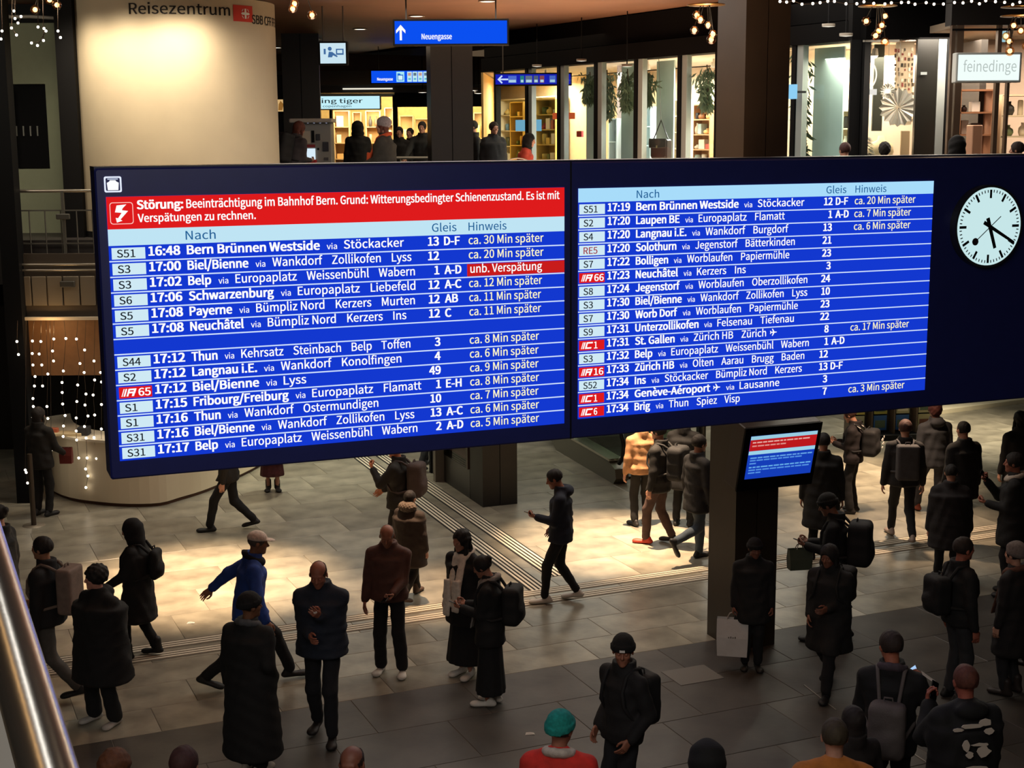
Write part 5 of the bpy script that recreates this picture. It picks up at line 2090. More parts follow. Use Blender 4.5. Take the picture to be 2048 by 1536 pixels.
# goods of the far bay: yellow lit rack
for px0, px1, py0, sd_, lb, pl in (
        (1000, 1052, 200, 61, 'wide wall shelf in the far bay of the glass shop', ('e8e0c0', 'c8b070', 'd8d8d8', '6a8ab0', 'b04030', '4a4a30')),
        (1060, 1112, 195, 62, 'second wall shelf in the far bay of the glass shop', ('e8e0c0', 'c8b070', 'a8c0c8', '6a8ab0', 'b04030')),
        (1330, 1374, 215, 63, 'white wall shelf behind the handbag', ('e8e8e0', 'c04838', '303038', 'b89878')),
        (1664, 1706, 225, 64, 'rear wall shelf right of the frosted screen', ('e8e8e0', '24407a', '303038', 'b89878'))):
    fshelf(px0, px1, py0, 325, 2.8, 4, lb, gl='goods on the ' + ' '.join(lb.split()[:6]), col='d8ccb4', sd=sd_, pal=pl, per=6)
for px0, px1, py0, py1, sd_, lb in ((1020, 1046, 205, 320, 21, 'yellow lit rack in the far bay, left one'), (1072, 1110, 200, 320, 22, 'yellow lit rack in the far bay, right one')):
    fshelf(px0, px1, py0, py1, 1.3, 4, lb, gl='goods on the ' + lb, col='c8a850', sd=sd_, pal=('e8d070', 'd8b850', '5a6a30', 'b04030', 'e8e0c0'), per=3)
x0, x1, y0, y1 = behind(1082, 1086, 185, 205, .8)
for px0, px1, py0, py1, lb in ((1031, 1080, 240, 262, 'pale blue lit panel in the far window bay'),):
    x0, x1, y0, y1 = behind(px0, px1, py0, py1, .7)
    tag(lobj('lit_panel', MF, x0, x1, y0, y1, -.74, -.7, emit('7fb8d8', .9)), lb, 'lightbox')
x0, x1, y0, y1 = behind(1105, 1130, 226, 238, .7)
tag(lobj('lamp_shade', MF, x0, x1, y0, y1, -.95, -.7, emit('d85a30', .8)), 'orange glowing box lamp in the far window bay', 'lamp')
p = MF @ Vector((hit(1583, 184, MF, .2)[0], hit(1583, 184, MF, .2)[1], .2))
e = empty('projecting_sign', tuple(p), 'small pale blue lit projecting sign right of the main column', 'sign')
lobj('face', MF, hit(1570, 170, MF, .25)[0], hit(1590, 170, MF, .25)[0], hit(1580, 198, MF, .25)[1], hit(1580, 169, MF, .25)[1], .2, .25, emit('8fd0f4', 1.0), e)
lobj('bracket', MF, hit(1582, 170, MF, .25)[0], hit(1588, 170, MF, .25)[0], hit(1580, 186, MF, .25)[1], hit(1580, 182, MF, .25)[1], 0, .2, M_black, e)

# ------------------------------------------------------------------ shop front facing us, right part
yq = 22.4
MQ = Matrix(((1, 0, 0, 0), (0, 0, -1, yq), (0, 1, 0, 0), (0, 0, 0, 1)))
qx = lambda px, off=0: hit(px, 200, MQ, off)[0]
qz = lambda px, py, off=0: hit(px, py, MQ, off)[1]
e = empty('entrance_front', (qx(1800), yq, UP), 'black framed shop entrance with warm interior right of the slanting glass', 'shop front')
lobj('fascia', MQ, qx(1700), qx(1900), ZG, CEIL - .02, -.3, 0, mat('070606', .8, spec=.1), e)
for a, b, nm, m in ((1700, 1720, 'post', M_black), (1831, 1872, 'door_leaf', mat('15140f', .35)), (1873, 1889, 'white_post', mat('8d9390', .5)), (1889, 1900, 'post', M_black)):
    lobj(nm, MQ, qx(a), qx(b), UP, ZG, -.1, 0, m, e)
lobj('glass_pane', MQ, qx(1721), qx(1830), UP, ZG, -.06, -.05, glass('fbf8f2', .03), e)
p0 = MQ @ Vector((qx(1757), qz(1757, 82), .02))
G().box((p0.x, yq - .03, p0.z), (qx(1793) - qx(1721), .03, .03)).obj('light_strip', mat('b8b4a8', .4), e)
G().box((qx(1844), yq - .04, qz(1844, 147)), (.09, .02, .04)).obj('door_light', emit('f0ecd8', 1), e)
DQ = 3.0
x0w, x1w = aty(1700, 200, yq + DQ).x - 1.4, aty(1890, 200, yq + DQ).x
tag(G().box(((x0w + x1w) / 2, yq + DQ, (UP + ZG) / 2), (x1w - x0w, .1, ZG - UP)).obj('wall_5', M_beige), 'warm beige rear wall behind the black framed entrance', None, None, 'structure')
tag(G().box((aty(1893, 200, 24).x + .1, yq + DQ / 2, (UP + ZG) / 2), (.1, DQ - .2, ZG - UP)).obj('wall_6', M_dark), 'dark party wall between two shops', None, None, 'structure')
p = Vector((qx(1775), yq + 1.5, ZG - .2))
light('AREA', p, 170, (1, .88, .7), p + Vector((0, 0, -1)), size=1.2)


def qbox(px0, px1, py0, py1, dep, t, name, m, label=None, cat=None, parent=None, bev=0):
    y = yq + dep
    a, b = aty(px0, py1, y), aty(px1, py0, y)
    if py1 >= 330:
        a.z = UP + .03
    if py0 <= 84:
        b.z = ZG
    o = G().box(((a.x + b.x) / 2, y + t / 2, (a.z + b.z) / 2), (b.x - a.x, t, b.z - a.z), bev=bev).obj(name, m, parent)
    if label:
        tag(o, label, cat)
    return o


qbox(1744, 1770, 84, 262, 1.2, .06, 'banner', mat('1f2724', .6), 'tall dark green banner inside the entrance', 'banner')
qbox(1787, 1829, 84, 250, .8, .05, 'photo_wall', mat('cdbda4', .7), 'board covered with small pinned pictures behind the glass', 'display')
bw = bpy.data.objects['photo_wall']
r_ = random.Random(5)
for i in range(6):
    for j in range(15):
        if r_.random() < .85:
            px, py = 1789 + i * 6.8 + r_.uniform(-1, 1), 96 + j * 10 + r_.uniform(-2, 2)
            qbox(px, px + r_.uniform(2.5, 5), py, py + r_.uniform(4, 8), .79, .012, 'pinned_picture', mat(r_.choice(('4a3c30', '6a5a48', '2c2824', 'a89880', '8a3a34', 'f0e8d8')), .6), parent=bw)
qbox(1800, 1820, 262, 330, .8, .04, 'display_card', mat('b09878', .6), 'tan poster standing below the pinned pictures', 'poster')
qbox(1717, 1741, 194, 330, 1.8, .3, 'cabinet', mat('b89468', .6), 'light wooden cabinet inside the entrance', 'cabinet', bev=.01)
# neon ring
c_ = aty(1727, 150, yq + .6)
pts_ = [(c_.x + .2 * math.cos(t), c_.y, c_.z + .24 * math.sin(t)) for t in [i * math.pi / 16 for i in range(-9, 17)]]
tag(G().tube(pts_, .012, 6).obj('neon_ring', emit('fff8e8', 1.6)), 'white neon ring in the entrance window', 'lamp')
o = G().box((.13, .045, 0), (.26, .09, .01), bev=.004).mesh('panel')
c2 = aty(1720, 190, yq + .6)
oo = put('glow_box', o, None, emit('f4f6fa', 1.0), Matrix(((1, 0, 0, c2.x), (0, 0, -1, c2.y), (0, 1, 0, c2.z), (0, 0, 0, 1))))
G().tube([(c2.x + .16, c2.y + .01, c2.z + .1), (c2.x + .16, c2.y + .01, ZG)], .004, 4).obj('wire', M_black, oo)
tag(oo, 'small white glowing panel under the neon ring', 'lamp')
for px, py in ((1724, 107), (1750, 109)):
    c2 = aty(px, py, yq + .7)
    o = empty('ceiling_spotlight', tuple(c2), 'bright %s spotlight inside the entrance' % ('left' if px < 1740 else 'right'), 'lamp')
    G().lathe(tuple(c2), [(0, .1), (.04, .09), (.055, -.02)], 14).obj('housing', mat('d8d0c0', .4), o)
    G().lathe(tuple(c2), [(.052, -.018), (.03, -.05), (0, -.06)], 14).obj('bulb', emit('fffaf0', 3.0), o)
# folded paper stars
for px, py, r0, c_, lb, half in ((1775, 182, .12, 'd0d4d4', 'small silver paper star hanging beside the pinned pictures', 0), (1796, 215, .3, 'c8ccc8', 'large silver folded paper fan hanging in the entrance window', 1)):
    c2 = aty(px, py, yq + .5)
    e = empty('paper_star', tuple(c2), lb, 'decoration')
    nseg = 16
    for k in range(nseg):
        a0, a1 = 2 * math.pi * k / nseg, 2 * math.pi * (k + .5) / nseg
        a2 = 2 * math.pi * (k + 1) / nseg
        g = G()
        pp = lambda a, r, d: (c2.x + r * math.cos(a), c2.y + d, c2.z + r * math.sin(a))
        g.add([pp(a0, .02, 0), pp(a0, r0, .0), pp(a1, r0 * .85, -.03), pp(a2, r0, 0)], [(0, 1, 2), (0, 2, 3)])
        g.obj('fold', mat(c_ if k % 2 else 'e8ecec', .4, .2), e)
    G().tube([c2, (c2.x, c2.y, ZG)], .004, 4).obj('thread', mat('c8c8c8', .5), e)
# mannequin bust and plant
q = aty(1760, 330, yq + .9)
e = empty('dress_form', (q.x, q.y, UP), 'cream dress form on a stand behind the glass', 'mannequin')
G().lathe((q.x, q.y, 0), [(0, UP + .75), (.14, UP + .78), (.17, UP + .95), (.12, UP + 1.12), (.18, UP + 1.35), (.16, UP + 1.47), (.05, UP + 1.53), (.04, UP + 1.6), (0, UP + 1.6)], 20, sx=1.15).obj('bust', mat('d8c8a4', .8), e)
G().tube([(q.x, q.y, UP), (q.x, q.y, UP + .8)], .02, 8).obj('stand', M_black, e)
q = aty(1729, 330, yq + .5)
e = empty('christmas_tree', (q.x, q.y, UP), 'small dark fir tree with pale baubles in the entrance window', 'tree')
g = G()
r_ = random.Random(8)
for k in range(500):
    t = r_.random()
    rr_ = .34 * (1 - t) + .02
    a = r_.random() * 6.28
    p = Vector((q.x + rr_ * math.cos(a) * r_.random() ** .4, q.y + rr_ * math.sin(a) * r_.random() ** .4, UP + .5 + 1.1 * t))
    d = Vector((math.cos(a), math.sin(a), -.4)) * .1
    s_ = Vector((-math.sin(a), math.cos(a), .3)) * .015
    g.add([p, p + d * .5 + s_, p + d, p + d * .5 - s_], [(0, 1, 2, 3)])
g.obj('needles', mat('25301f', .7), e)['kind'] = 'stuff'
G().tube([(q.x, q.y, UP), (q.x, q.y, UP + 1.5)], .02, 6).obj('trunk', mat('4a3420', .8), e)
for k in range(14):
    t = r_.random()
    a = -r_.random() * 3.14
    v_, f_ = ball((q.x + (.34 * (1 - t)) * math.cos(a), q.y + .34 * (1 - t) * math.sin(a), UP + .5 + t), .028, 6)
    put('bauble', np_mesh('bauble', v_, f_), e, mat(r_.choice(('d8d0c0', 'c8c8d0', 'a04038')), .3))

# ------------------------------------------------------------------ right hand shop with white lightbox
yr = 20.6
MRr = Matrix(((1, 0, 0, 0), (0, 0, -1, yr), (0, 1, 0, 0), (0, 0, 0, 1)))
rx = lambda px: hit(px, 200, MRr)[0]
rz = lambda py: hit(1980, py, MRr)[1]
ZR = rz(50)
e = empty('glass_facade', (rx(1990), yr, UP), 'brown framed glass shop front at the far right under the white sign', 'shop front')
M_bf = mat('5a4636', .5)
lobj('header', MRr, rx(1896), rx(2160), ZR, CEIL - .02, -.3, 0, mat('1a1512', .5), e)
for a, b in ((1898, 1905), (1909, 1922), (1990, 1998), (2013, 2018), (2100, 2110)):
    lobj('mullion', MRr, rx(a), rx(b), UP, ZR, -.1, 0, M_bf, e)
for a, b in ((1922, 1990), (1998, 2100)):
    lobj('glass_pane', MRr, rx(a), rx(b), UP, ZR, -.06, -.05, glass('fdf8f2', .03), e)
lobj('transom', MRr, rx(1898), rx(2110), rz(61), rz(57), -.08, .01, M_black, e)
DW = 3.6
xa_, xc_ = rx(1898) + .1, aty(2200, 200, yr + DW).x
tag(G().box(((xa_ + xc_) / 2 + .4, yr + DW, (UP + ZR) / 2), (xc_ - xa_ + 2, .1, ZR - UP + .4)).obj('wall_7', mat('d8c2b0', .8)), 'pinkish rear wall of the right hand shop', None, None, 'structure')
tag(G().box(((xa_ + xc_) / 2 + .4, yr + DW / 2, ZR + .06), (xc_ - xa_ + .6, DW - .2, .1)).obj('ceiling_shop_2', mat('a08e78', .8)), 'ceiling of the right hand shop', None, None, 'structure')
for dx_ in (.6, 2.4):
    p = Vector((xa_ + dx_, yr + 1.6, ZR - .05))
    light('AREA', p, 150, (1, .87, .72), p + Vector((0, 0, -1)), size=1.3)
e, f, M, w, h = sign('glowing white lightbox sign reading feinedinge at the upper right', 1915, 109, 2040, 161, 20.0, 'f2fffb', 1.0, rods=False, case=mat('c8ccc8', .5), name='shop_sign')
ltext('lettering', M, text_fit('feinedinge', w * .085, w * .95, h * .34, h * .42, -.004), .0075, emit('b4c0bc', 1.0), f)
for x_ in (.15, .75):
    lobj('arm', M, w * x_, w * x_ + .03, h * .4, h * .5, -.62, -.18, M_black, e)
e = empty('emergency_light', tuple(aty(2014, 85, 21.6)), 'small pale blue lit box behind the right hand shop glass', 'lamp')
a, b = aty(2002, 84, 21.6), aty(2024, 62, 21.6)
G().box(((a.x + b.x) / 2, 21.6, (a.z + b.z) / 2), (b.x - a.x, .08, b.z - a.z), bev=.02).obj('box', emit('9fd8f4', 1), e)


def rshelf(px0, px1, py0, py1, dep, rows_, label, **kw):
    y = yr + dep
    a, b = aty(px0, py1, y), aty(px1, py0, y)
    M = Matrix(((1, 0, 0, 0), (0, 0, -1, y), (0, 1, 0, 0), (0, 0, 0, 1)))
    shelf(M, a.x, b.x, a.z, b.z, 0, .4, rows_, label, **kw)


rshelf(1916, 1988, 180, 315, 1.5, 3, 'brown shelf with bottles and cartons behind the left pane', gl='goods on the brown shelf behind the left pane', col='9a6a4a', sd=31, pal=('e8e0d8', 'f0f0ec', '6a2a20', '3a2018', 'c89a80', 'b8b0a8'), back=False)
rshelf(2000, 2075, 190, 315, 1.7, 3, 'pale shelf with candles and vases at the far right', gl='goods on the pale shelf at the far right', col='c8b89a', sd=32, pal=('e8e4d8', '2a2826', 'c8b070', '6a7a58'), back=False)
o = qbox(1942, 1966, 250, 330, -1.2 + (yr - yq) + 1.9, .3, 'paper_bag', mat('b8917a', .8), 'tall tan paper bag standing behind the left pane', 'bag', bev=.01)

# ------------------------------------------------------------------ ceiling lights
def downlight(px, py, group, label, z=CEIL, r=.13, c='fff2dc', st=2.6):
    d = ray(px, py)
    P = EYE + d * ((z - 6) / d.z)
    o = empty('downlight', (P.x, P.y, z), label, 'ceiling light', group)
    G().lathe((P.x, P.y, z - .02), [(r, .02), (r + .025, .015), (r + .03, 0), (r, -.004), (r - .005, .0)], 24).obj('rim', mat('8a7f70', .4), o)
    G().lathe((P.x, P.y, z - .018), [(r - .004, 0), (0, -.004)], 24).obj('lamp_face', emit(c, st), o)
    return P


for px, py in ((833, 31), (720, 57), (629, 77), (553, 94), (733, 114), (958, 118), (975, 1), (1262, 62), (1372, 47)):
    downlight(px, py, 'round downlights in the brown ceiling', 'round white recessed downlight in the brown ceiling')
for px, py in ((845, 185), (957, 187), (948, 181)):
    P = aty(px, py, yb - .8)
    o = empty('downlight', tuple(P), 'small distant downlight over the back shopfronts', 'ceiling light', 'small downlights over the back shopfronts')
    G().lathe(tuple(P), [(.0, .08), (.12, .08), (.12, 0)], 20).obj('rim', mat('8a7f70', .4), o)
    G().lathe(tuple(P), [(.115, .0), (0, -.01)], 20).obj('lamp_face', emit('fff2dc', 2.2), o)
    G().tube([P + Vector((0, 0, .08)), (P.x, P.y, CEIL)], .012, 6).obj('stem', M_black, o)
for px, py in ((1074, 133), (1163, 122), (1254, 133), (1657, 53), (1692, 72)):
    x, z_ = hit(px, py, MF, .35)
    p = MF @ Vector((x, z_, .35))
    o = empty('soffit_lamp', tuple(p), 'small oval lamp on the dark soffit over the glass shop', 'ceiling light', 'small oval lamps along the dark soffit')
    G().lathe(tuple(p), [(0, .04), (.1, .04), (.1, 0)], 20).obj('rim', mat('8a7f70', .4), o)
    G().lathe(tuple(p), [(.095, .0), (0, -.01)], 20).obj('lamp_face', emit('f4ecd8', 1.0), o)
    G().tube([p + Vector((0, 0, .04)), (p.x, p.y, CEIL)], .012, 6).obj('stem', M_black, o)


# glass globe clusters
def cluster(px, py, y, label, sd, n=6, disc_=True):
    c_ = aty(px, py, y)
    r_ = random.Random(sd)
    e = empty('pendant_cluster', tuple(c_), label, 'pendant lamp')
    if disc_:
        for k, dz in enumerate((.13, .05)):
            G().lathe((c_.x, c_.y, c_.z + dz), [(0, .012), (.17, .008), (.175, 0), (0, -.004)], 28).obj('brass_plate', mat('8a6a40', .3, .8), e)
    G().tube([(c_.x, c_.y, c_.z + .13), (c_.x, c_.y, CEIL)], .008, 6).obj('cable', M_black, e)
    for k in range(n):
        p = c_ + Vector((r_.uniform(-.1, .1), r_.uniform(-.1, .1), -.03 - .045 * k))
        v_, f_ = ball(tuple(p), r_.uniform(.035, .045), 10)
        b = put('globe', np_mesh('globe', v_, f_), e, glass('ffd8b0', .1))
        v_, f_ = ball(tuple(p), .022, 8)
        put('bulb', np_mesh('bulb', v_, f_), b, emit('ffd49c', 5.0))
        G().tube([p + Vector((0, 0, .03)), (p.x * .5 + c_.x * .5, p.y * .5 + c_.y * .5, c_.z + .05)], .004, 4).obj('wire', M_black, e)
    light('POINT', c_ - Vector((0, .2, .1)), 14, (1, .7, .42), None, shadow_soft_size=.08)


cluster(1412, 22, 13.5, 'cluster of glowing glass globes left of the main column', 1)
cluster(1755, 24, 13.5, 'cluster of glowing glass globes right of the main column', 2)
cluster(2040, 44, 13.5, 'cluster of glowing glass globes at the upper right edge', 3)
cluster(603, 2, 13.5, 'cluster of glowing glass globes right of the cream drum', 4, 3, False)
cluster(90, -8, 13.5, 'cluster of glowing glass globes at the upper left', 5, 3, False)


def strand(pts, label, group, bulb_r, m_b, drop=None, wire=True, nm='light_string'):
    P = [Vector(p) for p in pts]
    e = empty(nm, tuple(P[0]), label, 'fairy lights', group)
    if wire and len(P) > 1:
        G().tube(P, .0035, 4, cap=False).obj('wire', mat('3a2c1c', .6), e)
    v_, f_ = ball((0, 0, 0), bulb_r, 6)
    me = np_mesh('bulb', v_, f_)
    me.materials.append(m_b)
    for p in (P[1:] if len(P) > 1 else P):
        put('bulb', me, e, None, Matrix.Translation(p))
    return e


MBu = emit('fff0d8', 6.0)
# garland along the ceiling at the upper right
x = 1560
k = 0
r_ = random.Random(4)
seg = []
while x < 2060:
    seg.append((x, r_.uniform(1, 9)))
    x += r_.uniform(12, 24)
for k in range(0, len(seg), 7):
    top = aty(seg[k][0], -30, 12.5)
    strand([top] + [aty(px, py, 12.5) for px, py in seg[k:k + 8]], 'length %s of the fairy light garland along the upper right edge' % ('one', 'two', 'three', 'four', 'five', 'six')[k // 7], 'garland along the upper right edge', .012, MBu)
for i, pl in enumerate((((28, -20), (28, 22)), ((2, -20), (4, 62), (2, 78)), ((24, -20), (23, 56), (33, 70)), ((30, -20), (30, 37), (42, 33), (36, 46)), ((76, -20), (76, 54), (88, 57), (92, 62), (75, 91)), ((86, -20), (87, 81), (63, 86)), ((116, -20), (116, 62), (121, 75)))):
    strand([aty(px, py, 13.2) for px, py in pl], 'fairy light strand at the upper left, number %s from the left edge' % ('one', 'two', 'three', 'four', 'five', 'six', 'seven')[i], 'short strands at the upper left', .012, MBu)
# curtain left of the board
cols_ = [(35, (683, 709)), (37, (1, )), (68, (682, 707, 730, 753, 772, 797, 813, 835)), (82, (683, 708, 730, 772)), (92, (748, 813, 837, 857, 877, 900, 915, 940, 958, 968)), (108, (702, 722, 678)), (128, (677, 742, 765, 785, 808, 831, 852, 873)), (156, (678, 727, 770, 803, 836, 862, 880, 916)), (172, (700, 745, 788, 810, 832, 853, 876, 916, 938, 952, 975)), (190, (722, 760, 790, 830, 875, 917)), (205, (676, 720, 745, 764, 809, 858, 893, 916, 950)), (222, (674, 696, 745, 785, 830, 848, 876, 916, 970)), (52, (940, 945, 966)), (228, (905, 945, 973)), (100, (900, 920, 955))]
ORD = ('first', 'second', 'third', 'fourth', 'fifth', 'sixth', 'seventh', 'eighth', 'ninth', 'tenth', 'eleventh', 'twelfth', 'thirteenth', 'fourteenth', 'fifteenth')
i = 0
cols_.sort()
for px, ys in cols_:
    if len(ys) < 2:
        continue
    i += 1
    pts_ = [aty(px, 641, 23.15)]
    for y_ in sorted(ys):
        pts_.append(aty(px + r_.uniform(-4, 4), y_, 23.15))
    strand(pts_, '%s strand from the left in the fairy light curtain above the counter' % ORD[i - 1], 'fairy light curtain left of the board', .021, MBu, wire=True)
for px, py in ((150, 990), (165, 985), (215, 1008), (310, 962)):
    pass

# ------------------------------------------------------------------ escalator
n0, n1 = gnd(1247, 972), gnd(1060, 863)
ed = (n1 - n0).normalized()
es = Vector((ed.y, -ed.x, 0))  # to the right


def ebal(off, label, inner):
    e = empty('escalator_balustrade', tuple(n0 + es * off), label, 'escalator')
    o = n0 + es * off
    ang = math.atan2(ed.y, ed.x)
    g = G()
    # side profile in (distance, height)
    L = 2.4
    prof_lo = [(0.15, .05), (0.0, .16), (.05, .3), (.3, .36)]
    path = [(.3, .36), (L, .38), (L + 5.0, .38 + 2.9)]
    outline = [(.18, 0), (.05, .12), (.1, .28), (.4, .36), (L, .38), (L + 5, 3.2), (L + 5, 2.2), (L + .6, 0)]
    Mx = Matrix(((ed.x, 0, es.x, o.x), (ed.y, 0, es.y, o.y), (0, 1, 0, 0), (0, 0, 0, 1)))
    g.prism(outline, Mx @ Matrix.Translation((0, 0, -.12)), .24)
    g.obj('skirt', mat('6f6c5e', .35, .3), e)
    g = G()
    g.prism([(.35, .37), (L, .385), (L + 5, 3.23), (L + 5, 3.27), (L, .43), (.35, .41)], Mx @ Matrix.Translation((0, 0, -.13)), .26)
    g.obj('steel_deck', mat('c8c4b4', .22, .9), e)
    g = G()
    g.prism([(.28, .4), (L, .42), (L + 5, 3.27), (L + 5, 3.85), (L, .98), (.32, .94), (.12, .8), (.1, .55)], Mx @ Matrix.Translation((0, 0, -.006)), .012)
    g.obj('glass_panel', glass('b8c4b8', .06), e)
    pts = [(L + 5, 3.92), (L + .2, 1.05), (L - .1, 1.0), (.35, .99), (.12, .9), (0, .72), (.03, .5), (.2, .36)]
    g = G().tube([Mx @ Vector((a, b, 0)) for a, b in pts], .042, 10)
    g.obj('handrail', mat('0c0c0c', .4), e)
    return Mx


ebal(0, 'left escalator balustrade with glass panel and black handrail end', 1)
ebal(1.25, 'right escalator balustrade beside the queueing people', 0)
e = empty('escalator_steps', tuple(n0 + es * .62), 'grooved dark escalator steps between the two balustrades', 'escalator')
ang = math.atan2(ed.y, ed.x)
for k in range(16):
    d0 = .4 + k * .4
    zz_ = .02 + max(0, (k - 5)) * .2
    c_ = n0 + es * .62 + ed * (d0 + .2)
    if zz_ < 3:
        G().box((c_.x, c_.y, zz_ / 2 + .02), (.39, 1.0, zz_ + .02), ang).obj('step', mat('3a3a36', .5, .4), e)
q = gnd(1296, 975)
e = empty('gate_post', tuple(n0 + es * 1.75), 'dark post with small red lamp beside the escalator', 'post')
p = n0 + es * 1.6 + ed * .3
G().box((p.x, p.y, .62), (.1, .14, 1.24), ang).obj('post', mat('3a3a38', .4, .3), e)
v_, f_ = ball((p.x, p.y - .08, 1.2), .03, 8)
put('lamp', np_mesh('lamp', v_, f_), e, emit('ff2418', 3.0))
G().box((p.x, p.y - .08, .85), (.12, .02, .16), ang).obj('reader', mat('707068', .3, .5), e)

# magazine stand at the lower right, dark shop behind
q0, q1 = gnd(1738, 876), gnd(1800, 892)
base = gnd(1768, 884)
M = frame((base.x - .55, base.y, 0), 8)
e = empty('magazine_stand', tuple(base), 'dark stand full of magazines behind the crowd at the lower right', 'magazine stand')
lobj('back_board', M, -.1, 1.75, .05, 1.9, -.4, -.34, mat('2c241c', .6), e)
lobj('base', M, -.1, 1.75, 0, .12, -.4, .05, M_black, e)
for k in range(5):
    lobj('divider', M, -.1 + k * .46 - .015, -.1 + k * .46 + .015, .12, 1.85, -.34, -.1, mat('4a3a2a', .6), e)
r_ = random.Random(2)
for i in range(4):
    for j in range(5):
        c_ = r_.choice(('b8b490', 'c8b85a', 'a8a078', '8a8468', 'c0bca8', '9a9440', '2a5a94', '8a7a5a'))
        if (i, j) == (2, 2):
            c_ = '1c58a0'
        x, z_ = .0 + i * .46, .16 + j * .33
        o = lobj('magazine', M, x, x + .27, z_, z_ + .3, -.3 + j * .01, -.275 + j * .01, mat(c_, .6), None)
        tag(o, '%s magazine, shelf %s of the stand, %s' % ({'1c58a0': 'blue', '2a5a94': 'dark blue', 'c8b85a': 'yellow', '9a9440': 'olive yellow'}.get(c_, 'pale'), ('one', 'two', 'three', 'four', 'five')[j], ('leftmost column', 'second column', 'third column', 'rightmost column')[i]), 'magazine', 'magazines on the stand')
        lobj('picture', M, x + .03, x + .24, z_ + .05, z_ + .2, -.275 + j * .01, -.272 + j * .01, mat(r_.choice(('4a4030', 'd8d0b0', '6a3a2a', '50604a')), .6), o)
a, b = gnd(1893, 822), gnd(2075, 798)
d = b - a
ang = math.atan2(d.y, d.x)
c_ = (a + b) / 2
tag(G().box((c_.x, c_.y, .05), (d.length + 1, .5, .1), ang).obj('lit_floor_strip', mat('f0e4c4', .6)), 'floor lit by the shop, built as a bright pale strip at the far right edge', 'step')  # shop light on the floor, put in as a raised pale strip
n_ = Vector((-d.y, d.x, 0)).normalized()
c2 = c_ + n_ * 1.0
tag(G().box((c2.x, c2.y, 1.7), (d.length + 6, .2, 3.4), ang).obj('wall_8', mat('17151a', .4)), 'dark shop wall behind the pale lit floor strip', None, None, 'structure')
for t, w_ in ((.12, 1.3), (.62, 2.4)):
    c3 = a + d * t + n_ * .85
    tag(G().box((c3.x, c3.y, .5), (w_, .08, .7), ang, bev=.02).obj('display_stand', mat('6a6454', .6)), 'grey %s panel standing behind the pale lit floor strip' % ('narrow' if w_ < 2 else 'wide'), 'panel')

# ------------------------------------------------------------------ the photographer's own balustrade, lower left
g = G()
A0, A1 = None, None
d0, d1 = ray(97, 1543), ray(-2, 1204)
P0_ = EYE + d0 * (1.5 / F)
P1_ = EYE + d1 * (1.78 / F)
dr = (P1_ - P0_).normalized()
e = empty('chrome_handrail', tuple(P0_), 'thick polished steel handrail slanting up at the lower left corner', 'railing')
rad = .030
g.tube([P0_ - dr * .5, P0_, P1_, P1_ + dr * 1.0], rad, 48)
g.obj('tube', mat('d0c8bc', .26, 1.0, bump=.03, bscale=30), e)
g = G()
side_ = dr.cross(Vector((0, 0, 1))).normalized()
dn = Vector((0, 0, -1))
q = [P0_ - dr * .5, P1_ + dr * 1.0]
off = side_ * .0
vs = []
for p in q:
    for a, b in ((-.006, -.05), (.006, -.05), (.006, -1.0), (-.006, -1.0)):
        vs.append(p + side_ * a - Vector((0, 0, -b)) * 1 + off)
g.add(vs, [(0, 1, 5, 4), (1, 2, 6, 5), (2, 3, 7, 6), (3, 0, 4, 7), (3, 2, 1, 0), (4, 5, 6, 7)])
g.obj('infill_panel', mat('b8bab8', .4), e)
for t in (.1, 1.2):
    p = P0_.lerp(P1_, t)
    G().tube([p - Vector((0, 0, .02)), p - Vector((0, 0, .08))], .01, 8).obj('stay', mat('8a8680', .3, .9), e)

# racks of goods inside the back shops of the upper level
MY = Matrix(((1, 0, 0, 0), (0, 0, -1, yb), (0, 1, 0, 0), (0, 0, 0, 1)))
for px0, px1, py0, py1, dep, rw, sd_, lb, pl in (
        (668, 698, 222, 335, 1.0, 5, 51, 'red and cream goods rack at the left of the gift shop', ('c84030', 'e8dcc0', 'd8b070', '8a3020', 'f0e8d8')),
        (706, 722, 225, 335, 1.6, 5, 52, 'narrow goods rack in the middle of the gift shop', ('c8a060', 'e8dcc0', 'b86a40')),
        (732, 760, 222, 335, 1.0, 5, 53, 'pale picture rack right of the middle in the gift shop', ('6a5a48', 'e8dcc0', 'd8c8a0', '3a3a40')),
        (770, 786, 216, 335, 1.2, 5, 54, 'tall rack at the right end of the gift shop', ('c84030', 'e8dcc0', '4a4a50')),
        (800, 826, 232, 335, 2.4, 3, 55, 'yellow rack left of the grooved column', ('5a5030', 'e8d8a0', 'c8a850')),
        (830, 856, 238, 335, 2.8, 3, 56, 'second yellow rack left of the grooved column', ('8a7838', 'f0e0b0', 'c8a850')),
        (948, 982, 226, 335, 2.2, 3, 57, 'yellow rack right of the grooved column', ('6a6430', 'e8d890', 'c8a850'))):
    a, b = aty(px0, 250, yb + dep), aty(px1, 250, yb + dep)
    z1_ = aty((px0 + px1) / 2, py0, yb + dep).z
    shelf(MY, a.x, b.x, UP + .02, z1_, dep, .35, rw, lb, col='c8a878', pal=pl, gl='goods on the ' + lb, sd=sd_, per=3)

# ------------------------------------------------------------------ the people
def P_(key, fx, fy, top, label, **kw):
    """stand at the ground point under (fx, fy); body height from the head's top line"""
    z0 = kw.pop('z0', 0.0)
    y = kw.pop('y', None)
    if y is None:
        g_ = gnd(fx, fy, z0 + .0)
    else:
        g_ = aty(fx, fy, y)
    g_.z = z0 + .012
    if 'H' not in kw:
        t = aty(fx, top, g_.y)
        kw['H'] = min(1.93, max(1.5, (t.z - z0) * (1.0 + .0) / (1 if not kw.get('lean') else math.cos(R(kw['lean'])) * .5 + .5)))
    return person(key, label, g_, **kw)


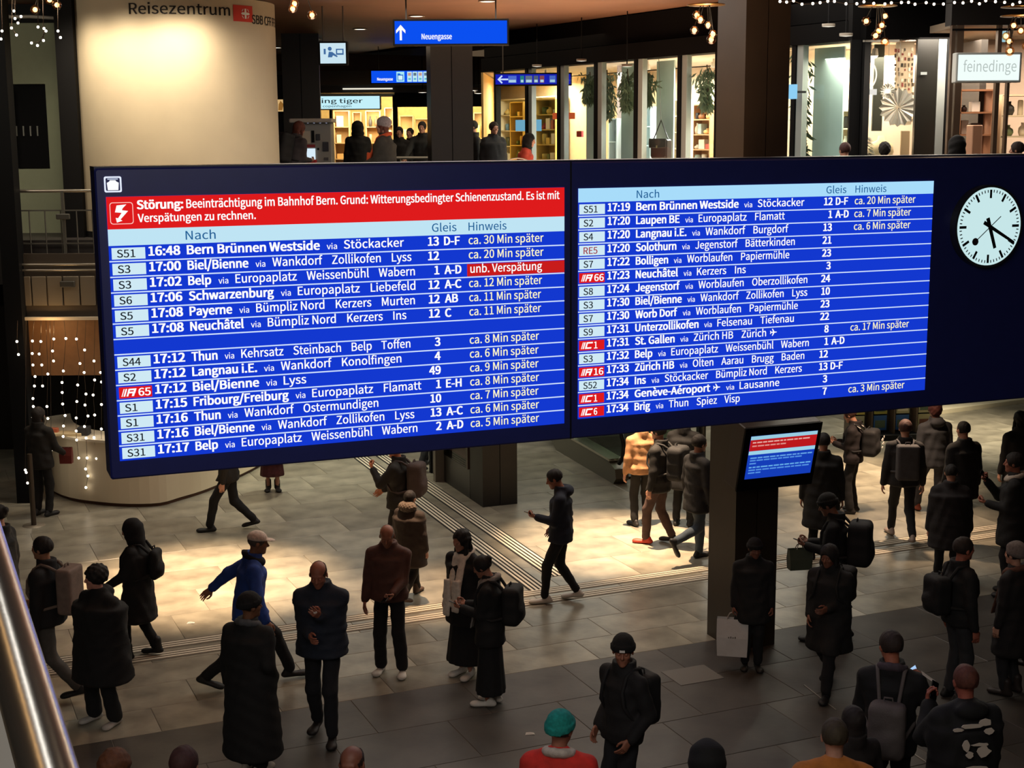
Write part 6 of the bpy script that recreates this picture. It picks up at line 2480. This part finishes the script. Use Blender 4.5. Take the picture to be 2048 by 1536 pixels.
BK, BK2, NV = '100f10', '161516', '141a2a'
P_('fl1', 88, 1032, 850, 'person in dark clothes standing at the curved counter behind the fairy lights', face=20, H=1.75, jacket='17130f', trousers='12100f', hair=('bob', '1d1510'), al='fwd', ar='fwd')
P_('fl2', 18, 1310, 1012, 'person with dark tied hair half hidden by the handrail at the far left', face=280, jacket=BK, hair=('bun', '120c08'), jl=.7)
P_('bp1', 108, 1392, 1066, 'man in black jacket with beige backpack walking left at the far left', face=282, legs='walkr', jacket='121114', jl=.86, trousers='4a4642', hair=('short', '17100c'), al='down', ar='fwd', skin='mid', hoodie=None, puff=.015)
backpack('bp1', 'large beige square backpack on the man walking left at the far left', '7d6a60', w=.15, d=.085, hgt=.24, box=True, strap='6a5a50')
P_('parka', 212, 1446, 1136, 'person in long black parka with white shoes standing at the lower left', face=212, legs=((-.15, 0, 0), (.15, .02, 0)), jacket=BK, jl=.52, fat=1.5, puff=.03, trousers='0f0f11', tw=1.4, shoes='b0aba4', hair=('curly', '1a1613'), hoodie='down', head=(38, 0), skin='pink', hd=1)
P_('hood', 284, 1316, 1040, 'person in long black coat with the hood up facing left', face=278, legs='step', jacket=BK, jl=.52, fat=1.15, trousers=BK, boots=True, shoes=BK, hair=('short', '120c0a'), hat=('hood', '111012'), head=(0, 12), al='fwd', ar='down')
backpack('hood', 'small black rucksack on the person with the hood up', '0e0e10', w=.12, d=.06, hgt=.19)
P_('walk1', 462, 1062, 830, 'person in dark clothes striding left just under the board', face=272, legs='walk', H=1.78, jacket='1a1512', jl=.85, trousers='0e0e10', hair=('short', '1a120c'))
P_('skirt1', 546, 982, 800, 'person with long dark red patterned skirt under the board', face=170, H=1.7, legs='close', jacket='3a1c1e', jl=.55, fat=1.25, skirt=(.28, '4a2024', 1.25), boots=True, shoes='141010', hair=('bob', '2a1d15'))
P_('blue', 502, 1372, 1048, 'man in bright blue jacket and pale cap striding right', face=78, legs=((-.09, .42, .02), (.09, -.46, .08)), jacket='21418f', jl=.84, trousers='101114', hair=('crop', '5a5048'), hat=('cap', 'd8c8bc'), al=((.32, -.42, .98), (-1, 0, 0), 'relaxed'), ar=((.42, .18, .9), (-1, 0, 0), 'relaxed'), lean=8, skin='mid', puff=.01, scarf=('131318', 'short'))
P_('cloak', 508, 1546, 1190, 'person in wide black coat and black cap seen from behind at the bottom', face=20, legs='close', jacket='0f0e0f', jl=.2, fat=1.18, puff=.01, trousers='0f0f10', tw=1.3, shoes='c8c0b4', hair=('crop', '1a1410'), hat=('beanie', '101012'), head=(35, 0), skin='tan', al='down', ar='pocket', scarf=('55565a', 'short'))
P_('puffer', 650, 1474, 1114, 'balding man in navy puffer jacket eating while facing the camera', face=184, legs='step', jacket='1b2230', jl=.84, jkind='puffer', puff=.02, fat=1.1, trousers='14141a', hair=('bald', '2c1d14'), al='chest', ar='belly', skin='9a5f4a', head=(0, 18), shoes='1a1513')
P_('old', 782, 1348, 1044, 'older man in brown jacket and white shoes looking at his phone', face=188, legs=((-.14, .03, 0), (.12, -.03, 0)), jacket='553328', jl=.88, trousers='161416', tw=1.15, shoes='cfc9c0', hair=('bald', '8a8078'), al='phonelow', ar='down', skin='a06850', head=(-6, 22), jrough=.7)
phone('old', 0, 'phone with pale back held by the older man in brown', up=.03)
P_('fur', 822, 1200, 985, 'person in brown winter coat with pale fur hood walking away', face=30, legs='walk', jacket='3a2f28', jl=.62, fat=1.2, puff=.02, trousers='1a1614', shoes='4a3426', boots=True, hair=('short', '1a120e'), hat=('furhood', '6f6054'))
P_('tuck', 800, 1128, 904, 'person with orange beanie and green sleeved jacket under the board', face=285, legs='close', H=1.78, jacket='17130f', sleeve='6d7350', jl=.82, trousers='1c1815', hair=('short', '2a170d'), hat=('beanie', '9a5630'), al='phonehigh', ar='fwd', skin='b8714a', head=(10, 10))
backpack('tuck', 'dark brown rucksack of the person with the orange beanie', '382a28', w=.15, d=.11, hgt=.24)
P_('far1', 848, 938, 730, 'distant person in dark trousers walking between the columns', face=20, legs='walk', H=1.75, jacket='141416', trousers='101012', hair=('short', '1a120c'))
P_('white', 932, 1352, 1060, 'woman with long black hair, white scarf and long black coat', face=215, legs='close', jacket='0f0e0f', jl=.66, fat=1.15, trousers=BK, skirt=(.18, '0e0e10', 1.4), shoes='cdc7be', hair=('long', '120d0b'), scarf=('d8cdbf', 'long'), al='pocket', ar='pocket', skin='b07a62', hd=1, head=(12, 6))
P_('grey', 982, 1410, 1112, 'woman with grey scarf, long black skirt and rucksack looking down at a phone', face=284, legs='close', jacket='101011', jl=.74, fat=1.04, trousers=BK, skirt=(.16, '0e0e10', 1.2), shoes='cfc9c0', hair=('bun', '120d0b'), scarf=('8a827c', 'left'), al='phone', ar='phone', skin='9a6650', hd=1, head=(0, 22))
backpack('grey', 'black rucksack of the woman with the grey scarf', '0d0d0e', w=.16, d=.1, hgt=.22, drop=.02)
phone('grey', 0, 'phone in the hands of the woman with the grey scarf', up=.03)
P_('navy', 1122, 1205, 934, 'young man in navy hooded jacket and white shoes looking at his phone', face=276, legs=((-.09, .2, 0), (.09, -.2, .03)), jacket='141b2c', jl=.84, trousers='101114', shoes='c4beb4', hair=('crop', '140e0b'), hoodie='down', al='phone', ar='pocket', skin='9a6450', head=(0, 20), tw=.85)
phone('navy', 0, 'phone held out by the young man in the navy hooded jacket', up=.03)
# cluster by the escalator
P_('clA', 1318, 1088, 850, 'man with brown trousers and one red shoe left of the main column', face=300, legs='step', jacket='151312', jl=.8, trousers='4a3630', shoes='171313', hair=('short', '17100c'), H=1.82)
backpack('clA', 'black rucksack with white patches beside the escalator queue', '121214', w=.17, d=.12, hgt=.24)
P_('clB', 1392, 1122, 850, 'person in jeans kicking a heel up just left of the main column', face=60, legs='kick', jacket='131214', jl=.72, trousers='3c4752', shoes='121216', hair=('short', '17100c'), H=1.82)
P_('clC', 1282, 1052, 868, 'person in beige jacket queueing next to the escalator end', face=340, legs='stand', jacket='b0825a', jl=.86, trousers='1a1817', shoes='181414', hair=('short', '17100c'), H=1.72)
P_('clD', 1366, 1052, 850, 'person in plain black coat in the middle of the escalator queue', face=20, legs='stand', jacket='0e0e10', jl=.6, fat=1.15, trousers='101012', hair=('grown', '120d0a'), H=1.78)
P_('col', 1502, 1338, 1078, 'person in black leaning at the main column holding a white bag', face=185, legs='close', jacket='121112', jl=.66, fat=1.1, trousers='111012', shoes='1c1814', hair=('short', '100c0a'), hat=('beanie', '0f0e10'), al='bag', ar='bag', skin='7a4a3a', head=(-12, 8))
P_('mid1', 1662, 1282, 986, 'person in dark cap looking at a phone with a rucksack right of the column', face=290, legs='step', jacket='111012', jl=.82, trousers='111113', hair=('short', '17100c'), hat=('beanie', '14110f'), al='phone', ar='phone', skin='8a5a46', head=(0, 22))
phone('mid1', 0, 'dark phone held by the person in the dark cap right of the column', up=.03)
backpack('mid1', 'bulging black rucksack of the person in the dark cap', '121113', w=.17, d=.13, hgt=.25, drop=.02)
P_('mid2', 1654, 1382, 1080, 'person in knee length black coat with a round green badge facing the camera', face=212, legs='walk', jacket='100f10', jl=.56, fat=1.2, trousers='111114', hair=('bob', '100c0b'), al='belly', ar='pocket', skin='7a4c3a', head=(8, 10), boots=True, shoes='101012')
backpack('mid2', 'round black rucksack of the person with the green badge', '0e0e0f', w=.17, d=.13, hgt=.2)
P_('mon', 1640, 1120, 872, 'person in long black coat standing right of the column monitor', face=10, legs='stand', jacket='0d0d0e', jl=.48, fat=1.15, trousers='101012', hair=('short', '0f0c0b'), H=1.82)
P_('print', 1703, 1026, 815, 'person in jacket with bold white print beyond the column monitor', face=300, legs='stand', jacket='1c1416', jl=.86, trousers='131214', tw=1.2, hair=('short', '4a2c1e'), shoes='1a1412', al='phone', ar='phone', head=(0, 20))
backpack('print', 'black rucksack with white print beyond the column monitor', '141214', w=.16, d=.12, hgt=.22, drop=.02)
P_('gbp', 1802, 1082, 834, 'person in black trousers with grey rucksack walking away on the right', face=5, legs='walk', jacket='121013', jl=.86, trousers='0d0d0f', shoes='8a7a70', hair=('short', '3a1c16'), tw=.85)
backpack('gbp', 'slate grey rucksack of the person walking away on the right', '3f3d40', w=.15, d=.09, hgt=.24, box=True)
P_('slate', 1862, 1030, 798, 'person in slate jacket with dark red hair beside the magazine stand', face=350, legs='walk', jacket='26272c', jl=.8, trousers='3a3a40', shoes='9a4a30', hair=('grown', '4a1f1a'), hoodie='down', H=1.86)
P_('blk1', 1918, 1092, 845, 'person in plain black with short black hair at the right', face=340, legs='stand', jacket='0d0c0e', jl=.7, fat=1.1, puff=.015, trousers='0e0e10', hair=('crop', '0d0a09'))
P_('blk2', 1893, 1172, 925, 'big person in dark brown coat striding away at the right', face=10, legs='walk', jacket='171214', jl=.62, fat=1.2, puff=.025, trousers='121012', hair=('crop', '15100e'), lean=4)
P_('jeans', 1908, 1402, 1078, 'man in black jacket, grey jeans and rucksack turning right', face=75, legs='stand', jacket='101012', jl=.86, trousers='2b2c30', hair=('short', '241812'), skin='a05c48', hd=2)
backpack('jeans', 'black rucksack of the man in grey jeans', '0d0d0f', w=.15, d=.1, hgt=.2, drop=.04)
P_('collar', 2018, 1192, 908, 'man in black coat with white collar holding up a phone at the right edge', face=292, legs='stand', jacket='0f0e10', jl=.66, fat=1.15, trousers='0f0f11', hair=('short', '17110e'), al='phone', ar='phonehigh', scarf=('b0a498', 'short'), skin='a06450')
phone('collar', 1, 'black phone held up by the man with the white collar', up=.03)
P_('longh', 2030, 1058, 825, 'person with long black hair at the right edge seen from behind', face=350, legs='close', jacket='100e10', jl=.6, fat=1.1, trousers='101012', hair=('long', '0c0a0a'))
P_('gcap', 2018, 1388, 1092, 'person in grey knitted hat and dark coat at the right edge', face=320, legs='stand', jacket='171314', jl=.5, fat=1.15, trousers='201f22', shoes='2a1f1a', boots=True, hair=('short', '1a1410'), hat=('slouch', '6c625e'), scarf=('5a3a2e', 'left'))
P_('bcap', 2062, 1330, 1084, 'person in blue grey hat cut by the right edge', face=330, legs='stand', jacket='1a1a1e', jl=.7, trousers='18181a', hair=('short', '1a1410'), hat=('beanie', '5c6a74'))
# lower right foreground
P_('note', 1770, 1690, 1268, 'man with dark jacket and white collar reading a glowing phone at the lower right', face=20, legs='stand', jacket='0e0e10', jl=.8, trousers='121214', hair=('short', '2c1f19'), al='fwd', ar=((.2, .3, 1.25), (-.5, -.6, .5), 'grip'), skin='a8644c', head=(-30, 5), hd=2, scarf=('4a4048', 'short'))
backpack('note', 'slumped grey rucksack of the man with the glowing phone', '5c5452', w=.14, d=.1, hgt=.22, drop=.16)
phone('note', 1, 'phone with glowing pale blue screen at the lower right', 'a8ccf4', up=.03)
P_('skull', 1912, 1800, 1335, 'person in black hoodie with cream print on the back at the lower right', face=352, legs='stand', jacket='0d0d0f', jl=.82, fat=1.22, puff=.02, trousers='121214', hair=('crop', '5a3024'), hoodie='down', al='phonehigh', ar='belly', skin='9a5444', h=.018, collar=False)
phone('skull', 0, 'large dark phone held up by the person in the printed black hoodie', up=.03)
P_('orange', 1654, 1950, 1444, 'person with cropped brown hair and orange jacket at the bottom right', face=5, legs='stand', jacket='b06a28', jl=.82, trousers='121214', hair=('crop', '3a3020'), fat=1.1, puff=.02, collar=False)
P_('dk', 1696, 1800, 1420, 'person with dark brown hair beside the orange jacket', face=340, legs='stand', jacket='1a1413', jl=.8, trousers='121214', hair=('bob', '1c1411'))
P_('teal', 1118, 1900, 1430, 'person in teal knitted hat and bright red jacket at the bottom', face=12, legs='stand', jacket='c42a20', jl=.82, trousers='121214', hair=('short', '2a1c14'), hat=('beanie', '0f8078'), puff=.025, fat=1.1, scarf=('c0b4aa', 'short'), collar=False, skin='9a6450', head=(20, 0))
P_('bean', 1244, 1672, 1272, 'young man in black beanie and black jacket looking at the camera', face=232, legs='stand', jacket='151416', jl=.86, trousers='1b1b1f', hair=('crop', '100c0a'), hat=('beanie', '0c0c0e'), al='pocket', ar='pocket', skin='94604a', head=(-44, 4), collar=True, fat=.9)
backpack('bean', 'black rucksack on the young man in the black beanie', '151416', w=.145, d=.09, hgt=.22, drop=.05)
P_('bh', 1406, 1980, 1491, 'person with black hood up at the bottom edge right of the beanie', face=5, legs='stand', jacket='0c0c0d', trousers='101010', hair=('short', '0c0a0a'), hat=('hood', '0b0b0c'))
P_('bot1', 718, 1985, 1494, 'balding person with brown hair at the bottom edge under the older man', face=190, legs='stand', jacket='151315', trousers='101010', hair=('bald', '2a1812'), skin='7a4a38')
P_('bot2', 252, 2010, 1508, 'person with reddish brown hair and orange scarf at the bottom left', face=20, legs='stand', jacket='4a3222', trousers='101010', hair=('grown', '5a3218'), hat=None)
P_('bot3', 388, 2005, 1501, 'person with dark red hair at the bottom edge left of the black coat', face=10, legs='stand', jacket='1a1214', trousers='101010', hair=('short', '3a1c1a'))

# upper level
u = dict(z0=UP, h=.03)
P_('tick', 584, 330, 240, 'red haired person bending at the ticket machine', y=28.2, face=40, legs='stand', jacket='3a3436', jl=.8, hair=('bob', '5a2a1c'), al='fwd', ar='phone', lean=14, **u)
backpack('tick', 'large black rucksack on the person at the ticket machine', '0f0f10', w=.17, d=.14, hgt=.26)
P_('sil', 717, 330, 243, 'person with dark hood up standing before the gift shop', y=33.2, face=350, legs='stand', jacket='0f0d0d', jl=.6, fat=1.1, hair=('short', '120d0a'), hat=('hood', '0e0c0c'), **u)
P_('wool', 770, 330, 235, 'person in grey wool hat and orange red scarf reading on the upper level', y=26.5, face=285, legs='stand', jacket='2e2a24', jl=.8, fat=1.15, puff=.02, hair=('bob', '5a2a1c'), hat=('slouch', '8a8082'), scarf=('b84a24', 'long'), al='phonelow', ar='phonelow', **u)
P_('u1', 800, 330, 255, 'dark haired person left of the grooved column behind the wool hat', y=34.5, face=180, jacket='14110f', hair=('short', '120d0a'), **u)
P_('u2', 822, 330, 257, 'second dark haired person left of the grooved column', y=34.8, face=200, jacket='14110f', hair=('crop', '120d0a'), **u)
P_('u3', 846, 330, 240, 'tall man half hidden by the grooved column leaning on the rail', y=33.8, face=190, jacket='1c1b19', hair=('short', '1c1410'), al='lean', ar='lean', **u)
P_('u4', 948, 330, 240, 'dark person close to the right side of the grooved column', y=32.0, face=250, jacket='141213', hair=('short', '120d0a'), fat=1.15, **u)
P_('u5', 987, 330, 245, 'brown haired person in dark coat before the far yellow window', y=31.2, face=150, jacket='161416', hair=('short', '2c1d10'), fat=1.25, puff=.02, jl=.7, **u)
P_('u6', 1044, 330, 262, 'person in orange and black jacket with pushchair at the shop corner', y=28.6, face=100, jacket='b8402a', jl=.8, hair=('short', '120d0a'), hat=('hood', '14110f'), H=1.65, lean=12, fat=1.15, **u)
P_('r1', 1768, 330, 288, 'dark haired head seen above the board before the entrance', y=20.6, face=20, jacket='141213', hair=('grown', '120d0a'), **u)
P_('r2', 1690, 330, 300, 'dark red haired head just above the board', y=20.8, face=340, jacket='141213', hair=('short', '3a1614'), **u)
P_('r3', 1912, 330, 276, 'head with black pointed hood above the board at the right', y=19.3, face=350, jacket='0e0d0f', hair=('short', '120d0a'), hat=('hood', '0e0d0f'), **u)
P_('r4', 2036, 330, 286, 'brown haired head above the board at the right edge', y=19.2, face=300, jacket='1a1414', hair=('short', '2a1a16'), **u)

# ---- things held or worn
def hand_at(key, side_, f=.08, up=.0):
    p = PEOPLE[key]
    ax_, w0, m = p['hand'][side_]
    c = (w0 + ax_[1] * f - ax_[2] * up) * p['s']
    return p['W'] @ Vector(tuple(c))


def carrier(key, side_, label, col, w, h, d, drop=.16, logo=None, rz=None, handle='8a8078', name='carrier_bag'):
    c = hand_at(key, side_, .08)
    rz = rz if rz is not None else 0
    e = empty(name, (c.x, c.y, c.z - drop - h), label, 'bag', None, rz)
    M = Matrix.Translation((c.x, c.y, c.z - drop - h)) @ Matrix.Rotation(rz, 4, 'Z')
    g = G()
    n = .96
    z = [(w / 2 * .95, d / 2, 0), (w / 2, d / 2 * 1.05, h * .5), (w / 2, d / 2 * .6, h)]
    vs = []
    for a, b, zz_ in z:
        vs += [M @ Vector(q) for q in ((-a, -b, zz_), (a, -b, zz_), (a, b, zz_), (-a, b, zz_))]
    fs_ = [(3, 2, 1, 0)]
    for i in range(2):
        for k in range(4):
            k2 = (k + 1) % 4
            fs_.append((i * 4 + k, i * 4 + k2, i * 4 + 4 + k2, i * 4 + 4 + k))
    g.add(vs, fs_)
    g.obj('bag_body', mat(col, .7, noise=.06, bump=.2, bscale=20), e)
    for s_ in (-1, 1):
        G().tube([M @ Vector((-w * .18, s_ * d * .28, h - .01)), M @ Vector((-w * .1, s_ * d * .1, h + drop * .8)), M @ Vector((0, 0, h + drop)), M @ Vector((w * .1, s_ * d * .1, h + drop * .8)), M @ Vector((w * .18, s_ * d * .28, h - .01))], .006, 5).obj('handle', mat(handle, .7), e)
    if logo:
        Ml = M @ Matrix(((1, 0, 0, 0), (0, 0, -1, -d / 2 * 1.06), (0, 1, 0, 0), (0, 0, 0, 1)))
        for k in range(4):
            lobj('print', Ml, -w * .13 + k * .024, -w * .13 + k * .024 + .014, h * .5, h * .5 + .016 + .006 * (k % 2), 0, .002, mat('6a625c', .8), e)
    return e


carrier('col', 1, 'white paper carrier bag with small print held at the main column', 'c9c4bf', .35, .43, .13, .07, 'marks', R(-12))
carrier('mid1', 0, 'dark green carrier bag hanging from the hand right of the column', '4a5040', .28, .25, .12, .06, None, R(10))
carrier('white', 0, 'pale cloth bag at the side of the woman with the white scarf', '8f7f72', .16, .3, .1, .02, None, R(20), name='cloth_bag') if False else None
carrier('fl1', 1, 'dark red shoulder bag of the person at the curved counter', '6a2018', .2, .26, .1, -.12, None, 0)


def on_body(key, name, q, size, m, axis='y', parent=True, nrm=(0, -1, 0), shape=None):
    """a thin print or badge on a person's clothing; q in the torso's upright metres"""
    p = PEOPLE[key]
    c = np.array(p['T'](*q))
    M3 = p['RT']
    n_ = M3 @ np.array(nrm, float)
    n_ /= np.linalg.norm(n_)
    up_ = M3 @ A(0, 0, 1)
    up_ = up_ - n_ * (up_ @ n_)
    up_ /= np.linalg.norm(up_)
    rt_ = np.cross(up_, n_)
    M = Matrix(((rt_[0], up_[0], n_[0], c[0] * p['s']), (rt_[1], up_[1], n_[1], c[1] * p['s']), (rt_[2], up_[2], n_[2], c[2] * p['s']), (0, 0, 0, 1)))
    g = G()
    if shape is None:
        g.box(None, (size[0], size[1], size[2]), M=Matrix.Identity(4), bev=.002)
    else:
        g.prism(shape, Matrix.Identity(4), size[2])
    return put(name, g.mesh(name), p['body'], m, p['W'] @ M)


def blob(r0, r1, n=9, sd=0):
    r_ = random.Random(sd)
    return [(r0 * math.cos(6.283 * k / n) * r_.uniform(.65, 1.1), r1 * math.sin(6.283 * k / n) * r_.uniform(.65, 1.1)) for k in range(n)]


M_print = mat('c9bcae', .8)
M_white = mat('dedad4', .6)
# cream abstract print on the black hoodie's back
for k, (x, z, a, b) in enumerate(((-.09, 1.27, .03, .055), (-.06, 1.20, .035, .03), (.04, 1.22, .06, .05), (.02, 1.27, .075, .015), (.0, 1.10, .11, .018), (-.08, 1.08, .02, .025), (-.01, 1.04, .04, .015), (.06, .98, .012, .03), (.03, .92, .07, .014))):
    on_body('skull', 'print', (x, -.215, z), (.1, .1, .006), M_print, shape=blob(a, b, 10, k))
for k, (x, z, a, b) in enumerate(((-.05, 1.40, .09, .02), (.05, 1.42, .06, .035), (.08, 1.36, .04, .03), (-.14, 1.37, .05, .02))):
    on_body('skull', 'print', (x, -.2 + .02 * (k == 3), z), (.1, .1, .006), M_print, shape=blob(a, b, 8, 20 + k))
on_body('mid2', 'badge', (-.12, .185, .70), (.06, .06, .008), mat('5f7050', .5), nrm=(0, 1, 0), shape=[(.05 * math.cos(t), .06 * math.sin(t)) for t in [i * .4488 for i in range(14)]])
p = PEOPLE['bean']
q = p['hc'] + p['RH'] @ A(0, .106, .045)
Mh = Matrix([[*p['RH'][i], q[i] * p['s']] for i in range(3)] + [[0, 0, 0, 1]])
put('hat_label', G().box((0, 0, 0), (.045, .012, .02)).mesh('label'), p['body'], M_white, p['W'] @ Mh)
on_body('parka', 'sleeve_emblem', (-.245, .05, 1.30), (.05, .05, .006), mat('3c3e4a', .6), nrm=(-1, .2, .1), shape=ring and [(.035 * math.cos(t), .035 * math.sin(t)) for t in [i * .5236 for i in range(12)]])
on_body('bp1', 'sleeve_emblem', (-.25, .0, 1.30), (.05, .025, .006), M_white, nrm=(-1, 0, .1))
for key, dy in (('clA', -.50), ('print', -.47)):
    for k, (x, z, a, b) in enumerate(((-.03, 1.27, .06, .03), (.03, 1.2, .07, .025), (-.02, 1.14, .05, .02), (.05, 1.3, .03, .02))):
        on_body(key, 'white_patch', (x, dy, z), (.1, .1, .006), M_white, shape=blob(a, b, 8, 40 + k))
for k, (x, z) in enumerate(((-.09, 1.43), (.09, 1.43))):
    on_body('print', 'reflective_stripe', (x, -.08, z + .03), (.05, .12, .01), M_white, nrm=(0, -.6, 1))
# paper in the note reader's left hand and a snack for the man in the puffer jacket
c = hand_at('note', 1, .0)
p = PEOPLE['note']
c = world_pt(p, (.27, .0, 1.42))
g = G()
g.add([c + Vector(v_) for v_ in ((-.06, 0, .06), (.07, .03, -.04), (.09, .01, -.06), (.01, -.05, -.01), (-.06, -.04, .04))], [(0, 1, 2, 3, 4)])
tag(g.obj('folded_paper', mat('d8d0c4', .8)), 'white folded paper on the shoulder of the man with the glowing phone', 'paper')
for key, sd_, lb, c_ in (('puffer', 0, 'white paper wrapped snack in the hand of the balding man', 'd8d0c8'),):
    c = hand_at(key, sd_, .09, .02)
    v_, f_ = ball(tuple(c), .03, 8, 1.4, .8)
    o = put('snack', np_mesh('snack', v_, f_), None, mat(c_, .7))
    tag(o, lb, 'food')
c = hand_at('wool', 0, .08)
tag(G().box((c.x - .03, c.y - .1, c.z + .03), (.26, .2, .012), R(10), bev=.002).obj('booklet', mat('e0cfc4', .7)), 'open pale booklet in the hands of the person in the grey wool hat', 'booklet')
# one red shoe
for ch in [o for o in bpy.data.objects if o.name.startswith('shoe') and o.parent == PEOPLE['clA']['body']][:1]:
    ch.data.materials.clear()
    ch.data.materials.append(mat('c8402c', .6))
    ch['label'] = 'bright red shoe'
# pushchair at the shop corner
q = aty(1035, 330, 28.3)
e = empty('pushchair', (q.x, q.y, UP), 'dark pushchair with cream edged hood at the glass shop corner', 'pushchair')
g = G()
n = 10
vs = []
for i in range(n + 1):
    a = math.pi * i / n
    for y_ in (-.2, .2):
        vs.append((q.x + .32 * math.cos(a), q.y + y_, UP + .95 + .24 * math.sin(a)))
g.add(vs, [(2 * i, 2 * i + 1, 2 * i + 3, 2 * i + 2) for i in range(n)])
g.obj('hood', mat('121116', .8), e)
G().tube([(q.x + .33 * math.cos(math.pi * i / n), q.y - .2, UP + .95 + .25 * math.sin(math.pi * i / n)) for i in range(n + 1)], .014, 6).obj('hood_edge', mat('b8a898', .7), e)
G().box((q.x, q.y, UP + .75), (.6, .4, .36), bev=.05).obj('seat', mat('121116', .8), e)
for sx in (-.26, .26):
    G().tube([(q.x + sx, q.y - .22, UP + .12), (q.x + sx * .2, q.y - .22, UP + .6)], .014, 6).obj('frame', mat('6a6a6a', .4, .7), e)
    for sy in (-.22, .22):
        G().tube([(q.x + sx, q.y + sy - .02, UP + .11), (q.x + sx, q.y + sy + .02, UP + .11)], .11, 16).obj('wheel', mat('0d0d0d', .7), e)
